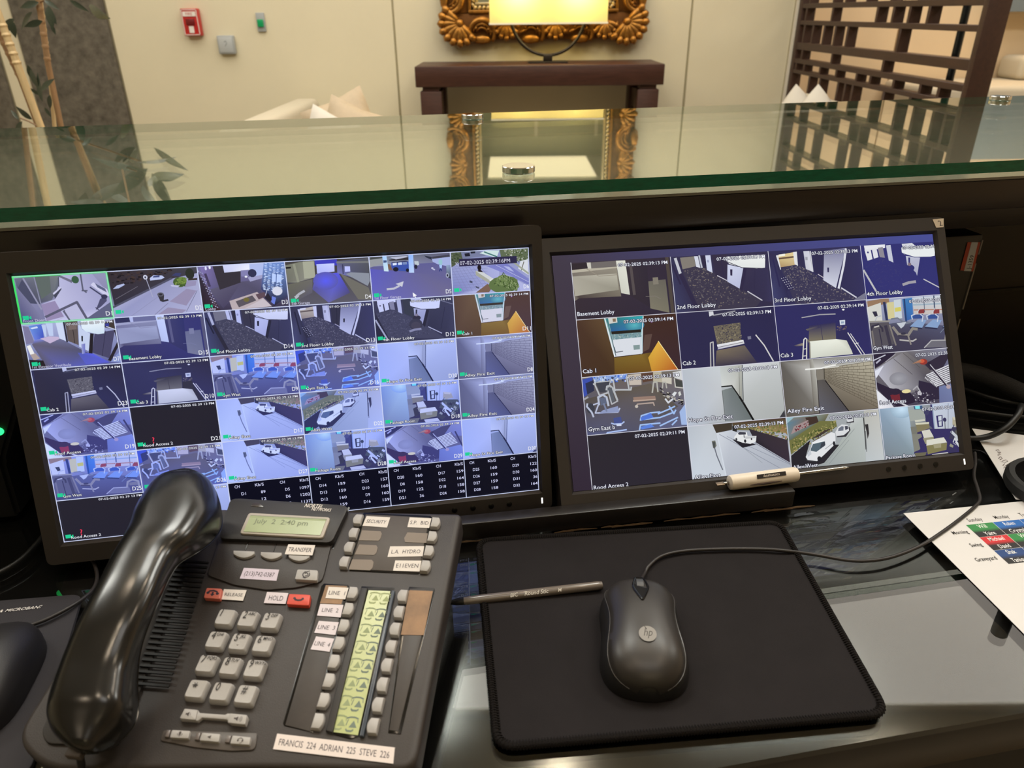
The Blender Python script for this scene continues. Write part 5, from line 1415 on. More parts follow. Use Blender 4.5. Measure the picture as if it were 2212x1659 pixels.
def f_roof(d):
    d.grad((120, 116, 120), (84, 80, 96))
    d.poly([(185, 930), (500, 760), (720, 740), (760, 1060), (540, 1120), (330, 1080)], [(176, 176, 196), (120, 116, 118), (110, 104, 100), (84, 80, 90), (120, 116, 122), (170, 168, 178)]); d.ell((420, 1000), .10, .12, (150, 150, 160), edge=(138, 137, 146), n=18); d.line([(380, 830), (560, 960)], .008, (84, 80, 80)); d.line([(480, 780), (640, 900)], .008, (92, 88, 86))
    d.poly([(500, 760), (1080, 715), (1100, 900), (720, 900)], [(112, 108, 112), (140, 142, 168), (120, 124, 160), (84, 78, 90)]); d.poly([(690, 870), (850, 790), (960, 770), (870, 900), (740, 920)], (66, 60, 70)); d.poly([(170, 800), (420, 760), (380, 800), (260, 880), (185, 920)], (46, 42, 56)); d.line([(180, 850), (300, 800)], .02, (190, 190, 206)); d.line([(210, 870), (250, 840)], .03, (170, 168, 190)); d.line([(300, 860), (400, 790)], .014, (150, 148, 160))
    d.poly([(620, 1010), (820, 1050), (820, 1165), (600, 1200)], (58, 52, 72)); d.poly([(820, 1060), (1100, 1000), (1115, 1175), (815, 1200)], [(110, 120, 160), (130, 140, 180), (120, 130, 170), (104, 110, 150)])
    d.poly([(690, 960), (960, 860), (1040, 980), (800, 1060)], (78, 70, 86))
    for k in range(9):
        t = k / 8
        a = (710 + 20 * t * 5, 980 + 78 * t * 1.0); 
        d.line([(700 + 95 * t, 965 + 90 * t), (960 + 75 * t, 862 + 115 * t)], .022, (214, 214, 222))
    for k in range(10):
        d.line([(690 + k * 12, 980 + k * 8), (686 + k * 12, 992 + k * 8)], .016, (206, 206, 214))
    d.line([(730, 870), (920, 1070)], .045, (52, 46, 58)); d.line([(735, 865), (915, 1055)], .016, (190, 188, 196)); d.line([(960, 862), (1060, 980)], .03, (96, 90, 104)); d.line([(1010, 850), (1100, 1020)], .035, (54, 50, 66))
    d.ell((675, 850), .045, .055, (170, 62, 50)); d.ell((660, 845), .03, .035, (206, 92, 66)); d.poly([(560, 870), (650, 830), (660, 855)], [(150, 120, 100), (190, 130, 96), (170, 110, 84)]); d.ell((735, 860), .02, .03, (60, 50, 60)); d.ell((915, 1060), .025, .04, (170, 150, 160))
    d.poly([(195, 1030), (330, 1080), (520, 1110), (600, 1190), (400, 1240), (300, 1180), (200, 1080)], (52, 38, 50)); d.poly([(330, 1140), (420, 1120), (430, 1190), (350, 1200)], (150, 46, 52)); d.ell((380, 1110), .06, .06, (56, 40, 48)); d.ell((490, 1105), .05, .035, (226, 210, 150)); d.line([(560, 1090), (600, 1060), (630, 1110)], .024, (160, 158, 166)); d.speck([(540, 1090), (770, 1120), (760, 1190), (560, 1200)], 60, [(46, 40, 52), (130, 126, 140), (84, 76, 90), (190, 186, 196)], .018, .026, 3)
    d.poly([(190, 1090), (320, 1190), (360, 1240), (210, 1255)], [(236, 238, 244), (205, 206, 220), (214, 214, 226), (240, 240, 246)]); d.line([(420, 1200), (520, 1240)], .03, (205, 205, 214)); d.poly([(190, 940), (280, 890), (200, 1000)], (220, 222, 236))
def f_aeast(d):
    d.grad((150, 156, 170), (170, 176, 190))
    d.poly([(232, 742), (490, 725), (540, 820), (640, 1200), (305, 1240)], [(176, 184, 196), (190, 196, 204), (186, 192, 200), (196, 204, 216), (196, 206, 220)]); d.poly([(490, 725), (690, 708), (690, 770), (530, 800)], (66, 58, 48)); d.poly([(530, 800), (690, 775), (940, 860), (1290, 1070), (1300, 1155), (640, 1200)], [(206, 212, 222), (190, 196, 208), (150, 154, 168), (160, 166, 180), (166, 172, 186), (170, 176, 190)])
    d.line([(560, 810), (1250, 1140)], .01, (140, 146, 160)); d.line([(640, 830), (1290, 1080)], .008, (140, 146, 160)); d.line([(545, 830), (640, 1190)], .02, (206, 214, 226)); d.line([(690, 850), (1000, 1060)], .012, (150, 156, 168))
    d.poly([(690, 708), (1240, 660), (1265, 800), (1000, 780), (700, 770)], [(84, 66, 50), (70, 50, 46), (150, 124, 84), (150, 144, 92), (96, 92, 66)]); d.speck([(780, 720), (1250, 720), (1255, 860), (960, 780)], 170, [(112, 116, 62), (170, 164, 110), (84, 92, 52), (160, 120, 84)], .014, .024, 14); d.poly([(860, 760), (1260, 860), (1285, 1060), (930, 880)], [(52, 46, 54), (60, 50, 58), (58, 48, 60), (40, 36, 44)]); d.line([(930, 890), (1285, 1070)], .012, (120, 122, 136)); d.poly([(690, 740), (740, 730), (740, 790), (695, 780)], (46, 44, 42))
    d.poly([(700, 860), (740, 850), (940, 900), (800, 930)], (38, 36, 44)); d.poly([(712, 835), (745, 800), (770, 785), (840, 790), (850, 825), (940, 825), (935, 875), (880, 895), (800, 885), (720, 860)], (226, 228, 230)); d.poly([(750, 800), (770, 788), (830, 793), (832, 812), (760, 815)], (62, 62, 74)); d.poly([(800, 830), (930, 828), (930, 845), (830, 850)], (190, 192, 196)); d.ell((825, 870), .012, .03, (44, 44, 50)); d.ell((735, 855), .01, .025, (60, 60, 66)); d.ell((890, 852), .008, .02, (60, 56, 60)); d.line([(810, 795), (815, 840)], .012, (60, 60, 70))
    d.poly([(485, 870), (520, 865), (535, 910), (515, 940), (500, 930)], (110, 112, 104)); d.line([(515, 930), (540, 1000), (600, 1120)], .02, (110, 114, 126)); d.poly([(490, 880), (520, 880), (518, 930), (505, 930)], (74, 78, 78))
def f_awest(d):
    d.grad((150, 156, 160), (150, 156, 160))
    d.poly([(1243, 658), (1700, 620), (1650, 700), (1260, 880)], [(150, 190, 206), (120, 116, 92), (92, 92, 66), (96, 104, 96)]); d.poly([(1250, 720), (1330, 660), (1500, 650), (1590, 690), (1280, 820)], [(92, 130, 150), (130, 130, 120), (120, 104, 92), (84, 84, 62), (120, 128, 130)]); d.poly([(1450, 660), (1570, 645), (1590, 700), (1490, 730)], (66, 52, 46)); d.poly([(1330, 740), (1480, 680), (1490, 730), (1300, 810)], (160, 140, 140)); d.speck([(1340, 740), (1480, 690), (1480, 740), (1330, 800)], 30, [(130, 50, 56), (90, 60, 66)], .01, .026, 4)
    d.poly([(1280, 870), (1600, 690), (1770, 690), (1780, 740), (1500, 850), (1300, 990)], (112, 112, 66)); d.speck([(1290, 860), (1760, 680), (1740, 760), (1310, 990)], 260, [(84, 96, 46), (150, 146, 92), (66, 76, 42), (176, 160, 104)], .012, .024, 15)
    d.poly([(1300, 1000), (1500, 860), (1450, 1010), (1480, 1060), (1340, 1150), (1303, 1155)], (40, 38, 44)); d.poly([(1480, 1070), (1800, 890), (1960, 660), (2060, 660), (2070, 1100), (1600, 1130)], [(140, 146, 150), (160, 168, 164), (190, 194, 194), (180, 186, 184), (166, 174, 172), (150, 158, 158)]); d.line([(1660, 1060), (1960, 760)], .008, (140, 146, 146)); d.line([(1690, 1070), (1900, 860)], .006, (130, 138, 138))
    d.poly([(2065, 590), (2218, 578), (2263, 1068), (2070, 1100)], [(176, 176, 168), (186, 184, 176), (190, 196, 200), (180, 188, 194)]); d.poly([(2070, 720), (2105, 715), (2112, 800), (2095, 850), (2085, 780)], (52, 50, 52)); d.line([(2060, 660), (2075, 940)], .02, (60, 60, 60)); d.line([(2075, 780), (2080, 960)], .014, (110, 114, 116))
    d.poly([(1900, 640), (1950, 645), (1960, 700), (1880, 710)], (60, 58, 64)); d.poly([(1880, 665), (1900, 645), (1945, 648), (1950, 690), (1890, 700)], (206, 208, 212)); d.poly([(1895, 655), (1940, 655), (1940, 670), (1890, 675)], (66, 70, 84))
    d.poly([(1760, 800), (1910, 740), (1920, 770), (1870, 830), (1780, 835)], (58, 56, 62)); d.poly([(1760, 790), (1790, 745), (1830, 720), (1895, 725), (1905, 775), (1850, 815), (1770, 825)], (214, 216, 220)); d.poly([(1795, 755), (1830, 735), (1850, 740), (1845, 775), (1790, 780)], (110, 116, 130)); d.poly([(1860, 735), (1890, 732), (1895, 760), (1865, 770)], (70, 72, 84))
    d.poly([(1600, 1000), (1750, 900), (1800, 900), (1640, 1060), (1500, 1100), (1460, 1040)], (42, 40, 46)); d.poly([(1450, 1010), (1500, 940), (1520, 880), (1720, 790), (1760, 800), (1762, 890), (1640, 990), (1560, 1050), (1480, 1045)], (222, 224, 228)); d.poly([(1505, 935), (1530, 890), (1640, 870), (1650, 910), (1560, 965), (1500, 955)], (84, 100, 110)); d.poly([(1520, 880), (1600, 870), (1640, 860), (1640, 872), (1530, 895)], (236, 238, 240)); d.poly([(1650, 870), (1655, 905), (1600, 935), (1610, 890)], (60, 66, 76)); d.line([(1650, 940), (1760, 870)], .012, (150, 152, 158)); d.ell((1590, 1025), .022, .045, (36, 36, 42)); d.ell((1745, 890), .014, .04, (44, 44, 50)); d.line([(1460, 1040), (1560, 1050)], .02, (60, 60, 66))
    for k in range(4):
        d.line([(1520 + k * 20, 850 - k * 6), (1660 + k * 20, 770 - k * 5)], .012, (66, 56, 52))
    d.line([(1530, 870), (1730, 775)], .012, (120, 104, 92)); d.poly([(1470, 970), (1500, 955), (1510, 985), (1470, 1010)], (190, 196, 204))
def f_pack(d):
    d.grad((150, 170, 196), (120, 130, 150))
    d.poly([(122, 300), (420, 275), (470, 740), (165, 785)], [(126, 150, 176), (180, 206, 230), (130, 144, 150), (120, 128, 134)]); d.ell((360, 300), .13, .17, (196, 226, 250), edge=(140, 168, 192), n=16); d.poly([(420, 280), (660, 260), (680, 500), (460, 560)], [(150, 160, 166), (140, 144, 150), (84, 84, 96), (120, 124, 116)]); d.poly([(480, 275), (570, 268), (575, 300), (490, 305)], (70, 96, 130)); d.poly([(495, 275), (545, 272), (545, 298), (500, 300)], (120, 226, 236))
    d.poly([(425, 310), (590, 300), (600, 390), (440, 410)], (150, 156, 150)); d.poly([(590, 320), (670, 315), (675, 480), (600, 420)], (58, 58, 84)); d.ell((610, 330), .03, .05, (70, 72, 96)); d.line([(660, 262), (672, 520)], .03, (40, 38, 50)); d.poly([(680, 260), (1040, 225), (1060, 480), (860, 470), (690, 510)], [(190, 200, 220), (170, 180, 206), (130, 136, 150), (176, 184, 196), (190, 196, 206)]); d.line([(835, 250), (820, 470)], .01, (120, 126, 140))
    d.poly([(705, 360), (770, 352), (770, 455), (715, 462)], (40, 42, 46)); d.poly([(725, 365), (760, 360), (758, 402), (726, 405)], (196, 204, 214)); d.poly([(728, 412), (758, 408), (756, 448), (730, 450)], (190, 198, 208)); d.ell((790, 395), .02, .04, (56, 62, 60)); d.line([(790, 410), (790, 500)], .014, (90, 96, 96)); d.poly([(690, 510), (760, 490), (780, 530), (710, 545)], (226, 230, 236)); d.ell((770, 510), .03, .04, (60, 72, 56))
    d.poly([(450, 480), (1050, 470), (1080, 700), (470, 745)], (50, 44, 50)); 
    d.poly([(485, 400), (590, 390), (592, 408), (490, 418)], (196, 196, 180)); d.poly([(490, 425), (630, 415), (632, 470), (500, 510)], (130, 122, 92)); d.poly([(490, 425), (630, 415), (628, 432), (495, 442)], (206, 204, 180)); d.poly([(440, 460), (500, 455), (505, 520), (450, 530)], (120, 120, 110)); d.poly([(450, 525), (545, 520), (560, 600), (520, 660), (465, 680)], (130, 130, 120)); d.poly([(510, 570), (555, 545), (580, 640), (530, 665)], (52, 48, 40))
    d.poly([(550, 495), (630, 480), (668, 545), (570, 560)], (206, 204, 192)); d.poly([(560, 560), (668, 545), (670, 585), (580, 610)], (150, 146, 122)); d.poly([(595, 575), (770, 550), (800, 595), (590, 625)], (214, 212, 198)); d.poly([(590, 625), (800, 598), (790, 660), (600, 700)], (130, 124, 84)); d.poly([(660, 612), (740, 602), (738, 640), (668, 648)], (160, 154, 124)); d.poly([(640, 700), (800, 680), (830, 715), (660, 735)], (196, 194, 190)); d.poly([(470, 690), (590, 680), (560, 740), (475, 748)], (112, 108, 84))
    d.poly([(870, 370), (960, 380), (985, 440), (900, 460), (865, 440)], (166, 158, 132)); d.poly([(870, 370), (960, 380), (950, 400), (880, 395)], (196, 190, 170)); d.poly([(860, 460), (1040, 460), (1060, 560), (1000, 600), (820, 560)], (70, 74, 62))
    rr = random.Random(6)
    for k in range(24):
        x, y = 830 + rr.uniform(0, 200), 480 + rr.uniform(0, 160)
        c = rr.choice([(150, 150, 130), (60, 60, 52), (196, 200, 206), (96, 96, 76), (44, 42, 40)])
        d.poly([(x, y), (x + 30, y + 18), (x + 20, y + 42), (x - 12, y + 22)], c)
    d.line([(850, 500), (960, 600)], .05, (190, 196, 204)); d.line([(890, 590), (940, 650)], .04, (205, 208, 214)); d.line([(820, 560), (880, 440)], .014, (66, 66, 60)); d.poly([(800, 620), (900, 660), (860, 700), (790, 660)], (60, 58, 50))
def f_black(d):
    d.grad((44, 40, 48), (44, 40, 50))

Q = {'d1': (f_d1, [(42, 375), (1138, 308), (1228, 858), (155, 930)]), 'd2': (f_d2, [(1138, 308), (2209, 248), (2286, 795), (1228, 858)]),
     'd7': (f_d7, [(155, 935), (1235, 865), (1325, 1405), (255, 1480)]), 'base': (f_basement, [(222, 375), (1133, 312), (1175, 835), (268, 900)]),
     'd3': (f_d3, [(112, 248), (1162, 190), (1225, 720), (185, 780)]), 'd4': (f_d4, [(1162, 190), (2172, 135), (2235, 655), (1225, 720)]),
     'd5': (f_d5, [(75, 200), (1048, 145), (1088, 655), (128, 715)]), 'd6': (f_d6, [(1048, 145), (1995, 88), (2020, 600), (1088, 655)]),
     'l2': (f_lobby2, [(190, 795), (1232, 730), (1285, 1245), (265, 1320)]), 'l3': (f_lobby3, [(1232, 730), (2231, 668), (2283, 1190), (1290, 1245)]),
     'l4': (f_lobby4, [(130, 722), (1092, 665), (1135, 1165), (182, 1245)]), 'c1': (f_cab1, [(268, 905), (1178, 840), (1220, 1360), (310, 1430)]),
     'c2': (f_cab2, [(1178, 838), (2070, 770), (2115, 1280), (1222, 1355)]), 'c3': (f_cab3, [(38, 845), (1088, 770), (1140, 1395), (90, 1485)]),
     'gw': (f_gymw, [(155, 215), (1180, 150), (1240, 655), (230, 740)]), 'ge': (f_gyme, [(62, 188), (1135, 100), (1192, 718), (118, 812)]),
     'ho': (f_hope, [(1140, 98), (2195, 12), (2250, 620), (1195, 715)]), 'af': (f_afire, [(90, 225), (1145, 135), (1200, 760), (145, 860)]),
     'ro': (f_roof, [(170, 795), (1082, 710), (1115, 1175), (210, 1255)]), 'ae': (f_aeast, [(232, 742), (1240, 658), (1300, 1155), (305, 1240)]),
     'aw': (f_awest, [(1243, 658), (2218, 578), (2263, 1068), (1303, 1155)]), 'pk': (f_pack, [(122, 300), (1048, 222), (1080, 700), (165, 785)]),
     'bk': (f_black, [(0, 0), (1, 0), (1, 1), (0, 1)])}
def mixc(c, k, t):
    return tuple(a * (1 - t) + b * t for a, b in zip(c, k))
def cl(c):
    return tuple(max(0, min(255, v)) for v in c)
NATIVE_LEFT = {'d1', 'd2', 'd3', 'd4', 'd5', 'd6', 'd7'}
def tone_left(key):
    if key in NATIVE_LEFT:
        return lambda c: cl(c)
    if key == 'c1':
        return lambda c: cl((c[0] * .85 + 26, c[1] * .85 + 24, c[2] * .9 + 26))
    if key == 'bk':
        return lambda c: (38, 36, 48)
    if key in ('ho', 'ae', 'af', 'aw', 'pk', 'ge', 'gw', 'ro', 'base'):
        return lambda c: cl((c[0] * .80 + 18, c[1] * .84 + 22, c[2] * .98 + 56))
    def g(c):
        l = (c[0] + c[1] + c[2]) / 3
        c = mixc(c, (l, l, l), .45)
        return cl((c[0] * .86 + 4, c[1] * .88 + 5, c[2] * 1.0 + 18))
    return g
def tone_right(key):
    def f(c):
        l = (c[0] + c[1] + c[2]) / 3
        k = max(0, min(1, (105 - l) / 62))
        dark = {'base': (58, 48, 58), 'c1': (66, 46, 42), 'l2': (50, 44, 74), 'c2': (46, 44, 80), 'l3': (48, 45, 86), 'c3': (48, 46, 98), 'l4': (52, 52, 116), 'gw': (54, 50, 82), 'ro': (46, 38, 58), 'pk': (58, 52, 104)}.get(key)
        if key == 'c1':
            return cl(c)
        if key == 'l4':
            k = max(0, min(1, (150 - l) / 60))
        if dark and key != 'base':
            c = mixc(c, dark, k * (.95 if key != 'gw' else .6))
        elif dark:
            c = mixc(c, dark, k * .6)
        if l > 150:
            c = mixc(c, (236, 238, 232), .12)
        return cl(c)
    return f
def caption(d, name, stamp, num, left, white=(236, 238, 246)):
    if stamp:
        d.text(stamp.replace(':', ' ') if left else stamp, .97, .10 if left else .115, .07 if left else .082, white, align='r', bold=.02, outline=(52, 52, 74), fit=.50)
    if name:
        d.text(name, .085 if left else .02, .95 if left else .93, .092 if left else .10, white, bold=.014, outline=(46, 46, 66), fit=.0262 * len(name))
    if left:
        d.poly([(.022, .84), (.085, .84), (.085, .925), (.022, .925)], (36, 206, 150), uv=True)
        d.poly([(.092, .87), (.112, .845), (.112, .925), (.092, .9)], (36, 206, 150), uv=True)
        if num:
            d.text(num, .985, .945, .135, white, align='r', bold=.012, fit=.037 * len(num) - .004)

def feed(key, parent, org, ax, ay, n, left, name, stamp, num, crop=None, flag=False):
    fn, q = Q[key]
    d = Draw(q, tone=tone_left(key) if left else tone_right(key))
    fn(d)
    d.tone = lambda c: c
    d.q = None
    caption(d, name, stamp, num, left)
    if flag:
        d.text('?', .21, .88, .2, (240, 60, 90), align='c', bold=.02)
    if crop:                                   # picture cut off by the edge of the screen
        cx_, cy_ = crop
        d2v = []
        keep_f = []
        nv, nc, nf = [], [], []
        for f in d.f:
            pc = [((d.v[i][0] / cx_, d.v[i][1] / cy_), d.c[i]) for i in f]
            zl_ = d.v[f[0]][2]
            pc = clip01(pc)
            if len(pc) > 2:
                b = len(nv)
                for p, c in pc:
                    nv.append((p[0] * cx_, p[1] * cy_, zl_)); nc.append(c)
                nf.append(tuple(range(b, b + len(pc))))
        d.v, d.c, d.f = nv, nc, nf
    return d.build('camera_feed', org, ax, ay, n, mat_paint(), parent)
# ------------------------------------------------------------------ left screen: six by six grid of pictures
def backing(P, wdt, h, n, cols, parent):
    d = Draw(clip=False)
    d.poly([(0, 0), (1, 0), (1, 1), (0, 1)], cols, uv=True)
    return d.build('screen', P(0, 0), P(wdt, 0) - P(0, 0), P(0, h) - P(0, 0), n, mat_paint(), parent, z0=1e-5)
oL, dxL, ddL, nL = poseL
WLm, ASPL = .448, 1.841
mon1, PL, hL, _ = monitor(poseL, WLm, ASPL, (.0165, .0125, .0205, .020), 'wide black monitor showing a grid of thirty small camera pictures', None)
scrL = backing(PL, WLm, hL, nL, [(16, 16, 30)] * 4, mon1)
T3, T4 = '07-02-2025 02:39:13 PM', '07-02-2025 02:39:14 PM'
GRID = [[('d1', '', '', 'D1'), ('d2', '', '', 'D2'), ('d3', '', '', 'D3'), ('d4', '', '', 'D4'), ('d5', '', '', 'D5'), ('d6', '', '', 'D6')],
        [('d7', '', T4, 'D7'), ('base', 'Basement Lobby', T3, 'D15'), ('l2', '2nd Floor Lobby', T3, 'D14'), ('l3', '3rd Floor Lobby', T3, 'D13'), ('l4', '4th Floor Lobby', T4, 'D12'), ('c1', 'Cab 1', T4, 'D11')],
        [('c2', 'Cab 2', T4, 'D23'), ('c3', 'Cab 3', T3, 'D10'), ('gw', 'Gym West', T3, 'D9'), ('ge', 'Gym East b', T3, 'D16'), ('ho', 'Hope St Fire Exit', T3, 'D20'), ('af', 'Alley Fire Exit', T4, 'D8')],
        [('ro', 'Roof Access', T4, 'D19'), ('bk', 'Rood Access 2', T3, 'D21'), ('ae', 'Alley East', T3, 'D17'), ('aw', 'Alley West', T3, 'D22'), ('pk', 'Package Room', T3, 'D18'), ('af', 'Alley Fire Exit', T3, 'D24')],
        [('gw', 'Gym West', T3, 'D25'), ('ge', 'Gym East b', T3, 'D26'), ('ae', 'Alley East', T3, 'D27'), ('pk', 'Package Room', T3, 'D28'), ('ro', 'Roof Access', T4, 'D29'), ('ho', 'Hope St Fire Exit', T3, 'D30')],
        [('bk', 'Rood Access 2', T3, ''), ('ho', '', T3, '')]]
SMALL = {'d1': 'Front Door', 'd3': 'Lobby', 'd4': '5th Garage', 'd5': '1st Floor Garage', 'd7': '1st Elevator Vestibule'}
cw, chh = WLm / 6, hL / 6
for r, row in enumerate(GRID):
    for c, (key, nm, st, num) in enumerate(row):
        feed(key, scrL, PL(c * cw, r * chh), dxL * cw, ddL * chh, nL, True, nm, st, num, flag=(key == 'bk'))
        if key in SMALL:
            d = Draw(clip=False)
            d.text(SMALL[key], .03, .975, .085, (205, 205, 230))
            d.build('small_caption', PL(c * cw, r * chh), dxL * cw, ddL * chh, nL, mat_paint(), scrL, z0=1.6e-3)
TAB = {2: (('D1', '89', 'D5', '1097'), ('D2', '12', 'D6', '1202'), ('D3', '95', 'D7', '1137')),
       3: (('D14', '159', 'D23', '157'), ('D13', '159', 'D10', '160'), ('D12', '160', 'D9', '160'), ('D15', '159', 'D16', '159')),
       4: (('D20', '160', 'D17', '159'), ('D8', '158', 'D22', '164'), ('D19', '122', 'D18', '158'), ('D21', '36', 'D24', '158')),
       5: (('D25', '160', 'D29', '122'), ('D26', '159', 'D30', '160'), ('D27', '159', 'D31', '36'), ('D28', '158', 'D32', '164'))}
for c, rows in TAB.items():
    d = Draw(clip=False)
    wc = (214, 216, 250)
    for x, s in ((.135, 'CH'), (.43, 'Kb/S'), (.69, 'CH'), (.985, 'Kb/S')):
        d.text(s, x, .15, .10, wc, align='r', bold=.016, fit=.062 if len(s) == 2 else .108)
    for k, rw in enumerate(rows):
        for x, s in zip((.20, .44, .74, .985), rw):
            d.text(s, x, .335 + k * .175, .10, wc, align='r', bold=.016, fit=.031 * len(s) - .006)
    d.build('data_table', PL(c * cw, 5 * chh), dxL * cw, ddL * chh, nL, mat_paint(), scrL)
# grid lines
def lines(P, segs, parent, asp, name='grid_line'):
    for (a, b, w_, col) in segs:
        d = Draw(clip=False)
        if abs(a[0] - b[0]) < 1e-9:
            q = [(a[0] - w_ / asp, a[1]), (a[0] + w_ / asp, a[1]), (b[0] + w_ / asp, b[1]), (b[0] - w_ / asp, b[1])]
        else:
            q = [(a[0], a[1] - w_), (b[0], b[1] - w_), (b[0], b[1] + w_), (a[0], a[1] + w_)]
        d.poly(q, col, uv=True)
        d.build(name, P[0], P[1], P[2], P[3], mat_paint(), parent, z0=1.7e-3)
wc = (206, 214, 246)
gn = (70, 226, 110)
segs = []
for k in range(1, 6):
    segs.append(((0, k / 6), (1, k / 6), .0016, wc))
    segs.append(((k / 6, 0), (k / 6, 1), .0016, wc))
segs += [((0, .0015), (1, .0015), .0014, wc), ((0, .998), (1, .998), .0014, wc), ((.0008, 1 / 6), (.0008, 1), .0014, wc), ((.999, 0), (.999, 1), .0014, wc)]
lines((PL(0, 0), dxL * WLm, ddL * hL, nL), segs, scrL, ASPL)
lines((PL(0, 0), dxL * WLm, ddL * hL, nL + nL * .0), [((0, .002), (1 / 6, .002), .003, gn), ((0, 1 / 6), (1 / 6, 1 / 6), .003, gn), ((.0012, 0), (.0012, 1 / 6), .003, gn), ((1 / 6, 0), (1 / 6, 1 / 6), .003, gn)], scrL, ASPL, 'green_outline')
def bezel_bits(t, P, n, dx, dd, wdt, h, bb, ux):
    d = dx * .0016
    obox('power_light', P(ux - .0008, h + bb * .38, .0041), dx * .0016, dd * .0062, n * .0006, M_led, t, bev=.0003)
    for k in range(4):
        c = P(ux - .034 - k * .0185, h + bb * .52, .004)
        lathe('button', [(.0028, 0), (.0028, .0006), (.0018, .0009)], c, M_bezb, t, n=14, axis=n)
bezel_bits(mon1, PL, nL, dxL, ddL, WLm, hL, .020, WLm + .002)
# ------------------------------------------------------------------ right screen
oR, dxR, ddR, nR = poseR
WRm, ASPR = .431, 1.781
mon2, PR, hR, _ = monitor(poseR, WRm, ASPR, (.0145, .0125, .0175, .0195), 'wide black monitor showing sixteen larger camera pictures on a purple ground', None)
scrR = backing(PR, WRm, hR, nR, [(66, 58, 72), (74, 80, 150), (60, 56, 84), (50, 40, 54)], mon2)
HR = homog([(0, 0), (1, 0), (1, 1), (0, 1)], [(1191.8, 552.9), (2014.2, 505.6), (2067.6, 977), (1234, 1062.4)])
HRi = inv3(HR)
def ruv(x, y):
    return ap3(HRi, (x, y))
u0, v0 = ruv(1232.2, 568.2)
us = [u0, ruv(1446.3, 553.3)[0], ruv(1656.7, 539.6)[0], ruv(1855.6, 527.5)[0]]
us[0] = (u0 + ruv(1263.5, 941.5)[0]) / 2
us.append(us[3] + (us[3] - us[1]) / 2)
vr = [v0, ruv(1243, 692)[1], ruv(1252.9, 816)[1], ruv(1263.5, 941.5)[1]]
vr.append(vr[3] + (vr[3] - vr[1]) / 2)
T1 = '07-02-2025 02:39:11 PM'
GR = [[('base', 'Basement Lobby', T3), ('l2', '2nd Floor Lobby', T3), ('l3', '3rd Floor Lobby', T3), ('l4', '4th Floor Lobby', T3)],
      [('c1', 'Cab 1', T4), ('c2', 'Cab 2', T3), ('c3', 'Cab 3', T4), ('gw', 'Gym West', T3)],
      [('ge', 'Gym East b', T3), ('ho', 'Hope St Fire Exit', T3), ('af', 'Alley Fire Exit', T3), ('ro', 'Roof Access', T3)],
      [('bk', 'Rood Access 2', T1), ('ae', 'Alley East', T3), ('aw', 'Alley West', T3), ('pk', 'Package Room', T3)]]
for r in range(4):
    for c in range(4):
        key, nm, st = GR[r][c]
        a, b = us[c], us[c + 1]
        e, f = vr[r], vr[r + 1]
        crop = None
        if b > 1 or f > 1:
            crop = (min(1, (1 - a) / (b - a)), min(1, (1 - e) / (f - e)))
        feed(key, scrR, PR(a * WRm, e * hR), dxR * WRm * (b - a), ddR * hR * (f - e), nR, False, nm, st, '', crop)
segs = []
wc2 = (214, 214, 226)
for u in us[:4]:
    segs.append(((u, vr[0]), (u, 1), .0013, wc2))
for v in vr[1:4]:
    segs.append(((us[0], v), (1, v), .0013, wc2))
lines((PR(0, 0), dxR * WRm, ddR * hR, nR), segs, scrR, ASPR)
bezel_bits(mon2, PR, nR, dxR, ddR, WRm, hR, .0195, WRm + .0015)
# paper tag with a 2 on the corner of the bezel
def label_quad(name, px4, hitf, n, parent, col=(236, 230, 222), txt=None, th=.0004, tcol=(30, 28, 30), trot=0.0, tsz=.6, sx=1.0, asp=None, bold=0.0, lab=None, shear=0.0, fit=.84):
    q = [hitf(*p) for p in px4]
    v = [p + n * .0001 for p in q] + [p + n * th for p in q]
    o = mk(name, v, BOXF, mat('sticker_%d_%d_%d' % col, tuple(v * .90 for v in col), .6), parent)
    if lab:
        o['label'] = lab
    if txt:
        wdt = ((q[1] - q[0]).length + (q[2] - q[3]).length) / 2
        hh = ((q[3] - q[0]).length + (q[2] - q[1]).length) / 2
        asp = asp or wdt / hh
        d = Draw(clip=False)
        lines_ = txt if isinstance(txt, list) else [txt]
        for k, s in enumerate(lines_):
            d.text(s, .5, .5 + tsz * .36, tsz, tcol, sx=sx, align='c', rot=trot, asp=asp, bold=bold, shear=shear, fit=fit)
        d.build('lettering', q[0], q[1] - q[0], q[3] - q[0], n, mat_print(), o, z0=th + .0001, dz=1e-6)
    return o
hitR = lambda x, y: hit(x, y, PR(0, 0, .004), nR)
label_quad('paper_tag', [(2014, 474), (2038, 472), (2038, 491), (2022, 492)], hitR, nR, mon2, (226, 208, 184), '2', tsz=.9, fit=.3, tcol=(40, 34, 36), lab='small cream paper tag marked 2')
# ================================================================== desk telephone
PSI, TIL = R(-6.2), R(13)
PU = Vector((math.cos(PSI), math.sin(PSI), 0))
PDh = Vector((math.sin(PSI), -math.cos(PSI), 0))
PV = PDh * math.cos(TIL) - UP * math.sin(TIL)          # towards the user, down the slope
PN = PU.cross(-PV).normalized()
if PN.z < 0:
    PN = -PN
PO = hz(700, 1600, DESK + .035)
def ph(x, y, h=0.0):
    return hit(x, y, PO + PN * h, PN)
def loc(p):
    d = p - PO
    return (d.dot(PU), d.dot(PV), d.dot(PN))
def pw(u, v, h=0.0):
    return PO + PU * u + PV * v + PN * h
M_ph = mat('phone_charcoal', (50, 45, 43), 0.5, bump=0.18, bscale=1500, var=0.06, vscale=60)
M_phd = mat('phone_dark', (36, 33, 31), 0.5, bump=0.12, bscale=1500)
M_key = mat('grey_key', (168, 165, 162), 0.5, var=0.05, vscale=90, bump=0.05, bscale=900)
M_redk = mat('red_key', (206, 74, 56), 0.45)
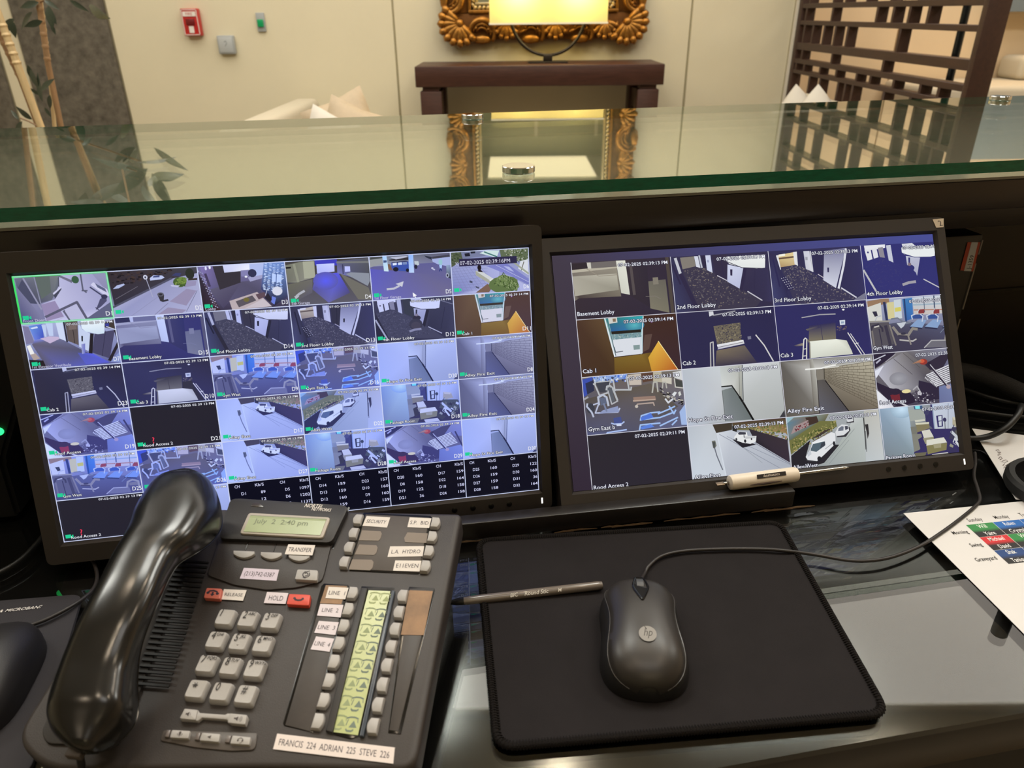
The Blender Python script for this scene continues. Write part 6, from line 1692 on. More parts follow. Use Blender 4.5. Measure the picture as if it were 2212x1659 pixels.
M_pink = mat('faded_red_key', (196, 104, 88), 0.5)
M_hand = mat('handset_black', (20, 20, 20), 0.22, spec=0.55)
M_lcd = mat('lcd_green', (160, 172, 132), 0.25)
M_lcd2 = mat('lcd_strip_green', (172, 180, 118), 0.3, var=0.05, vscale=40)
M_ivory = mat('lcd_frame_ivory', (176, 168, 156), 0.5)
M_clear = mat('clear_cover', (74, 67, 62), 0.5, spec=0.4, var=0.08, vscale=50)
phone = empty('telephone', Vector((pw(-.06, -.1).x, pw(-.06, -.1).y, DESK)), 'large charcoal office telephone with handset, labelled keys and green displays', 'telephone')
def pprism(name, px, h0, h1, m, parent=phone, bev=.0015, rnd_=0.0, world=False, seg=2):
    pts = [ph(x, y, h1) for x, y in px] if not world else px
    if rnd_:
        pts = round_poly(pts, rnd_, 4)
    pts = [p - PN * (h1 - h0) for p in pts]
    bm = prism(pts, PN * (h1 - h0), bev, seg)
    return bm_put(name, bm, m, parent, smooth=True, sharp=30)
# --- body: main wedge
BT = .021
uTR, vTR, _ = loc(ph(984, 1107)); uBR, vBR, _ = loc(ph(912, 1652))
uTL, vTL, _ = loc(ph(300, 1095)); uBL, vBL, _ = loc(ph(92, 1600))
uR = (uTR + uBR) / 2
uL = (uTL + uBL) / 2
vT = vTR
vB = max(vBR, vBL)
gx = loc(ph(728, 1180))[0]
body_o = [(uL, vT + .012), (uR, vT), (uR + .002, vBR + .004), (uR - .09, vBR + .010), (uL + .03, vBL + .018), (uL - .003, vBL)]
pts = round_poly([pw(a, b, -BT) for a, b in body_o], [.012, .006, .012, .02, .02, .014], 5)
bm = prism(pts, PN * BT, .004, 3)
bm_put('body', bm, M_ph, phone, smooth=True, sharp=35)
# underside stand that tilts it back
zmin = lambda u, v: pw(u, v, -BT).z - DESK
st = [pw(uL + .012, vT + .02, -BT - .0003), pw(uR - .012, vT + .012, -BT - .0003), pw(uR - .012, vBR - .02, -BT - .0003), pw(uL + .012, vBL - .02, -BT - .0003)]
base = [Vector((p.x, p.y, max(DESK + .0045, DESK + .0045))) for p in st]
f6 = BOXF
bm = bm_of(base + st, BOXF)
bm_put('stand', bm, M_black, phone)
for p, q in ((base[0], base[2]), (base[1], base[3]), (base[2], base[0]), (base[3], base[1])):
    c = p + (q - p).normalized() * .025
    lathe('foot', [(.008, 0), (.009, .001), (.009, .0045)], Vector((c.x, c.y, DESK + .0001)), M_rubber, phone, n=16)
# --- display module, top left, stands a little proud and hinges along its lower edge
pprism('display_module', [(497, 1079), (512, 1076), (744, 1091), (752, 1097), (716, 1172), (472, 1163)], .0003, .0055, M_phd, bev=.002, rnd_=.005)
pprism('lower_module', [(473, 1166), (715, 1177), (700, 1240), (694, 1256), (640, 1269), (575, 1274), (505, 1263), (450, 1243), (449, 1236)], .0002, .0016, M_ph, bev=.0006, rnd_=.003)
pprism('gap', [(752, 1095), (756, 1096), (720, 1186), (716, 1184)], .0001, .0004, M_blackg, bev=0)
pprism('lcd_frame', [(537, 1107), (714, 1117), (697, 1162), (517, 1152)], .0055, .0075, M_ivory, bev=.0008, rnd_=.003)
lcd = pprism('lcd', [(541.5, 1113), (705, 1121), (692, 1156), (526, 1148)], .0076, .0079, M_lcd, bev=0)
d = Draw(clip=False)
q = [ph(x, y, .0079) for x, y in [(541.5, 1113), (705, 1121), (692, 1156), (526, 1148)]]
d.text('July  2  2:40 pm', .08, .47, .42, (112, 122, 96), asp=4.2, sx=1.12, bold=.01)
d.poly([(0, 0), (1, 0), (1, .12), (0, .1)], [(120, 128, 104), (120, 128, 104), (168, 182, 136), (168, 182, 136)], uv=True)  # shade of the frame painted along the top edge, fading downwards
d.build('lcd_text_and_shade', q[0], q[1] - q[0], q[3] - q[0], PN, mat_print(), lcd, z0=.00012, dz=2e-6)
def print_on(name, px_base, px_end, h, s, col, size, parent=phone, sx=1.0, shear=0.0, bold=0.0):
    """lettering on the face: baseline from px_base towards px_end, capital height 'size' metres"""
    a, b = ph(*px_base, h), ph(*px_end, h)
    ax = (b - a).normalized()
    ay = PN.cross(ax).normalized()
    d = Draw(clip=False)
    d.text(s, 0, 0, 1.0, col, sx=sx, asp=1.0, shear=shear, bold=bold)
    k = size / .72
    return d.build(name, a, ax * k, -ay * k, PN, mat_print(), parent, z0=.00015, dz=1e-6)
def print_fit(name, px_base, px_end, h, s, col, size, parent=phone, **kw):
    L = (ph(*px_end, h) - ph(*px_base, h)).length
    w_ = text2d(s, kw.get('shear', 0), kw.get('bold', 0))[2] * size / .72
    return print_on(name, px_base, px_end, h, s, col, size, parent, sx=L / w_, **kw)
print_fit('maker_name', (657, 1095.5), (696, 1098.5), .0056, 'NORTEL', (232, 226, 216), .0042, shear=.2, bold=.02)
print_fit('maker_name', (672, 1102.5), (714, 1105.5), .0056, 'NETWORKS', (232, 226, 216), .0034, shear=.2, bold=.02)
# light arc over the display (message lamp)
pprism('message_lamp', [(541, 1093), (547, 1086), (556, 1085), (566, 1090), (570, 1096)], .0055, .0059, mat('lamp_window', (62, 56, 52), .25), bev=.0002)
for a, b in (((536, 1172), (530, 1189)), ((597, 1175), (591, 1192))):
    v, f = tube_vf([ph(*a, .0017), ph(*b, .0017)], .0004, 6)
    mk('divider_line', v, f, M_blackg, phone)
# --- softkeys
def half_key(cx_, cy_, wpx=46, hpx=15):
    pts = [(cx_ - wpx / 2, cy_ - hpx / 2), (cx_ + wpx / 2, cy_ - hpx / 2 + 1.6)]
    n = 8
    arc = []
    for k in range(n + 1):
        t = k / n
        x = cx_ + wpx / 2 - wpx * t
        arc.append((x, cy_ - hpx / 2 + 1 + hpx * (.42 + .58 * math.sin(math.pi * t) ** .8)))
    pprism('softkey', pts + arc, .0014, .0042, M_key, bev=.0008)
for c in ((526.5, 1196), (585.5, 1199), (646, 1203)):
    half_key(*c)
def sticker(px4, s, parent=phone, h=.0009, col=(238, 230, 222), tcol=(48, 42, 50), **kw):
    return label_quad('sticker', px4, lambda x, y: ph(x, y, h), PN, parent, col, s, tcol=tcol, th=.00025, **kw)
sticker([(623, 1176), (681, 1178), (675, 1200), (615, 1197.5)], 'TRANSFER', h=.0046, fit=.86, tsz=.6, sx=.74)
sticker([(527, 1227), (603, 1231), (597, 1255), (518, 1250)], '(213)742-0387', h=.0018, tsz=.58, sx=.76, col=(232, 220, 236))
def icon_key(px4, m, rnd_=.0015, h0=.0005, h1=.0045, bev=.001, name='key'):
    return pprism(name, px4, h0, h1, m, bev=bev, rnd_=rnd_)
def on_face(px4, h, n=1):
    q = [ph(x, y, h) for x, y in px4]
    return q[0], q[1] - q[0], q[3] - q[0]
def draw_on(name, px4, h, fn, parent=phone):
    d = Draw(clip=False)
    fn(d)
    a, b, c = on_face(px4, h)
    return d.build(name, a, b, c, PN, mat_print(), parent, z0=.00012, dz=1e-6)
kp = [(642, 1229), (687, 1231), (685, 1254), (636, 1251)]
k = icon_key(kp, M_key, h0=.0016, h1=.0052)
def globe(d):
    n = 16
    for r0, r1, a0, a1 in ((.30, .22, -40, 250), (.17, .10, -160, 120)):
        for j in range(n):
            t0, t1 = R(a0 + (a1 - a0) * j / n), R(a0 + (a1 - a0) * (j + 1) / n)
            f = lambda r, t: (.5 + r * math.cos(t) * .62, .5 + r * math.sin(t) * 1.1)
            d.poly([f(r0, t0), f(r0, t1), f(r1, t1), f(r1, t0)], (44, 38, 40), keep=True, uv=True)
    d.line([(.42, .3), (.62, .15)], .08, (44, 38, 40), uv=True); d.line([(.38, .8), (.5, .86)], .07, (44, 38, 40), uv=True)
draw_on('feature_symbol', kp, .0052, globe, k)
# release and hold
kp = [(446, 1269), (480, 1271), (475, 1294), (439, 1291)]
k = icon_key(kp, M_pink)
def hs_down(d):
    c = (44, 34, 48)
    d.line([(.18, .52), (.26, .34), (.5, .26), (.74, .36), (.82, .56)], .15, c, uv=True); d.ell((.2, .5), .10, .12, c, uv=True); d.ell((.8, .54), .10, .12, c, uv=True)
    d.poly([(.44, .4), (.56, .4), (.56, .6), (.66, .6), (.5, .82), (.36, .6), (.44, .6)], c, uv=True)
draw_on('release_symbol', kp, .0045, hs_down, k)
sticker([(484, 1273), (533, 1275), (525, 1298), (477, 1295)], 'RELEASE', fit=.78, tsz=.46, sx=.80)
sticker([(577, 1279), (623, 1281.5), (617, 1305), (570, 1303)], 'HOLD', fit=.66, tsz=.62, sx=.8, col=(236, 226, 232))
kp = [(624, 1282), (671, 1284), (667, 1308), (618, 1305)]
k = icon_key(kp, M_redk)
def hs_up(d):
    c = (52, 34, 44)
    d.line([(.30, .42), (.38, .56), (.5, .6), (.62, .57), (.70, .46)], .16, c, uv=True); d.ell((.31, .42), .06, .11, c, uv=True); d.ell((.69, .45), .06, .11, c, uv=True)
draw_on('hold_symbol', kp, .0045, hs_up, k)
# --- dial pad: twelve keys, one mesh
kc = {'1': (487, 1335), '3': (585, 1343), '*': (425, 1490), '#': (531, 1502)}
a1, a3, as_, ah = (Vector(loc(ph(*kc[k_], .004))) for k_ in ('1', '3', '*', '#'))
def key_mesh(w_, l_, h_, name='key', top=.84, m=M_key, n_=3):
    """pillow topped key: flared sides, rounded corners, dished top"""
    bm = bmesh.new()
    lv = [(1.0, 0), (1.0, h_ * .35), (top + .06, h_ * .92), (top, h_)]
    rings = []
    for s_, hh in lv:
        pts = round_poly([Vector((-w_ / 2 * s_, -l_ / 2 * s_, hh)), Vector((w_ / 2 * s_, -l_ / 2 * s_, hh)), Vector((w_ / 2 * s_, l_ / 2 * s_, hh)), Vector((-w_ / 2 * s_, l_ / 2 * s_, hh))], min(w_, l_) * .14, 3)
        rings.append([bm.verts.new(p) for p in pts])
    for A, B in zip(rings, rings[1:]):
        for i in range(len(A)):
            bm.faces.new((A[i], A[(i + 1) % len(A)], B[(i + 1) % len(A)], B[i]))
    c = bm.verts.new((0, 0, h_ - .0004))
    T_ = rings[-1]
    for i in range(len(T_)):
        bm.faces.new((T_[i], T_[(i + 1) % len(T_)], c))
    me = bpy.data.meshes.new(name)
    bm.to_mesh(me); bm.free()
    for p in me.polygons:
        p.use_smooth = True
    me.set_sharp_from_angle(angle=R(38))
    me.materials.append(m)
    return me
KM = key_mesh(.0138, .0140, .0060)
face_m = Matrix((PU, -PV, PN)).transposed().to_4x4()
LEG = [['1', '2 ABC', '3 DEF'], ['4 GHI', '5 JKL', '6 MNO'], ['7 PQRS', '8 TUV', '9 WXYZ'], ['*', '0', '#']]
for r in range(4):
    for c in range(3):
        t, s_ = r / 3, c / 2
        p = (a1 * (1 - s_) + a3 * s_) * (1 - t) + (as_ * (1 - s_) + ah * s_) * t
        o = put('key', KM, None, phone, M=Matrix.Translation(pw(p.x, p.y, -.0003)) @ face_m)
        lg = LEG[r][c].split(' ')
        d = Draw(clip=False)
        k_ = .0145
        tc_ = (34, 30, 30)
        if lg[0] == '*':
            for an in (0, 60, 120):
                dx_, dy_ = .13 * math.cos(R(an)), .13 * math.sin(R(an))
                d.line([(.4 - dx_, .34 - dy_), (.4 + dx_, .34 + dy_)], .05, tc_, uv=True)
        else:
            d.text(lg[0], .22 if lg[0] != '#' else .28, .48, .58, tc_, asp=1, sx=.72, shear=.12)
        if len(lg) > 1:
            d.text(lg[1], .46, .30, .25, tc_, asp=1, sx=.82, shear=.18, bold=.012)
        if r == 1 and c == 1:
            lathe('raised_dot', [(.0009, 0), (.0006, .0004)], pw(p.x, p.y, -.0003) + PN * .0058 + PV * .0022, M_key, o, n=10, axis=PN)
        d.build('legend', pw(p.x, p.y, .0060) - PU * k_ / 2 + PV * -k_ / 2, PU * k_, PV * k_, PN, mat_print(), o, z0=.0001, dz=1e-6)
# --- volume rocker
vr_ = [(398, 1530), (427, 1533), (431, 1539), (486, 1543), (492, 1540), (533, 1544), (536, 1550), (530, 1566), (498, 1563), (489, 1554), (436, 1550), (427, 1557), (390, 1554), (388, 1549)]
k = pprism('volume_rocker', vr_, .0003, .0036, M_key, bev=.0008)
for pts in ([(398, 1530), (427, 1533), (422, 1555), (389, 1552)], [(496, 1540), (534, 1544), (529, 1565), (491, 1561)]):
    pprism('rocker_end', pts, .0036, .0050, M_key, parent=k, bev=.0007, rnd_=.001)
def spk(nw):
    def fn(d):
        c = (60, 54, 52)
        d.poly([(.25, .42), (.36, .42), (.5, .25), (.5, .78), (.36, .6), (.25, .6)], c, uv=True)
        for j in range(nw):
            n = 6
            r = .12 + j * .11
            for i in range(n):
                t0, t1 = R(-50 + 100 * i / n), R(-50 + 100 * (i + 1) / n)
                f = lambda rr_, t: (.5 + rr_ * math.cos(t) * .7, .5 + rr_ * math.sin(t) * 1.2)
                d.poly([f(r, t0), f(r, t1), f(r + .035, t1), f(r + .035, t0)], c, keep=True, uv=True)
    return fn
draw_on('volume_symbol', [(398, 1531), (427, 1534), (421, 1553), (390, 1551)], .0050, spk(1), k)
draw_on('volume_symbol', [(500, 1541), (534, 1545), (528, 1564), (494, 1560)], .0050, spk(3), k)
# --- mute, handsfree, headset keys on their raised strip
pprism('key_strip', [(353, 1577), (556, 1583), (552, 1612), (546, 1620), (500, 1622), (420, 1614), (345, 1599)], .0001, .0012, mat('phone_strip', (74, 67, 62), .45), bev=.0005, rnd_=.002)
def mic(d):
    c = (70, 64, 60)
    d.ell((.5, .4), .07, .24, c, uv=True); d.line([(.5, .6), (.5, .82)], .05, c, uv=True); d.line([(.36, .45), (.4, .66), (.6, .66), (.64, .45)], .05, c, uv=True)
def tri(d):
    d.poly([(.36, .5), (.56, .28), (.56, .74)], (70, 64, 60), uv=True)
def hset(d):
    c = (70, 64, 60)
    d.line([(.38, .55), (.38, .35), (.5, .22), (.62, .35), (.62, .55)], .07, c, uv=True); d.ell((.38, .55), .05, .14, c, uv=True); d.ell((.62, .55), .05, .14, c, uv=True); d.line([(.62, .6), (.58, .82), (.5, .84)], .05, c, uv=True)
for q4, q2, fn in (([(371, 1576), (411, 1578), (406, 1595), (366, 1593)], [(360, 1576), (369, 1576), (364, 1592), (355, 1591)], mic),
                   ([(436, 1582), (476, 1585), (472, 1603), (430, 1599)], [(425, 1582), (434, 1582), (429, 1599), (420, 1597)], tri),
                   ([(502, 1588), (542, 1592), (538, 1609), (496, 1606)], [(490, 1588), (500, 1588), (495, 1604), (485, 1603)], hset)):
    k = pprism('function_key', q4, .0010, .0044, M_key, bev=.0008, rnd_=.001)
    draw_on('function_symbol', q4, .0044, fn, k)
    k = pprism('status_window', q2, .0010, .0032, mat('smoke_window', (104, 96, 92), .3), bev=.0005)
# --- right side: upper directory card with eight keys
pprism('card_recess', [(787, 1107), (930, 1114), (934, 1118), (907, 1237), (902, 1240), (756, 1233), (753, 1228), (783, 1110)], .0002, .0006, M_blackg, bev=.0003)
card = pprism('directory_card', [(790, 1111), (928, 1118), (903, 1236), (757, 1229)], .0006, .0010, M_clear, bev=.0002)
tapec = mat('old_tape', (122, 110, 98), .55)
for q4 in ([(782, 1145.5), (822, 1147.5), (825, 1153), (822, 1163), (818, 1168), (775, 1167)], [(776, 1176), (813, 1178), (816, 1183), (813, 1194), (808, 1199), (766, 1197.5)],
           [(761, 1208), (803, 1209), (807, 1214), (805, 1226), (799, 1232), (753, 1230)], [(880, 1150), (924, 1152), (921, 1173), (875, 1171), (873, 1162)]):
    pprism('old_tape', q4, .0010, .0013, tapec, bev=0)
sticker([(792, 1115), (843, 1118), (836, 1140), (783, 1136)], 'SECURITY', h=.0011, fit=.82, tsz=.5, sx=.86)
sticker([(885, 1118), (932, 1120), (927, 1141), (880, 1139)], 'S.P.  BID', h=.0011, tsz=.52, sx=.86)
sticker([(843, 1180.5), (916.5, 1180), (913, 1202), (837, 1203.5)], 'L.A.  HYDRO', h=.0011, tsz=.52, sx=.86)
sticker([(854, 1211), (910.5, 1211.5), (906, 1235), (849, 1233)], 'E11EVEN', h=.0011, tsz=.56, sx=.86)
def dkey_mesh(sgn, w_=.0080, l_=.0108, h_=.0042):
    bm = bmesh.new()
    rings = []
    for s_, hh in ((1, 0), (1, h_ * .45), (.9, h_ * .92), (.8, h_)):
        pts = []
        n = 6
        for i in range(n + 1):
            t = i / n - .5
            pts.append(Vector((sgn * (w_ / 2 * s_ - (abs(t) * 2) ** 2 * w_ * .22), l_ * s_ * t, hh)))
        pts += [Vector((-sgn * w_ / 2 * s_, l_ / 2 * s_, hh)), Vector((-sgn * w_ / 2 * s_, -l_ / 2 * s_, hh))]
        rings.append([bm.verts.new(p) for p in pts])
    for A, B in zip(rings, rings[1:]):
        for i in range(len(A)):
            bm.faces.new((A[i], A[(i + 1) % len(A)], B[(i + 1) % len(A)], B[i]))
    bm.faces.new(rings[-1])
    bmesh.ops.recalc_face_normals(bm, faces=bm.faces)
    me = bpy.data.meshes.new('memory_key')
    bm.to_mesh(me); bm.free()
    for p in me.polygons:
        p.use_smooth = True
    me.set_sharp_from_angle(angle=R(40))
    me.materials.append(M_key)
    return me
DKR, DKL = dkey_mesh(1), dkey_mesh(-1)
def dkey(px, sgn, h0=-.0002):
    p = ph(*px, .0035)
    p = p - PN * (.0035 - h0)
    put('memory_key', DKR if sgn > 0 else DKL, None, phone, M=Matrix.Translation(p) @ face_m)
def col4(a, b, n, sgn):
    A, B = Vector(loc(ph(*a, .0035))), Vector(loc(ph(*b, .0035)))
    for k in range(n):
        q_ = A + (B - A) * (k / (n - 1))
        put('memory_key', DKR if sgn > 0 else DKL, None, phone, M=Matrix.Translation(pw(q_.x, q_.y, -.0002)) @ face_m)
col4((772, 1121), (742.5, 1213), 4, -1)
col4((941, 1128), (919.5, 1222), 4, 1)
# --- line keys and the tall display
pprism('line_recess', [(700, 1260), (752, 1263), (754, 1268), (681, 1572), (677, 1583), (614, 1568), (611, 1562), (694, 1266)], .0002, .0005, M_blackg, bev=.0003)
pprism('line_card', [(703, 1264), (749, 1267), (672, 1580), (616, 1566)], .0005, .0009, mat('line_cover', (60, 55, 52), .45, spec=.4, var=.25, vscale=18), bev=.0002)
pprism('number_recess', [(884, 1267), (938, 1270), (940, 1275), (866, 1586), (838, 1583), (876, 1290)], .0002, .0005, M_blackg, bev=.0003)
pprism('number_cover', [(886, 1272), (934, 1275), (898, 1425), (860, 1580), (841, 1577)], .0005, .0009, mat('line_cover', (60, 55, 52), .16), bev=.0002)
brown = mat('brown_card', (132, 98, 62), .5, var=.3, vscale=40)
pprism('brown_card', [(884, 1275), (935, 1277), (915, 1372), (866, 1371)], .0009, .0012, brown, bev=0)
pprism('brown_card', [(704, 1264), (750, 1266), (737, 1305), (691, 1303)], .0009, .0011, brown, bev=0)
sticker([(710, 1268), (753, 1270), (746, 1295), (703, 1292.5)], 'LINE  1', h=.0012, tsz=.5, fit=.8)
sticker([(692, 1305), (742, 1307), (736, 1334), (685, 1330)], 'LINE  2', h=.0012, tsz=.5, fit=.7, col=(236, 226, 232))
sticker([(689, 1341.5), (732, 1344.5), (724.5, 1372), (679, 1367)], 'LINE  3', h=.0012, tsz=.5, sx=.82, col=(236, 226, 232))
sticker([(683, 1375), (722, 1380), (712, 1408), (671, 1403)], 'LINE  4', h=.0012, tsz=.48, sx=.8, col=(236, 226, 232))
col4((762, 1280), (687.5, 1557), 8, 1)
col4((868.5, 1286), (804.5, 1567), 8, -1)
tray_q = [(781, 1266), (852, 1269), (848, 1300), (776, 1590), (757, 1596), (706, 1583), (712, 1560), (775, 1290)]
pprism('display_well', tray_q, .0002, .0007, M_blackg, bev=.0003)
strip = pprism('line_display', [(796, 1275), (843, 1277), (773, 1588), (719, 1581)], .0008, .0012, M_lcd2, bev=0)
well = [(776, 1268), (792, 1271), (715, 1578), (704, 1576)]
pprism('well_wall', [(780, 1268), (794, 1270), (718, 1582), (703, 1578)], .0006, .0030, M_phd, bev=.0008)
pprism('well_wall', [(846, 1274), (853, 1275), (785, 1590), (776, 1589)], .0006, .0034, mat('slate_edge', (70, 78, 88), .25), bev=.001)
A0, B0 = Vector(loc(ph(808, 1291, .0012))), Vector(loc(ph(734, 1560, .0012)))
A1, B1 = Vector(loc(ph(831, 1293, .0012))), Vector(loc(ph(759, 1564, .0012)))
for k in range(8):
    for (A, B), c in (((A0, B0), (136, 148, 108)), ((A1, B1), (104, 118, 106))):
        if k == 0:
            c = (146, 156, 108)
        p = A + (B - A) * (k / 7)
        d = Draw(clip=False)
        d.line([(.1, .16), (.35, .08), (.65, .08), (.9, .16)], .10, c, uv=True); d.line([(.22, .25), (.15, .6)], .09, c, uv=True); d.line([(.2, .85), (.3, .94), (.6, .94), (.72, .86)], .12, c, uv=True)
        d.poly([(.62, .28), (.92, .72), (.36, .72)], c, uv=True); d.line([(.88, .24), (.92, .4)], .08, c, uv=True)
        s_ = .0098
        d.build('line_icon', pw(p.x, p.y, .0012) - PU * s_ / 2 - PV * s_ * .55, PU * s_, PV * s_ * 1.1, PN, mat_print(), strip, z0=.0001, dz=1e-6)
sticker([(599, 1585), (853, 1615), (849.5, 1650), (590, 1618.5)], 'FRANCIS  224  ADRIAN  225  STEVE  226', h=.0006, tsz=.60, fit=.93, col=(242, 230, 224))
# --- speaker grille and cradle beside the handset
pprism('cradle', [(345, 1120), (425, 1150), (330, 1420), (255, 1610), (100, 1606), (88, 1580), (180, 1380)], .0002, .0024, M_phd, bev=.001, rnd_=.004)
pa, pb_ = ph(415, 1215, .0024), ph(325, 1480, .0024)
rib = None
for k in range(24):
    c = pa + (pb_ - pa) * (k / 23)
    M_ = Matrix.Translation(c) @ face_m
    if rib is None:
        bm = bm_of(box_v((-.012, -.0009, 0), (.026, 0, 0), (0, .0018, 0), (0, 0, .0014)), BOXF)
        rib = bm_put('grille_rib', bm, M_black, phone, M=M_).data
    else:
        put('grille_rib', rib, None, phone, M=M_)
# --- handset: lofted from cross sections along its length
ST = [  # (pixel left, pixel right) of the upper face at height h; h top, depth below the top, belly
    ((362, 1040), (438, 1040), .058, .030, .0),
    ((332, 1060), (468, 1064), .062, .046, .0),
    ((309, 1090), (478, 1098), .064, .050, .0),
    ((292, 1118), (477, 1128), .065, .050, .0),
    ((281, 1148), (457, 1158), .066, .045, .0),
    ((266, 1172), (425, 1184), .067, .036, .0),
    ((249, 1198), (388, 1209), .067, .029, .0),
    ((233, 1226), (368, 1238), .067, .026, .0),
    ((212, 1268), (349, 1280), .067, .025, .0),
    ((190, 1310), (330, 1322), .066, .025, .0),
    ((168, 1355), (312, 1367), .064, .027, .0),
    ((149, 1400), (300, 1412), .061, .031, .0),
    ((131, 1450), (295, 1462), .058, .038, .0),
    ((116, 1497), (296, 1509), .056, .044, .0),
    ((107, 1535), (291, 1547), .054, .044, .0),
    ((107, 1562), (276, 1573), .051, .040, .0),
    ((118, 1588), (250, 1598), .048, .034, .0),
    ((146, 1610), (214, 1618), .045, .020, .0)]
secs = []
NS = 28
for (a, b, ht, dp, bl) in ST:
    # silhouette pixels sit at about mid height of the rounded sides
    A, B = Vector(loc(ph(*a, ht - dp * .42))), Vector(loc(ph(*b, ht - dp * .60)))
    A.z = B.z = 0
    c = (A + B) / 2
    hw = (B - A).length / 2
    ax = (B - A).normalized()
    sec = []
    for k in range(NS):
        t = 2 * math.pi * k / NS
        ct, s_ = math.cos(t), math.sin(t)
        ex = 2.9
        x = hw * (abs(ct) ** (2 / ex)) * (1 if ct >= 0 else -1)
        y = (abs(s_) ** (2 / 2.6)) * (1 if s_ >= 0 else -1)
        hh = ht - dp / 2 + y * dp / 2
        sec.append(pw(c.x + ax.x * x, c.y + ax.y * x, hh))
    secs.append(sec)
# refine along the length
cols = [catmull([s_[k] for s_ in secs], 5) for k in range(NS)]
L_ = len(cols[0])
vs = [cols[k][i] for i in range(L_) for k in range(NS)]
fs = [(i * NS + k, i * NS + (k + 1) % NS, (i + 1) * NS + (k + 1) % NS, (i + 1) * NS + k) for i in range(L_ - 1) for k in range(NS)]
for end, rev in ((0, True), (L_ - 1, False)):
    c = sum((vs[end * NS + k] for k in range(NS)), Vector()) / NS
    nb_ = vs[end * NS:(end + 1) * NS]
    prev = vs[(1 if rev else L_ - 2) * NS:(2 if rev else L_ - 1) * NS]
    cp = sum(prev, Vector()) / NS
    out = (c - cp).normalized() * .004
    b0 = len(vs)
    vs += [v * .6 + c * .4 + out * .8 for v in nb_]
    vs.append(c + out * 1.1)
    for k in range(NS):
        fs.append((end * NS + k, end * NS + (k + 1) % NS, b0 + (k + 1) % NS, b0 + k))
        fs.append((b0 + k, b0 + (k + 1) % NS, b0 + NS))
bm = bm_of(vs, fs)
bmesh.ops.recalc_face_normals(bm, faces=bm.faces)
hs = bm_put('handset', bm, M_hand, phone, smooth=True, sharp=80)
hs['label'] = 'glossy black curved handset'
# thin parting line along the handset side
def side(k0, off=.0004):
    return [cols[k0][i] for i in range(6, L_ - 6)]
for kk in (NS - 2,):
    tube('parting_line', [p + PU * .0002 for p in side(kk)], .0004, M_blackg, hs, n=5)
# handset cord and its plug at the near end
e0 = ph(172, 1625, .026)
tube('handset_cord', catmull([e0, ph(174, 1640, .016), ph(176, 1662, .004), ph(170, 1700, -.015), ph(150, 1760, -.02)], 6), .0024, M_rubber, phone, n=8)
obox('cord_plug', e0 - PU * .005 - PV * .004, PU * .010, PV * .009, PN * .006, M_clear, phone, bev=.001)
sp = hz(120, 1690, DESK + .0002)
# ================================================================== things on the desk
# ---- mouse pad
M_cloth = mat('black_cloth', (30, 27, 28), 0.9, bump=0.3, bscale=1800, var=0.12, vscale=30, spec=.2)
M_hemb = mat('black_stitching', (24, 21, 20), 0.95, bump=0.8, bscale=1300, spec=.15)
PT = .004
padq = [hz(1033, 1166, DESK + PT), hz(1684, 1127, DESK + PT), hz(1918, 1540, DESK + PT), hz(1074, 1613, DESK + PT)]
def pad(name, q, lab, cat='mouse pad', rr=.014):
    t = empty(name, (sum(q, Vector()) / 4) * 1.0 - UP * PT, lab, cat)
    pts = round_poly([p - UP * (PT - .0002) for p in q], rr, 8)
    bm = prism(pts, UP * (PT - .0006), 0)
    bm_put('cloth', bm, M_cloth, t)
    ring = [p + UP * .0026 for p in pts]
    v, f = tube_vf(ring + [ring[0]], .0028, 8, cap=False)
    mk('hem', v, f, M_hemb, t, smooth=True)
    # stitches: short threads across the hem
    bm = bmesh.new()
    c = sum(pts, Vector()) / len(pts)
    per = []
    for i in range(len(pts)):
        a, b = pts[i], pts[(i + 1) % len(pts)]
        L = (b - a).length
        n = max(1, int(L / .0022))
        for k in range(n):
            p = a + (b - a) * (k / n)
            ins = (c - p); ins.z = 0; ins = ins.normalized()
            tdir = (b - a).normalized()
            nrm = Vector((-tdir.y, tdir.x, 0))
            if nrm.dot(ins) < 0:
                nrm = -nrm
            v, f = tube_vf([p + UP * .0018 - nrm * .0030, p + UP * .0048 - nrm * .0016, p + UP * .0055 + nrm * .0006, p + UP * .0040 + nrm * .0036], .0005, 4, cap=False)
            b2 = [bm.verts.new(x) for x in v]
            for ff in f:
                bm.faces.new([b2[i_] for i_ in ff])
    o = bm_put('stitching', bm, M_hemb, t)
    o['kind'] = 'stuff'
    return t
pad('mouse_pad', padq, 'black cloth mouse pad with stitched hem under the grey mouse')

# ---- mouse
MZ = DESK + PT + .0002
mf, mb = hz(1377, 1256, MZ + .022), hz(1400, 1512, MZ + .003)
mf.z = mb.z = MZ
mdir = (mb - mf); mdir.z = 0
ML = mdir.length
mdir.normalize()
mside = Vector((-mdir.y, mdir.x, 0))
if mside.x < 0: mside = -mside
M_mouse = mat('mouse_grey', (44, 41, 39), 0.36, spec=0.5, bump=0.05, bscale=1500, var=.06, vscale=40)
M_moused = mat('mouse_black', (26, 25, 25), 0.42, bump=0.06, bscale=1200)
mouse = empty('computer_mouse', (mf + mb) / 2 * 1.0 + UP * (MZ - (mf + mb).z / 2), 'dark grey wired mouse with round white emblem on the mouse pad', 'mouse')
halfw = lambda t: .5 * .0680 * (1 - abs(2 * t - 1) ** (6.5 if t < .5 else 3.6)) ** .42 * (1 - .085 * math.sin(math.pi * min(1, t * 1.25)) ** 2 + .05 * t)
topz = lambda t: .0285 + .0075 * math.sin(math.pi * (t * .9 + .1))
endz = lambda t: (1 - abs(2 * t - 1) ** (14 if t < .5 else 4.2)) ** .5
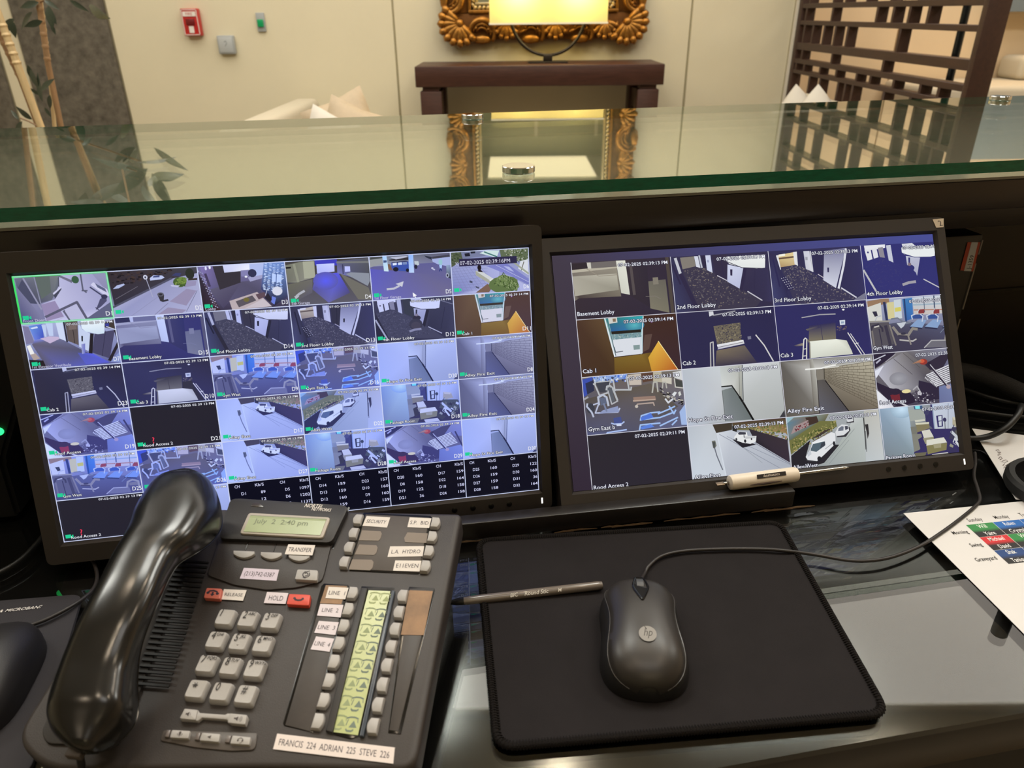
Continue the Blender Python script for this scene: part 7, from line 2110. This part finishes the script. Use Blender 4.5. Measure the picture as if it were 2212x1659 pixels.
def mouse_shell(name, wsc, zlo, hsc, m, parent, nl=30, nc=20, t0=0.0, t1=1.0, shrink=0.0):
    vs, fs = [], []
    for i in range(nl + 1):
        t = t0 + (t1 - t0) * (i / nl)
        tt = min(max(t, .003), .997)
        hw = halfw(tt) * wsc - shrink
        e = endz(tt)
        zt_ = topz(tt) * hsc * (.45 + .55 * e)
        for k in range(nc + 1):
            a = math.pi * k / nc
            x = -math.cos(a)
            x = (abs(x) ** .82) * (1 if x > 0 else -1)
            zz_ = zlo + (zt_ - zlo) * (math.sin(a) ** .72)
            vs.append(mf + mdir * ML * tt + mside * hw * x + UP * (MZ - mf.z + zz_))
    r = nc + 1
    for i in range(nl):
        for k in range(nc):
            fs.append((i * r + k, i * r + k + 1, (i + 1) * r + k + 1, (i + 1) * r + k))
    fs.append(tuple(range(nc, -1, -1)))
    fs.append(tuple(nl * r + k for k in range(nc + 1)))
    for i in range(nl):
        fs.append((i * r, (i + 1) * r, (i + 1) * r + nc, i * r + nc))
    return bm_put(name, bm_of(vs, fs), m, parent, smooth=True, sharp=60)
mouse_shell('base', 1.0, .0004, .80, M_moused, mouse)
# side seams: grey top shell sits between black grips
def shell_pt(t, x, lift=0.0):
    hw = halfw(t)
    e = endz(t)
    zt_ = topz(t) * (.45 + .55 * e)
    a = math.asin(min(1, max(0, (1 - abs(x) ** (2 / .82)) ** .5))) if abs(x) < 1 else 0
    zz_ = zt_ * (math.sin(a) ** .72)
    return mf + mdir * ML * t + mside * hw * x + UP * (MZ - mf.z + zz_ + lift)
nl, nc = 34, 18
vs, fs = [], []
lim = lambda t: .90 - .10 * math.sin(math.pi * t) ** 2
for i in range(nl + 1):
    t = .006 + .988 * i / nl
    for k in range(nc + 1):
        vs.append(shell_pt(t, lim(t) * (2 * k / nc - 1)))
r = nc + 1
for i in range(nl):
    for k in range(nc):
        fs.append((i * r + k, i * r + k + 1, (i + 1) * r + k + 1, (i + 1) * r + k))
bm = bm_of(vs, fs)
bmesh.ops.recalc_face_normals(bm, faces=bm.faces)
if sum(f.normal.z for f in bm.faces) < 0:
    bmesh.ops.reverse_faces(bm, faces=bm.faces)
res = bmesh.ops.extrude_face_region(bm, geom=list(bm.faces))
dn = [v for v in res['geom'] if isinstance(v, bmesh.types.BMVert)]
bmesh.ops.translate(bm, verts=dn, vec=-UP * .0016)
bm_put('top_shell', bm, M_mouse, mouse, smooth=True, sharp=45)
for s_ in (-1, 1):
    tube('seam', [shell_pt(.02 + .96 * k / 30, s_ * (lim(.02 + .96 * k / 30) + .012), .0002) for k in range(31)], .0004, mat('seam_grey', (70, 68, 67), .3), mouse, n=5)
# wheel, its slot and the V-shaped trim
M_slot = mat('slot_black', (10, 10, 10), .25)
sl = [(.05, -.12), (.05, .12), (.16, .18), (.22, .17), (.33, .03), (.33, -.03), (.22, -.17), (.16, -.18)]
pts = [shell_pt(t, x, .0006) for t, x in sl]
tube('wheel_trim', catmull(pts + [pts[0]], 4), .0009, M_slot, mouse, n=6)
c = shell_pt(.14, 0, -.001)
lathe('scroll_wheel', [(.0085, -.0034), (.0100, -.0028), (.0100, .0028), (.0085, .0034)], c - UP * .0074, mat('wheel_grey', (70, 72, 76), .35), mouse, n=28, axis=mside)
vs = [shell_pt(t, x, .0003) for t, x in sl]
mk('wheel_slot', vs, [tuple(range(len(vs)))], M_slot, mouse)
# emblem
ce = shell_pt(.68, .02, .0004)
p1_, p2_ = shell_pt(.64, .02, .0004), shell_pt(.76, .02, .0004)
ydir = (p2_ - p1_).normalized()
nrm = mside.cross(ydir).normalized()
if nrm.z < 0: nrm = -nrm
d = Draw(clip=False)
d.ell((.5, .5), .5, .5, (140, 137, 133), n=36, uv=True)
d.text('hp', .27, .64, .72, (62, 58, 55), asp=1, sx=.72, shear=.32)
d.line([(.36, .02), (.47, .22)], .07, (62, 58, 55), uv=True)
S_ = .0135
d.build('emblem', ce - mside * S_ / 2 - ydir * S_ / 2, mside * S_, ydir * S_, nrm, mat_print(), mouse, z0=.0004, dz=2e-6)
M_cord = mat('grey_cord', (40, 36, 35), 0.45)
def desk_path(px, h=.0022, n=6):
    return catmull([hz(x, y, DESK + (hh[0] if hh else h)) for x, y, *hh in px], n)
def on_pad(x, y):
    return hz(x, y, DESK + PT + .0028)
cpts = [shell_pt(.008, .0, -.004), on_pad(1392, 1240), on_pad(1402, 1222), on_pad(1430, 1201), on_pad(1480, 1190), on_pad(1560, 1186), on_pad(1640, 1186), on_pad(1690, 1189)]
cpts += [hz(x, y, DESK + .0022) for x, y in ((1760, 1198), (1830, 1210), (1880, 1211), (1930, 1202), (1990, 1178), (2040, 1146), (2080, 1116), (2108, 1092), (2117, 1078), (2112, 1055), (2104, 1028), (2107, 1000), (2106, 978))]
mc = tube('mouse_cord', catmull(cpts, 6), .0017, M_cord, mouse, n=8)

# ---- pen
pa, pb_ = hz(962, 1303, DESK + .0045), hz(1345, 1259, DESK + .0088)
pd = (pb_ - pa).normalized()
pen = empty('ballpoint_pen', (pa + pb_) / 2 - UP * .004, 'translucent grey stick ballpoint pen lying across the edge of the mouse pad', 'pen')
M_barrel = mat('smoke_barrel', (104, 95, 87), 0.22, spec=.6, coat=.4)
M_tipm = mat('steel_tip', (190, 186, 178), 0.25, metal=1)
pr = .0039
lathe('barrel', [(.0034, .016), (pr, .03), (pr, .135), (.0036, .136)], pa, M_barrel, pen, n=18, axis=pd)
lathe('tip_cone', [(.0012, .002), (.0030, .010), (.0034, .016)], pa, mat('pen_black', (18, 17, 17), .3), pen, n=16, axis=pd)
lathe('point', [(.0003, 0), (.0009, .002)], pa, M_tipm, pen, n=10, axis=pd)
lathe('end_plug', [(.0036, .136), (.0034, .1385)], pa, M_barrel, pen, n=16, axis=pd)
v0_, v1_ = (pa + pd * .05), (pa + pd * .11)
viewd = (CAM - v0_).normalized()
pnorm = (viewd - pd * viewd.dot(pd)).normalized()
pdown = pd.cross(pnorm).normalized()
if pdown.z > 0 and False: pdown = -pdown
if (pdown.dot(IY)) < 0: pdown = -pdown
d = Draw(clip=False)
def pen_text(s, dist, size, sx, sh):
    a = pa + pd * dist + pnorm * (pr * 1.02) + pdown * .0012
    d = Draw(clip=False)
    d.text(s, 0, 0, 1, (226, 222, 214), asp=1, sx=sx, shear=sh, bold=.015)
    k = size / .72
    d.build('lettering', a, pd * k, pdown * k, pnorm, mat_print(), pen, z0=.0001, dz=1e-6)
pen_text('BIC', .0565, .0034, .95, .2)
pen_text('Round Stic', .0690, .0036, .96, .25)
pen_text('M', .0985, .0030, 1, .2)

# ---- screwdriver on the ledge, leaning on the right screen's frame
lz = DESK + LH
sR = .0078
sa = hz(1574, 1043, lz + sR + .0004)
sb = hz(1722, 1024, lz + sR + .0004)
sd_ = (sb - sa); sd_.z = 0; sd_.normalize()
hl = (sb - sa).length
sb = sa + sd_ * hl
scr = empty('screwdriver', (sa + sb) / 2 - UP * sR, 'small white handled pocket screwdriver lying on the ledge below the right screen', 'screwdriver')
M_hnd = mat('ivory_plastic', (226, 214, 196), .4)
lathe('handle', [(.0045, 0), (.0072, .0012), (sR, .004), (sR, hl - .004), (.0070, hl - .001), (.0050, hl)], sa, M_hnd, scr, n=28, axis=sd_)
lathe('shaft', [(.0019, 0), (.0019, .052), (.0021, .054), (.0004, .0595)], sb, M_tipm, scr, n=12, axis=sd_)
v, f = tube_vf([sa, sa - sd_ * .006], .0016, 8)
mk('tip_stem', v, f, M_tipm, scr, smooth=True)
lsd = UP.cross(sd_).normalized()
obox('flat_tip', sa - sd_ * .0135 - lsd * .0026 - UP * .0007, sd_ * .0085, lsd * .0052, UP * .0014, mat('dull_steel', (150, 130, 108), .4, metal=.8), scr, bev=.0004)
viewd = (CAM - sa).normalized()
sn = (viewd - sd_ * viewd.dot(sd_)).normalized()
sdown = sd_.cross(sn).normalized()
if sdown.dot(IY) < 0: sdown = -sdown
d = Draw(clip=False)
d.poly([(0, 0), (1, 0), (1, 1), (0, 1)], (38, 32, 30), uv=True)
d.text('community', .5, .30, .95, (226, 214, 200), asp=5.6, sx=.74, align='c', rot=math.pi, bold=.015)
o_ = sa + sd_ * hl * .36 + sn * sR * 1.02 - sdown * .0044
d.build('printed_band', o_, sd_ * hl * .42, sdown * .0042, sn, mat_print(), scr, z0=.0003, dz=2e-6)
pts = []
for k in range(13):
    t = k / 12
    an = R(20 + 40 * math.sin(math.pi * t) * .35)
    rad = sn * math.cos(R(40)) + sdown * math.sin(R(40))
    pts.append(sa + sd_ * (hl * (.26 + .46 * t)) + rad * sR * 1.0)
tube('clip_slot', pts, [.0004 + .0009 * math.sin(math.pi * k / 12) for k in range(13)], mat('slot_brown', (60, 44, 36), .5), scr, n=6)

# ---- papers
def sheet(name, corner, along, down, wdt, hgt, label, z0):
    c = corner
    a, b = along.normalized(), down.normalized()
    v = [c + UP * z0, c + a * wdt + UP * z0, c + a * wdt + b * hgt + UP * z0, c + b * hgt + UP * z0]
    v += [p + UP * .0003 for p in v]
    t = mk(name, v, BOXF, M_paper, None)
    tag(t, label, 'paper')
    return t, v[4], a * wdt, b * hgt
zp = DESK + .0006
c0 = hz(1951.5, 1109.3, zp)
ax_ = hz(2187.7, 1085.3, zp) - c0
dn_ = hz(2212, 1370, zp) - c0
dn_ = (dn_ - ax_.normalized() * dn_.dot(ax_.normalized()) * .0)
t1, o1, A1_, B1_ = sheet('schedule_sheet', c0, ax_, dn_, .279, .216, 'white sheet printed with a coloured weekly shift table', .0)
Hs = homog([(0, 0), (1, 0), (1, 1), (0, 1)], [(0, 0), (1, 0), (1, 1), (0, 1)])
def suv(x, y):
    p = hz(x, y, zp) - c0
    a, b = ax_.normalized(), dn_.normalized()
    k = a.dot(b)
    pa_, pb2 = p.dot(a), p.dot(b)
    det = 1 - k * k
    return ((pa_ - k * pb2) / det / .279, (pb2 - k * pa_) / det / .216)
zx = lambda X, Y: (1900 + X / 7.09, 1000 + Y / 7.09)
d = Draw(clip=True)
tl_, tr_, bl_ = suv(*zx(1315, 955)), suv(*zx(1730, 915)), suv(*zx(1975, 1555))
cwid = (tr_[0] - tl_[0])
rh = (bl_[1] - tl_[1]) / 3
x0_, y0_ = tl_
days = ['Sunday', 'Monday', 'Tuesday', 'Wednesday', 'Thursday', 'Friday', 'Saturday']
rows_ = ['Morning', 'Swing', 'Graveyard']
GRN, BLU, RED_, NVY = (46, 130, 66), (30, 98, 176), (196, 34, 40), (24, 62, 120)
cells = [[(GRN, 'Will', 'Yaire'), (BLU, 'Ruben', 'Crystal'), (BLU, 'Ruben', 'Crystal'), (BLU, 'Ruben', 'Crystal'), (BLU, 'Ruben', 'Crystal')],
         [(RED_, 'Michael', 'David'), (GRN, 'Will', 'Yaire'), (GRN, 'Will', 'Yaire'), (GRN, 'Will', 'Yaire'), (GRN, 'Will', 'Yaire')],
         [(NVY, 'Shak', 'Taniqua'), (NVY, 'Shak', 'Taniqua'), (NVY, 'Shak', 'Taniqua'), (NVY, 'Shak', 'Taniqua'), (NVY, 'Shak', 'Taniqua')]]
asp_ = .279 / .216
ink = (40, 36, 36)
for c in range(5):
    d.text(days[c], x0_ + cwid * (c + .5), y0_ - .018, .036, ink, align='c', asp=asp_, bold=.02, fit=cwid * .088 * len(days[c]))
    for r in range(3):
        col, n1, n2 = cells[r][c]
        xa, ya = x0_ + cwid * c + .001, y0_ + rh * r + .001
        xb, yb = x0_ + cwid * (c + 1) - .001, y0_ + rh * (r + 1) - .001
        ym_ = ya + (yb - ya) * .42
        dk = (28, 26, 28)
        d.poly([(xa, ya), (xb, ya), (xb, ym_), (xa, ym_)], col, uv=True)
        d.poly([(xa, ym_), (xb, ym_), (xb, ya + (yb - ya) * .66), (xa, ya + (yb - ya) * .66)], [col, col, dk, dk], uv=True)
        d.poly([(xa, ya + (yb - ya) * .66), (xb, ya + (yb - ya) * .66), (xb, yb), (xa, yb)], dk, uv=True)
        d.text(n1, (xa + xb) / 2, ya + rh * .34, .036, (226, 230, 226), align='c', asp=asp_, bold=.01, fit=cwid * .078 * len(n1))
        d.text(n2, (xa + xb) / 2, ya + rh * .9, .036, (236, 236, 236), align='c', asp=asp_, bold=.01, fit=cwid * .078 * len(n2))
for r in range(3):
    d.text(rows_[r], x0_ - .018, y0_ + rh * (r + .62), .034, ink, align='r', asp=asp_, bold=.02, fit=cwid * .08 * len(rows_[r]))
d.build('printed_table', o1, A1_, B1_, UP, mat_print(), t1, z0=.0001, dz=2e-6)
c2_ = hz(2099.5, 926, zp)
ax2 = hz(2212, 940.5, zp) - c2_
dn2 = hz(2181, 1058, zp) - c2_
t2, o2, A2_, B2_ = sheet('note_sheet', c2_, ax2, dn2, .20, .150, 'white sheet with pencilled handwriting beside the right screen', .0)
d = Draw(clip=False)
def nuv(x, y):
    p = hz(x, y, zp) - c2_
    a, b = ax2.normalized(), dn2.normalized()
    k = a.dot(b)
    det = 1 - k * k
    return ((p.dot(a) - k * p.dot(b)) / det / .20, (p.dot(b) - k * p.dot(a)) / det / .15)
pg = (92, 80, 76)
def scrawl(pts, w_=.006):
    d.line([nuv(1600 + x / 3.614, 800 + y / 3.614) for x, y in pts], w_, pg, uv=True)
# handwriting: Spaces
for st_ in ([(2062, 730), (2045, 745), (2060, 752), (2085, 735), (2075, 755), (2050, 765)], [(2030, 715), (2062, 722), (2085, 712), (2070, 700), (2040, 712)], [(2030, 698), (2010, 690), (2030, 676), (2042, 690), (2022, 702)],
            [(2020, 672), (2005, 664), (2030, 655)], [(2016, 650), (2005, 640), (2030, 640), (2015, 652)], [(2005, 635), (1990, 625), (2012, 622), (2018, 632)]):
    scrawl(st_)
# handwriting: Keys 4
for st_ in ([(2110, 815), (2195, 850)], [(2150, 790), (2165, 835), (2195, 800)], [(2165, 775), (2150, 760), (2172, 752), (2185, 770)], [(2140, 745), (2165, 750), (2178, 738)], [(2160, 720), (2190, 728), (2180, 705), (2205, 712)], [(2170, 700), (2200, 730)]):
    scrawl(st_)
d.build('handwriting', o2, A2_, B2_, UP, mat_print(), t2, z0=.0001, dz=2e-6)

# ---- round black base at the right edge
rc = hz(2278, 1064, DESK + .001)
rb = empty('round_black_stand', rc, 'round black rubber rimmed stand at the right edge on the paper sheets', 'stand')
rad = (rc - hz(2181, 1066, DESK + .001)).length
lathe('rim', [(rad * .96, .0006), (rad, .004), (rad, .012), (rad * .94, .016), (rad * .86, .016)], rc, M_rubber, rb, n=48)
lathe('dish', [(rad * .84, .0158), (rad * .80, .0165), (rad * .5, .0185), (rad * .2, .02), (.02, .03), (.012, .034)], rc, M_blackg, rb, n=40)
lathe('stem', [(.009, .032), (.009, .20)], rc, M_black, rb, n=16)

# ---- black case with an inventory sticker behind the right screen
pc = hc(2112, 700, .87)
zc_ = hc(2127, 506, .87).z
uR_ = hc(2127, 506, .87).dot(CU)
case = empty('recorder_case', cpt(uR_ - .1, .9, DESK), 'black recorder case with an orange inventory sticker behind the right screen', 'recorder')
cbox('shell', uR_ - .20, uR_, .87, 1.02, DESK + .0002, zc_, M_black, case, bev=.004, seg=2)
for a, b in ((.0, .16), (.19, .62), (.66, .93)):
    za, zb2 = zc_ - (zc_ - DESK) * a - .008, zc_ - (zc_ - DESK) * b
    cbox('edge_strip', uR_ - .0022, uR_ - .0002, .8690, .8700, zb2, za, mat('pale_strip', (150, 140, 128), .4), case)
hitC = lambda x, y: hit(x, y, cpt(0, .8696, 0), CV)
lab_px = [(2090, 523), (2117.5, 523), (2103, 586), (2074, 584)]
st_ = label_quad('inventory_sticker', lab_px, hitC, -CV, case, (206, 84, 54), None, lab='orange inventory sticker with a white band')
q = [hitC(*p) for p in ((2098, 523), (2112, 523), (2097, 585.5), (2081.5, 585))]
v = [p - CV * .0005 for p in q] + [p - CV * .0008 for p in q]
mk('white_band', v, BOXF, M_paper, st_)
d = Draw(clip=False)
L_ = (q[3] - q[0]).length
wd_ = (q[1] - q[0]).length
d.text('J-1359', .06, .82, .80, (34, 30, 30), asp=L_ / wd_, sx=.95, bold=.02)
d.build('lettering', q[3] - CV * .0008, (q[0] - q[3]), (q[2] - q[3]), -CV, mat_print(), st_, z0=.0001, dz=2e-6)

# ---- cables behind the right screen
M_cable = mat('black_cable', (10, 9, 9), 0.5)
cab = tube('power_cable', catmull([hz(2050, 930, DESK + .01), hz(2085, 946, DESK + .006), hz(2130, 944, DESK + .008), hz(2170, 926, DESK + .02), hz(2196, 900, DESK + .03), hz(2204, 884, DESK + .034), hz(2206, 876, DESK + .03)], 8), .0036, M_cable, None, n=10)
tag(cab, 'black power cable looping out beside the right screen', 'cable')
slv = tube('braided_sleeve', catmull([hz(2070, 800, DESK + .03), hz(2110, 808, DESK + .028), hz(2160, 826, DESK + .024), hz(2215, 850, DESK + .02), hz(2290, 872, DESK + .014)], 8), .011, mat('braid', (20, 18, 17), .7, bump=1.0, bscale=900, var=.4, vscale=500), None, n=14)
tag(slv, 'thick braided cable sleeve running right behind the right screen', 'cable')
for k, (pts, r_, lb) in enumerate((([(2084, 840), (2130, 856), (2180, 868), (2240, 876)], .003, 'thin black cable just under the braided sleeve'),
                                  ([(2090, 886), (2140, 893), (2200, 900), (2260, 899)], .0024, 'lowest thin cable behind the paper note sheet'),)):
    o = tube('thin_cable', catmull([hz(x, y, DESK + .004) for x, y in pts], 6), r_, M_cable, None, n=8)
    tag(o, lb, 'cable')

# ================================================================== left end of the desk
# wrist-rest mat with white lettering
lq = [hz(-170, 1309, DESK + PT), hz(186, 1279, DESK + PT), hz(300, 1700, DESK + PT), hz(-330, 1760, DESK + PT)]
t = empty('lettered_mat', (lq[0] + lq[2]) / 2 - UP * PT, 'dark mat with white lettering under the left mouse and telephone', 'mouse pad')
M_matl = mat('dark_mat', (34, 31, 36), 0.75, bump=0.25, bscale=1500)
# keep it clear of the telephone: right edge stops short of the stand
edge_u = loc(pw(uL, vB))[0]
rt_top, rt_bot = hz(178, 1281, DESK + PT), hz(64, 1668, DESK + PT)
lq = [lq[0], rt_top, rt_bot, lq[3]]
pts = round_poly([p - UP * (PT - .0002) for p in lq], .01, 6)
bm = prism(pts, UP * (PT - .0008), .001, 2)
bm_put('mat_sheet', bm, M_matl, t, smooth=True)
a, b = hz(10, 1322, DESK + PT), hz(84, 1314, DESK + PT)
axm = (b - a).normalized()
aym = Vector((axm.y, -axm.x, 0))
if aym.y > 0: aym = -aym
d = Draw(clip=False)
s_ = 'MICROBAN'
w_ = text2d(s_, .25, .02)[2]
k_ = (b - a).length / w_
d.text(s_, 0, 0, 1, (226, 222, 218), asp=1, shear=.25, bold=.02)
d.text('&', -.95, 0, 1, (226, 222, 218), asp=1, shear=.25, bold=.02)
d.ell((w_ + .18, -.62), .14, .14, (214, 210, 206), uv=True); d.ell((w_ + .18, -.62), .06, .06, (40, 36, 40), uv=True); d.ell((w_ + .12, -.12), .09, .09, (214, 210, 206), uv=True)
d.build('lettering', a, axm * k_, aym * k_ * .9, UP, mat_print(), t, z0=.0001, dz=2e-6)
# black mouse on it
M_lm = mat('left_mouse_black', (30, 28, 30), 0.5, bump=.1, bscale=1200)
lf, lb_ = hz(20, 1372, DESK + PT + .012), hz(-50, 1500, DESK + PT + .01)
ld_ = lb_ - lf; ld_.z = 0
lm = empty('computer_mouse', Vector(((lf + lb_).x / 2, (lf + lb_).y / 2, DESK + PT)), 'plain black mouse on the lettered mat at the left edge', 'mouse')
ldir_ = ld_.normalized(); lsd_ = Vector((-ldir_.y, ldir_.x, 0))
vs, fs = [], []
nl, nc = 18, 14
LL = .108
f0 = Vector((lf.x, lf.y, DESK + PT + .0003)) - ldir_ * .012
for i in range(nl + 1):
    t_ = min(max(i / nl, .01), .99)
    hw = .031 * (1 - abs(2 * t_ - 1) ** 3.4) ** .45
    zt_ = (.012 + .024 * math.sin(math.pi * (t_ * .8 + .12))) * (.5 + .5 * (1 - abs(2 * t_ - 1) ** 5) ** .5)
    for k in range(nc + 1):
        an = math.pi * k / nc
        x = -math.cos(an)
        vs.append(f0 + ldir_ * LL * t_ + lsd_ * hw * (abs(x) ** .7) * (1 if x > 0 else -1) + UP * zt_ * math.sin(an) ** .6)
r = nc + 1
for i in range(nl):
    for k in range(nc):
        fs.append((i * r + k, i * r + k + 1, (i + 1) * r + k + 1, (i + 1) * r + k))
    fs.append((i * r, (i + 1) * r, (i + 1) * r + nc, i * r + nc))
fs += [tuple(range(nc + 1)), tuple(nl * r + k for k in range(nc, -1, -1))]
bm_put('shell', bm_of(vs, fs), M_lm, lm, smooth=True, sharp=60)
lathe('scroll_wheel', [(.007, -.003), (.008, 0), (.007, .003)], f0 + ldir_ * .022 + UP * .0185, M_rubber, lm, n=18, axis=lsd_)
tube('mouse_cord', catmull([f0 + ldir_ * .001 + UP * .006, hz(62, 1352, DESK + PT + .003), hz(100, 1338, DESK + PT + .003), hz(150, 1312, DESK + PT + .003), hz(192, 1283, DESK + .004), hz(208, 1258, DESK + .002), hz(208, 1232, DESK + .002), hz(196, 1205, DESK + .002), hz(170, 1180, DESK + .002)], 6), .0017, M_cord, lm, n=8)
# speaker with its green light
sc_ = hc(-45, 880, .692)
spk_ = empty('desk_speaker', Vector((sc_.x, sc_.y, DESK)), 'black curved desktop speaker with a green power light', 'speaker')
su = sc_.dot(CU)
edge_px = [(66, 735), (60, 800), (50, 850), (38, 880), (24, 935), (13, 975), (7, 1000)]
prof = [hc(x, y, .692) for x, y in edge_px]
zs_ = [p.z for p in prof]
outl = []
for p in prof:
    outl.append(cpt(p.dot(CU), .692, p.z))
ztop, zbot = outl[0].z + .02, DESK + .0003
full = [cpt(outl[0].dot(CU) - .03, .692, ztop)] + outl + [cpt(outl[-1].dot(CU) - .004, .692, zbot), cpt(su - .09, .692, zbot), cpt(su - .10, .692, ztop - .02), cpt(su - .08, .692, ztop)]
bm = prism(full, CV * .09, 0)
bmesh.ops.bevel(bm, geom=list(bm.edges), offset=.004, segments=2, affect='EDGES', clamp_overlap=True)
bm_put('cabinet', bm, mat('speaker_black', (4, 4, 4), .6, spec=.25), spk_, smooth=True, sharp=40)
cl_ = hc(-1, 931, .6915)
lathe('power_light', [(.004, 0), (.004, .0015), (.002, .002)], cl_, mat('green_led', (60, 255, 130), .4, emit=(40, 255, 120), estr=2.2), spk_, n=16, axis=-CV)
for k, (pts, r_, lb) in enumerate((([(-60, 1078), (0, 1062), (50, 1044), (95, 1025), (140, 1004)], .0032, 'black cable left of the screen above the other'), ([(-60, 1258), (0, 1236), (50, 1205), (92, 1160), (130, 1120)], .0026, 'lower black cable running in under the left screen'))):
    o = tube('black_cable', catmull([hz(x, y, DESK + .0036) for x, y in pts], 6), r_, M_cable, None, n=8)
    tag(o, lb, 'cable')
# scrap of white card under the near left corner of the telephone
q = [hz(104, 1636, DESK + .0006), hz(150, 1634, DESK + .0006), hz(118, 1690, DESK + .0006), hz(70, 1690, DESK + .0006)]
o = mk('paper_scrap', q + [p + UP * .0004 for p in q], BOXF, mat('pale_card', (196, 200, 178), .7), None)
tag(o, 'pale scrap of card poking out below the handset end', 'paper')
d = Draw(clip=False)
d.poly([(.36, .0), (.52, .0), (.34, .7), (.30, .7)], (20, 20, 20), uv=True)
d.build('dark_mark', q[0] + UP * .0004, q[1] - q[0], q[3] - q[0], UP, mat_print(), o, z0=.0001)
bpy.context.view_layer.update()
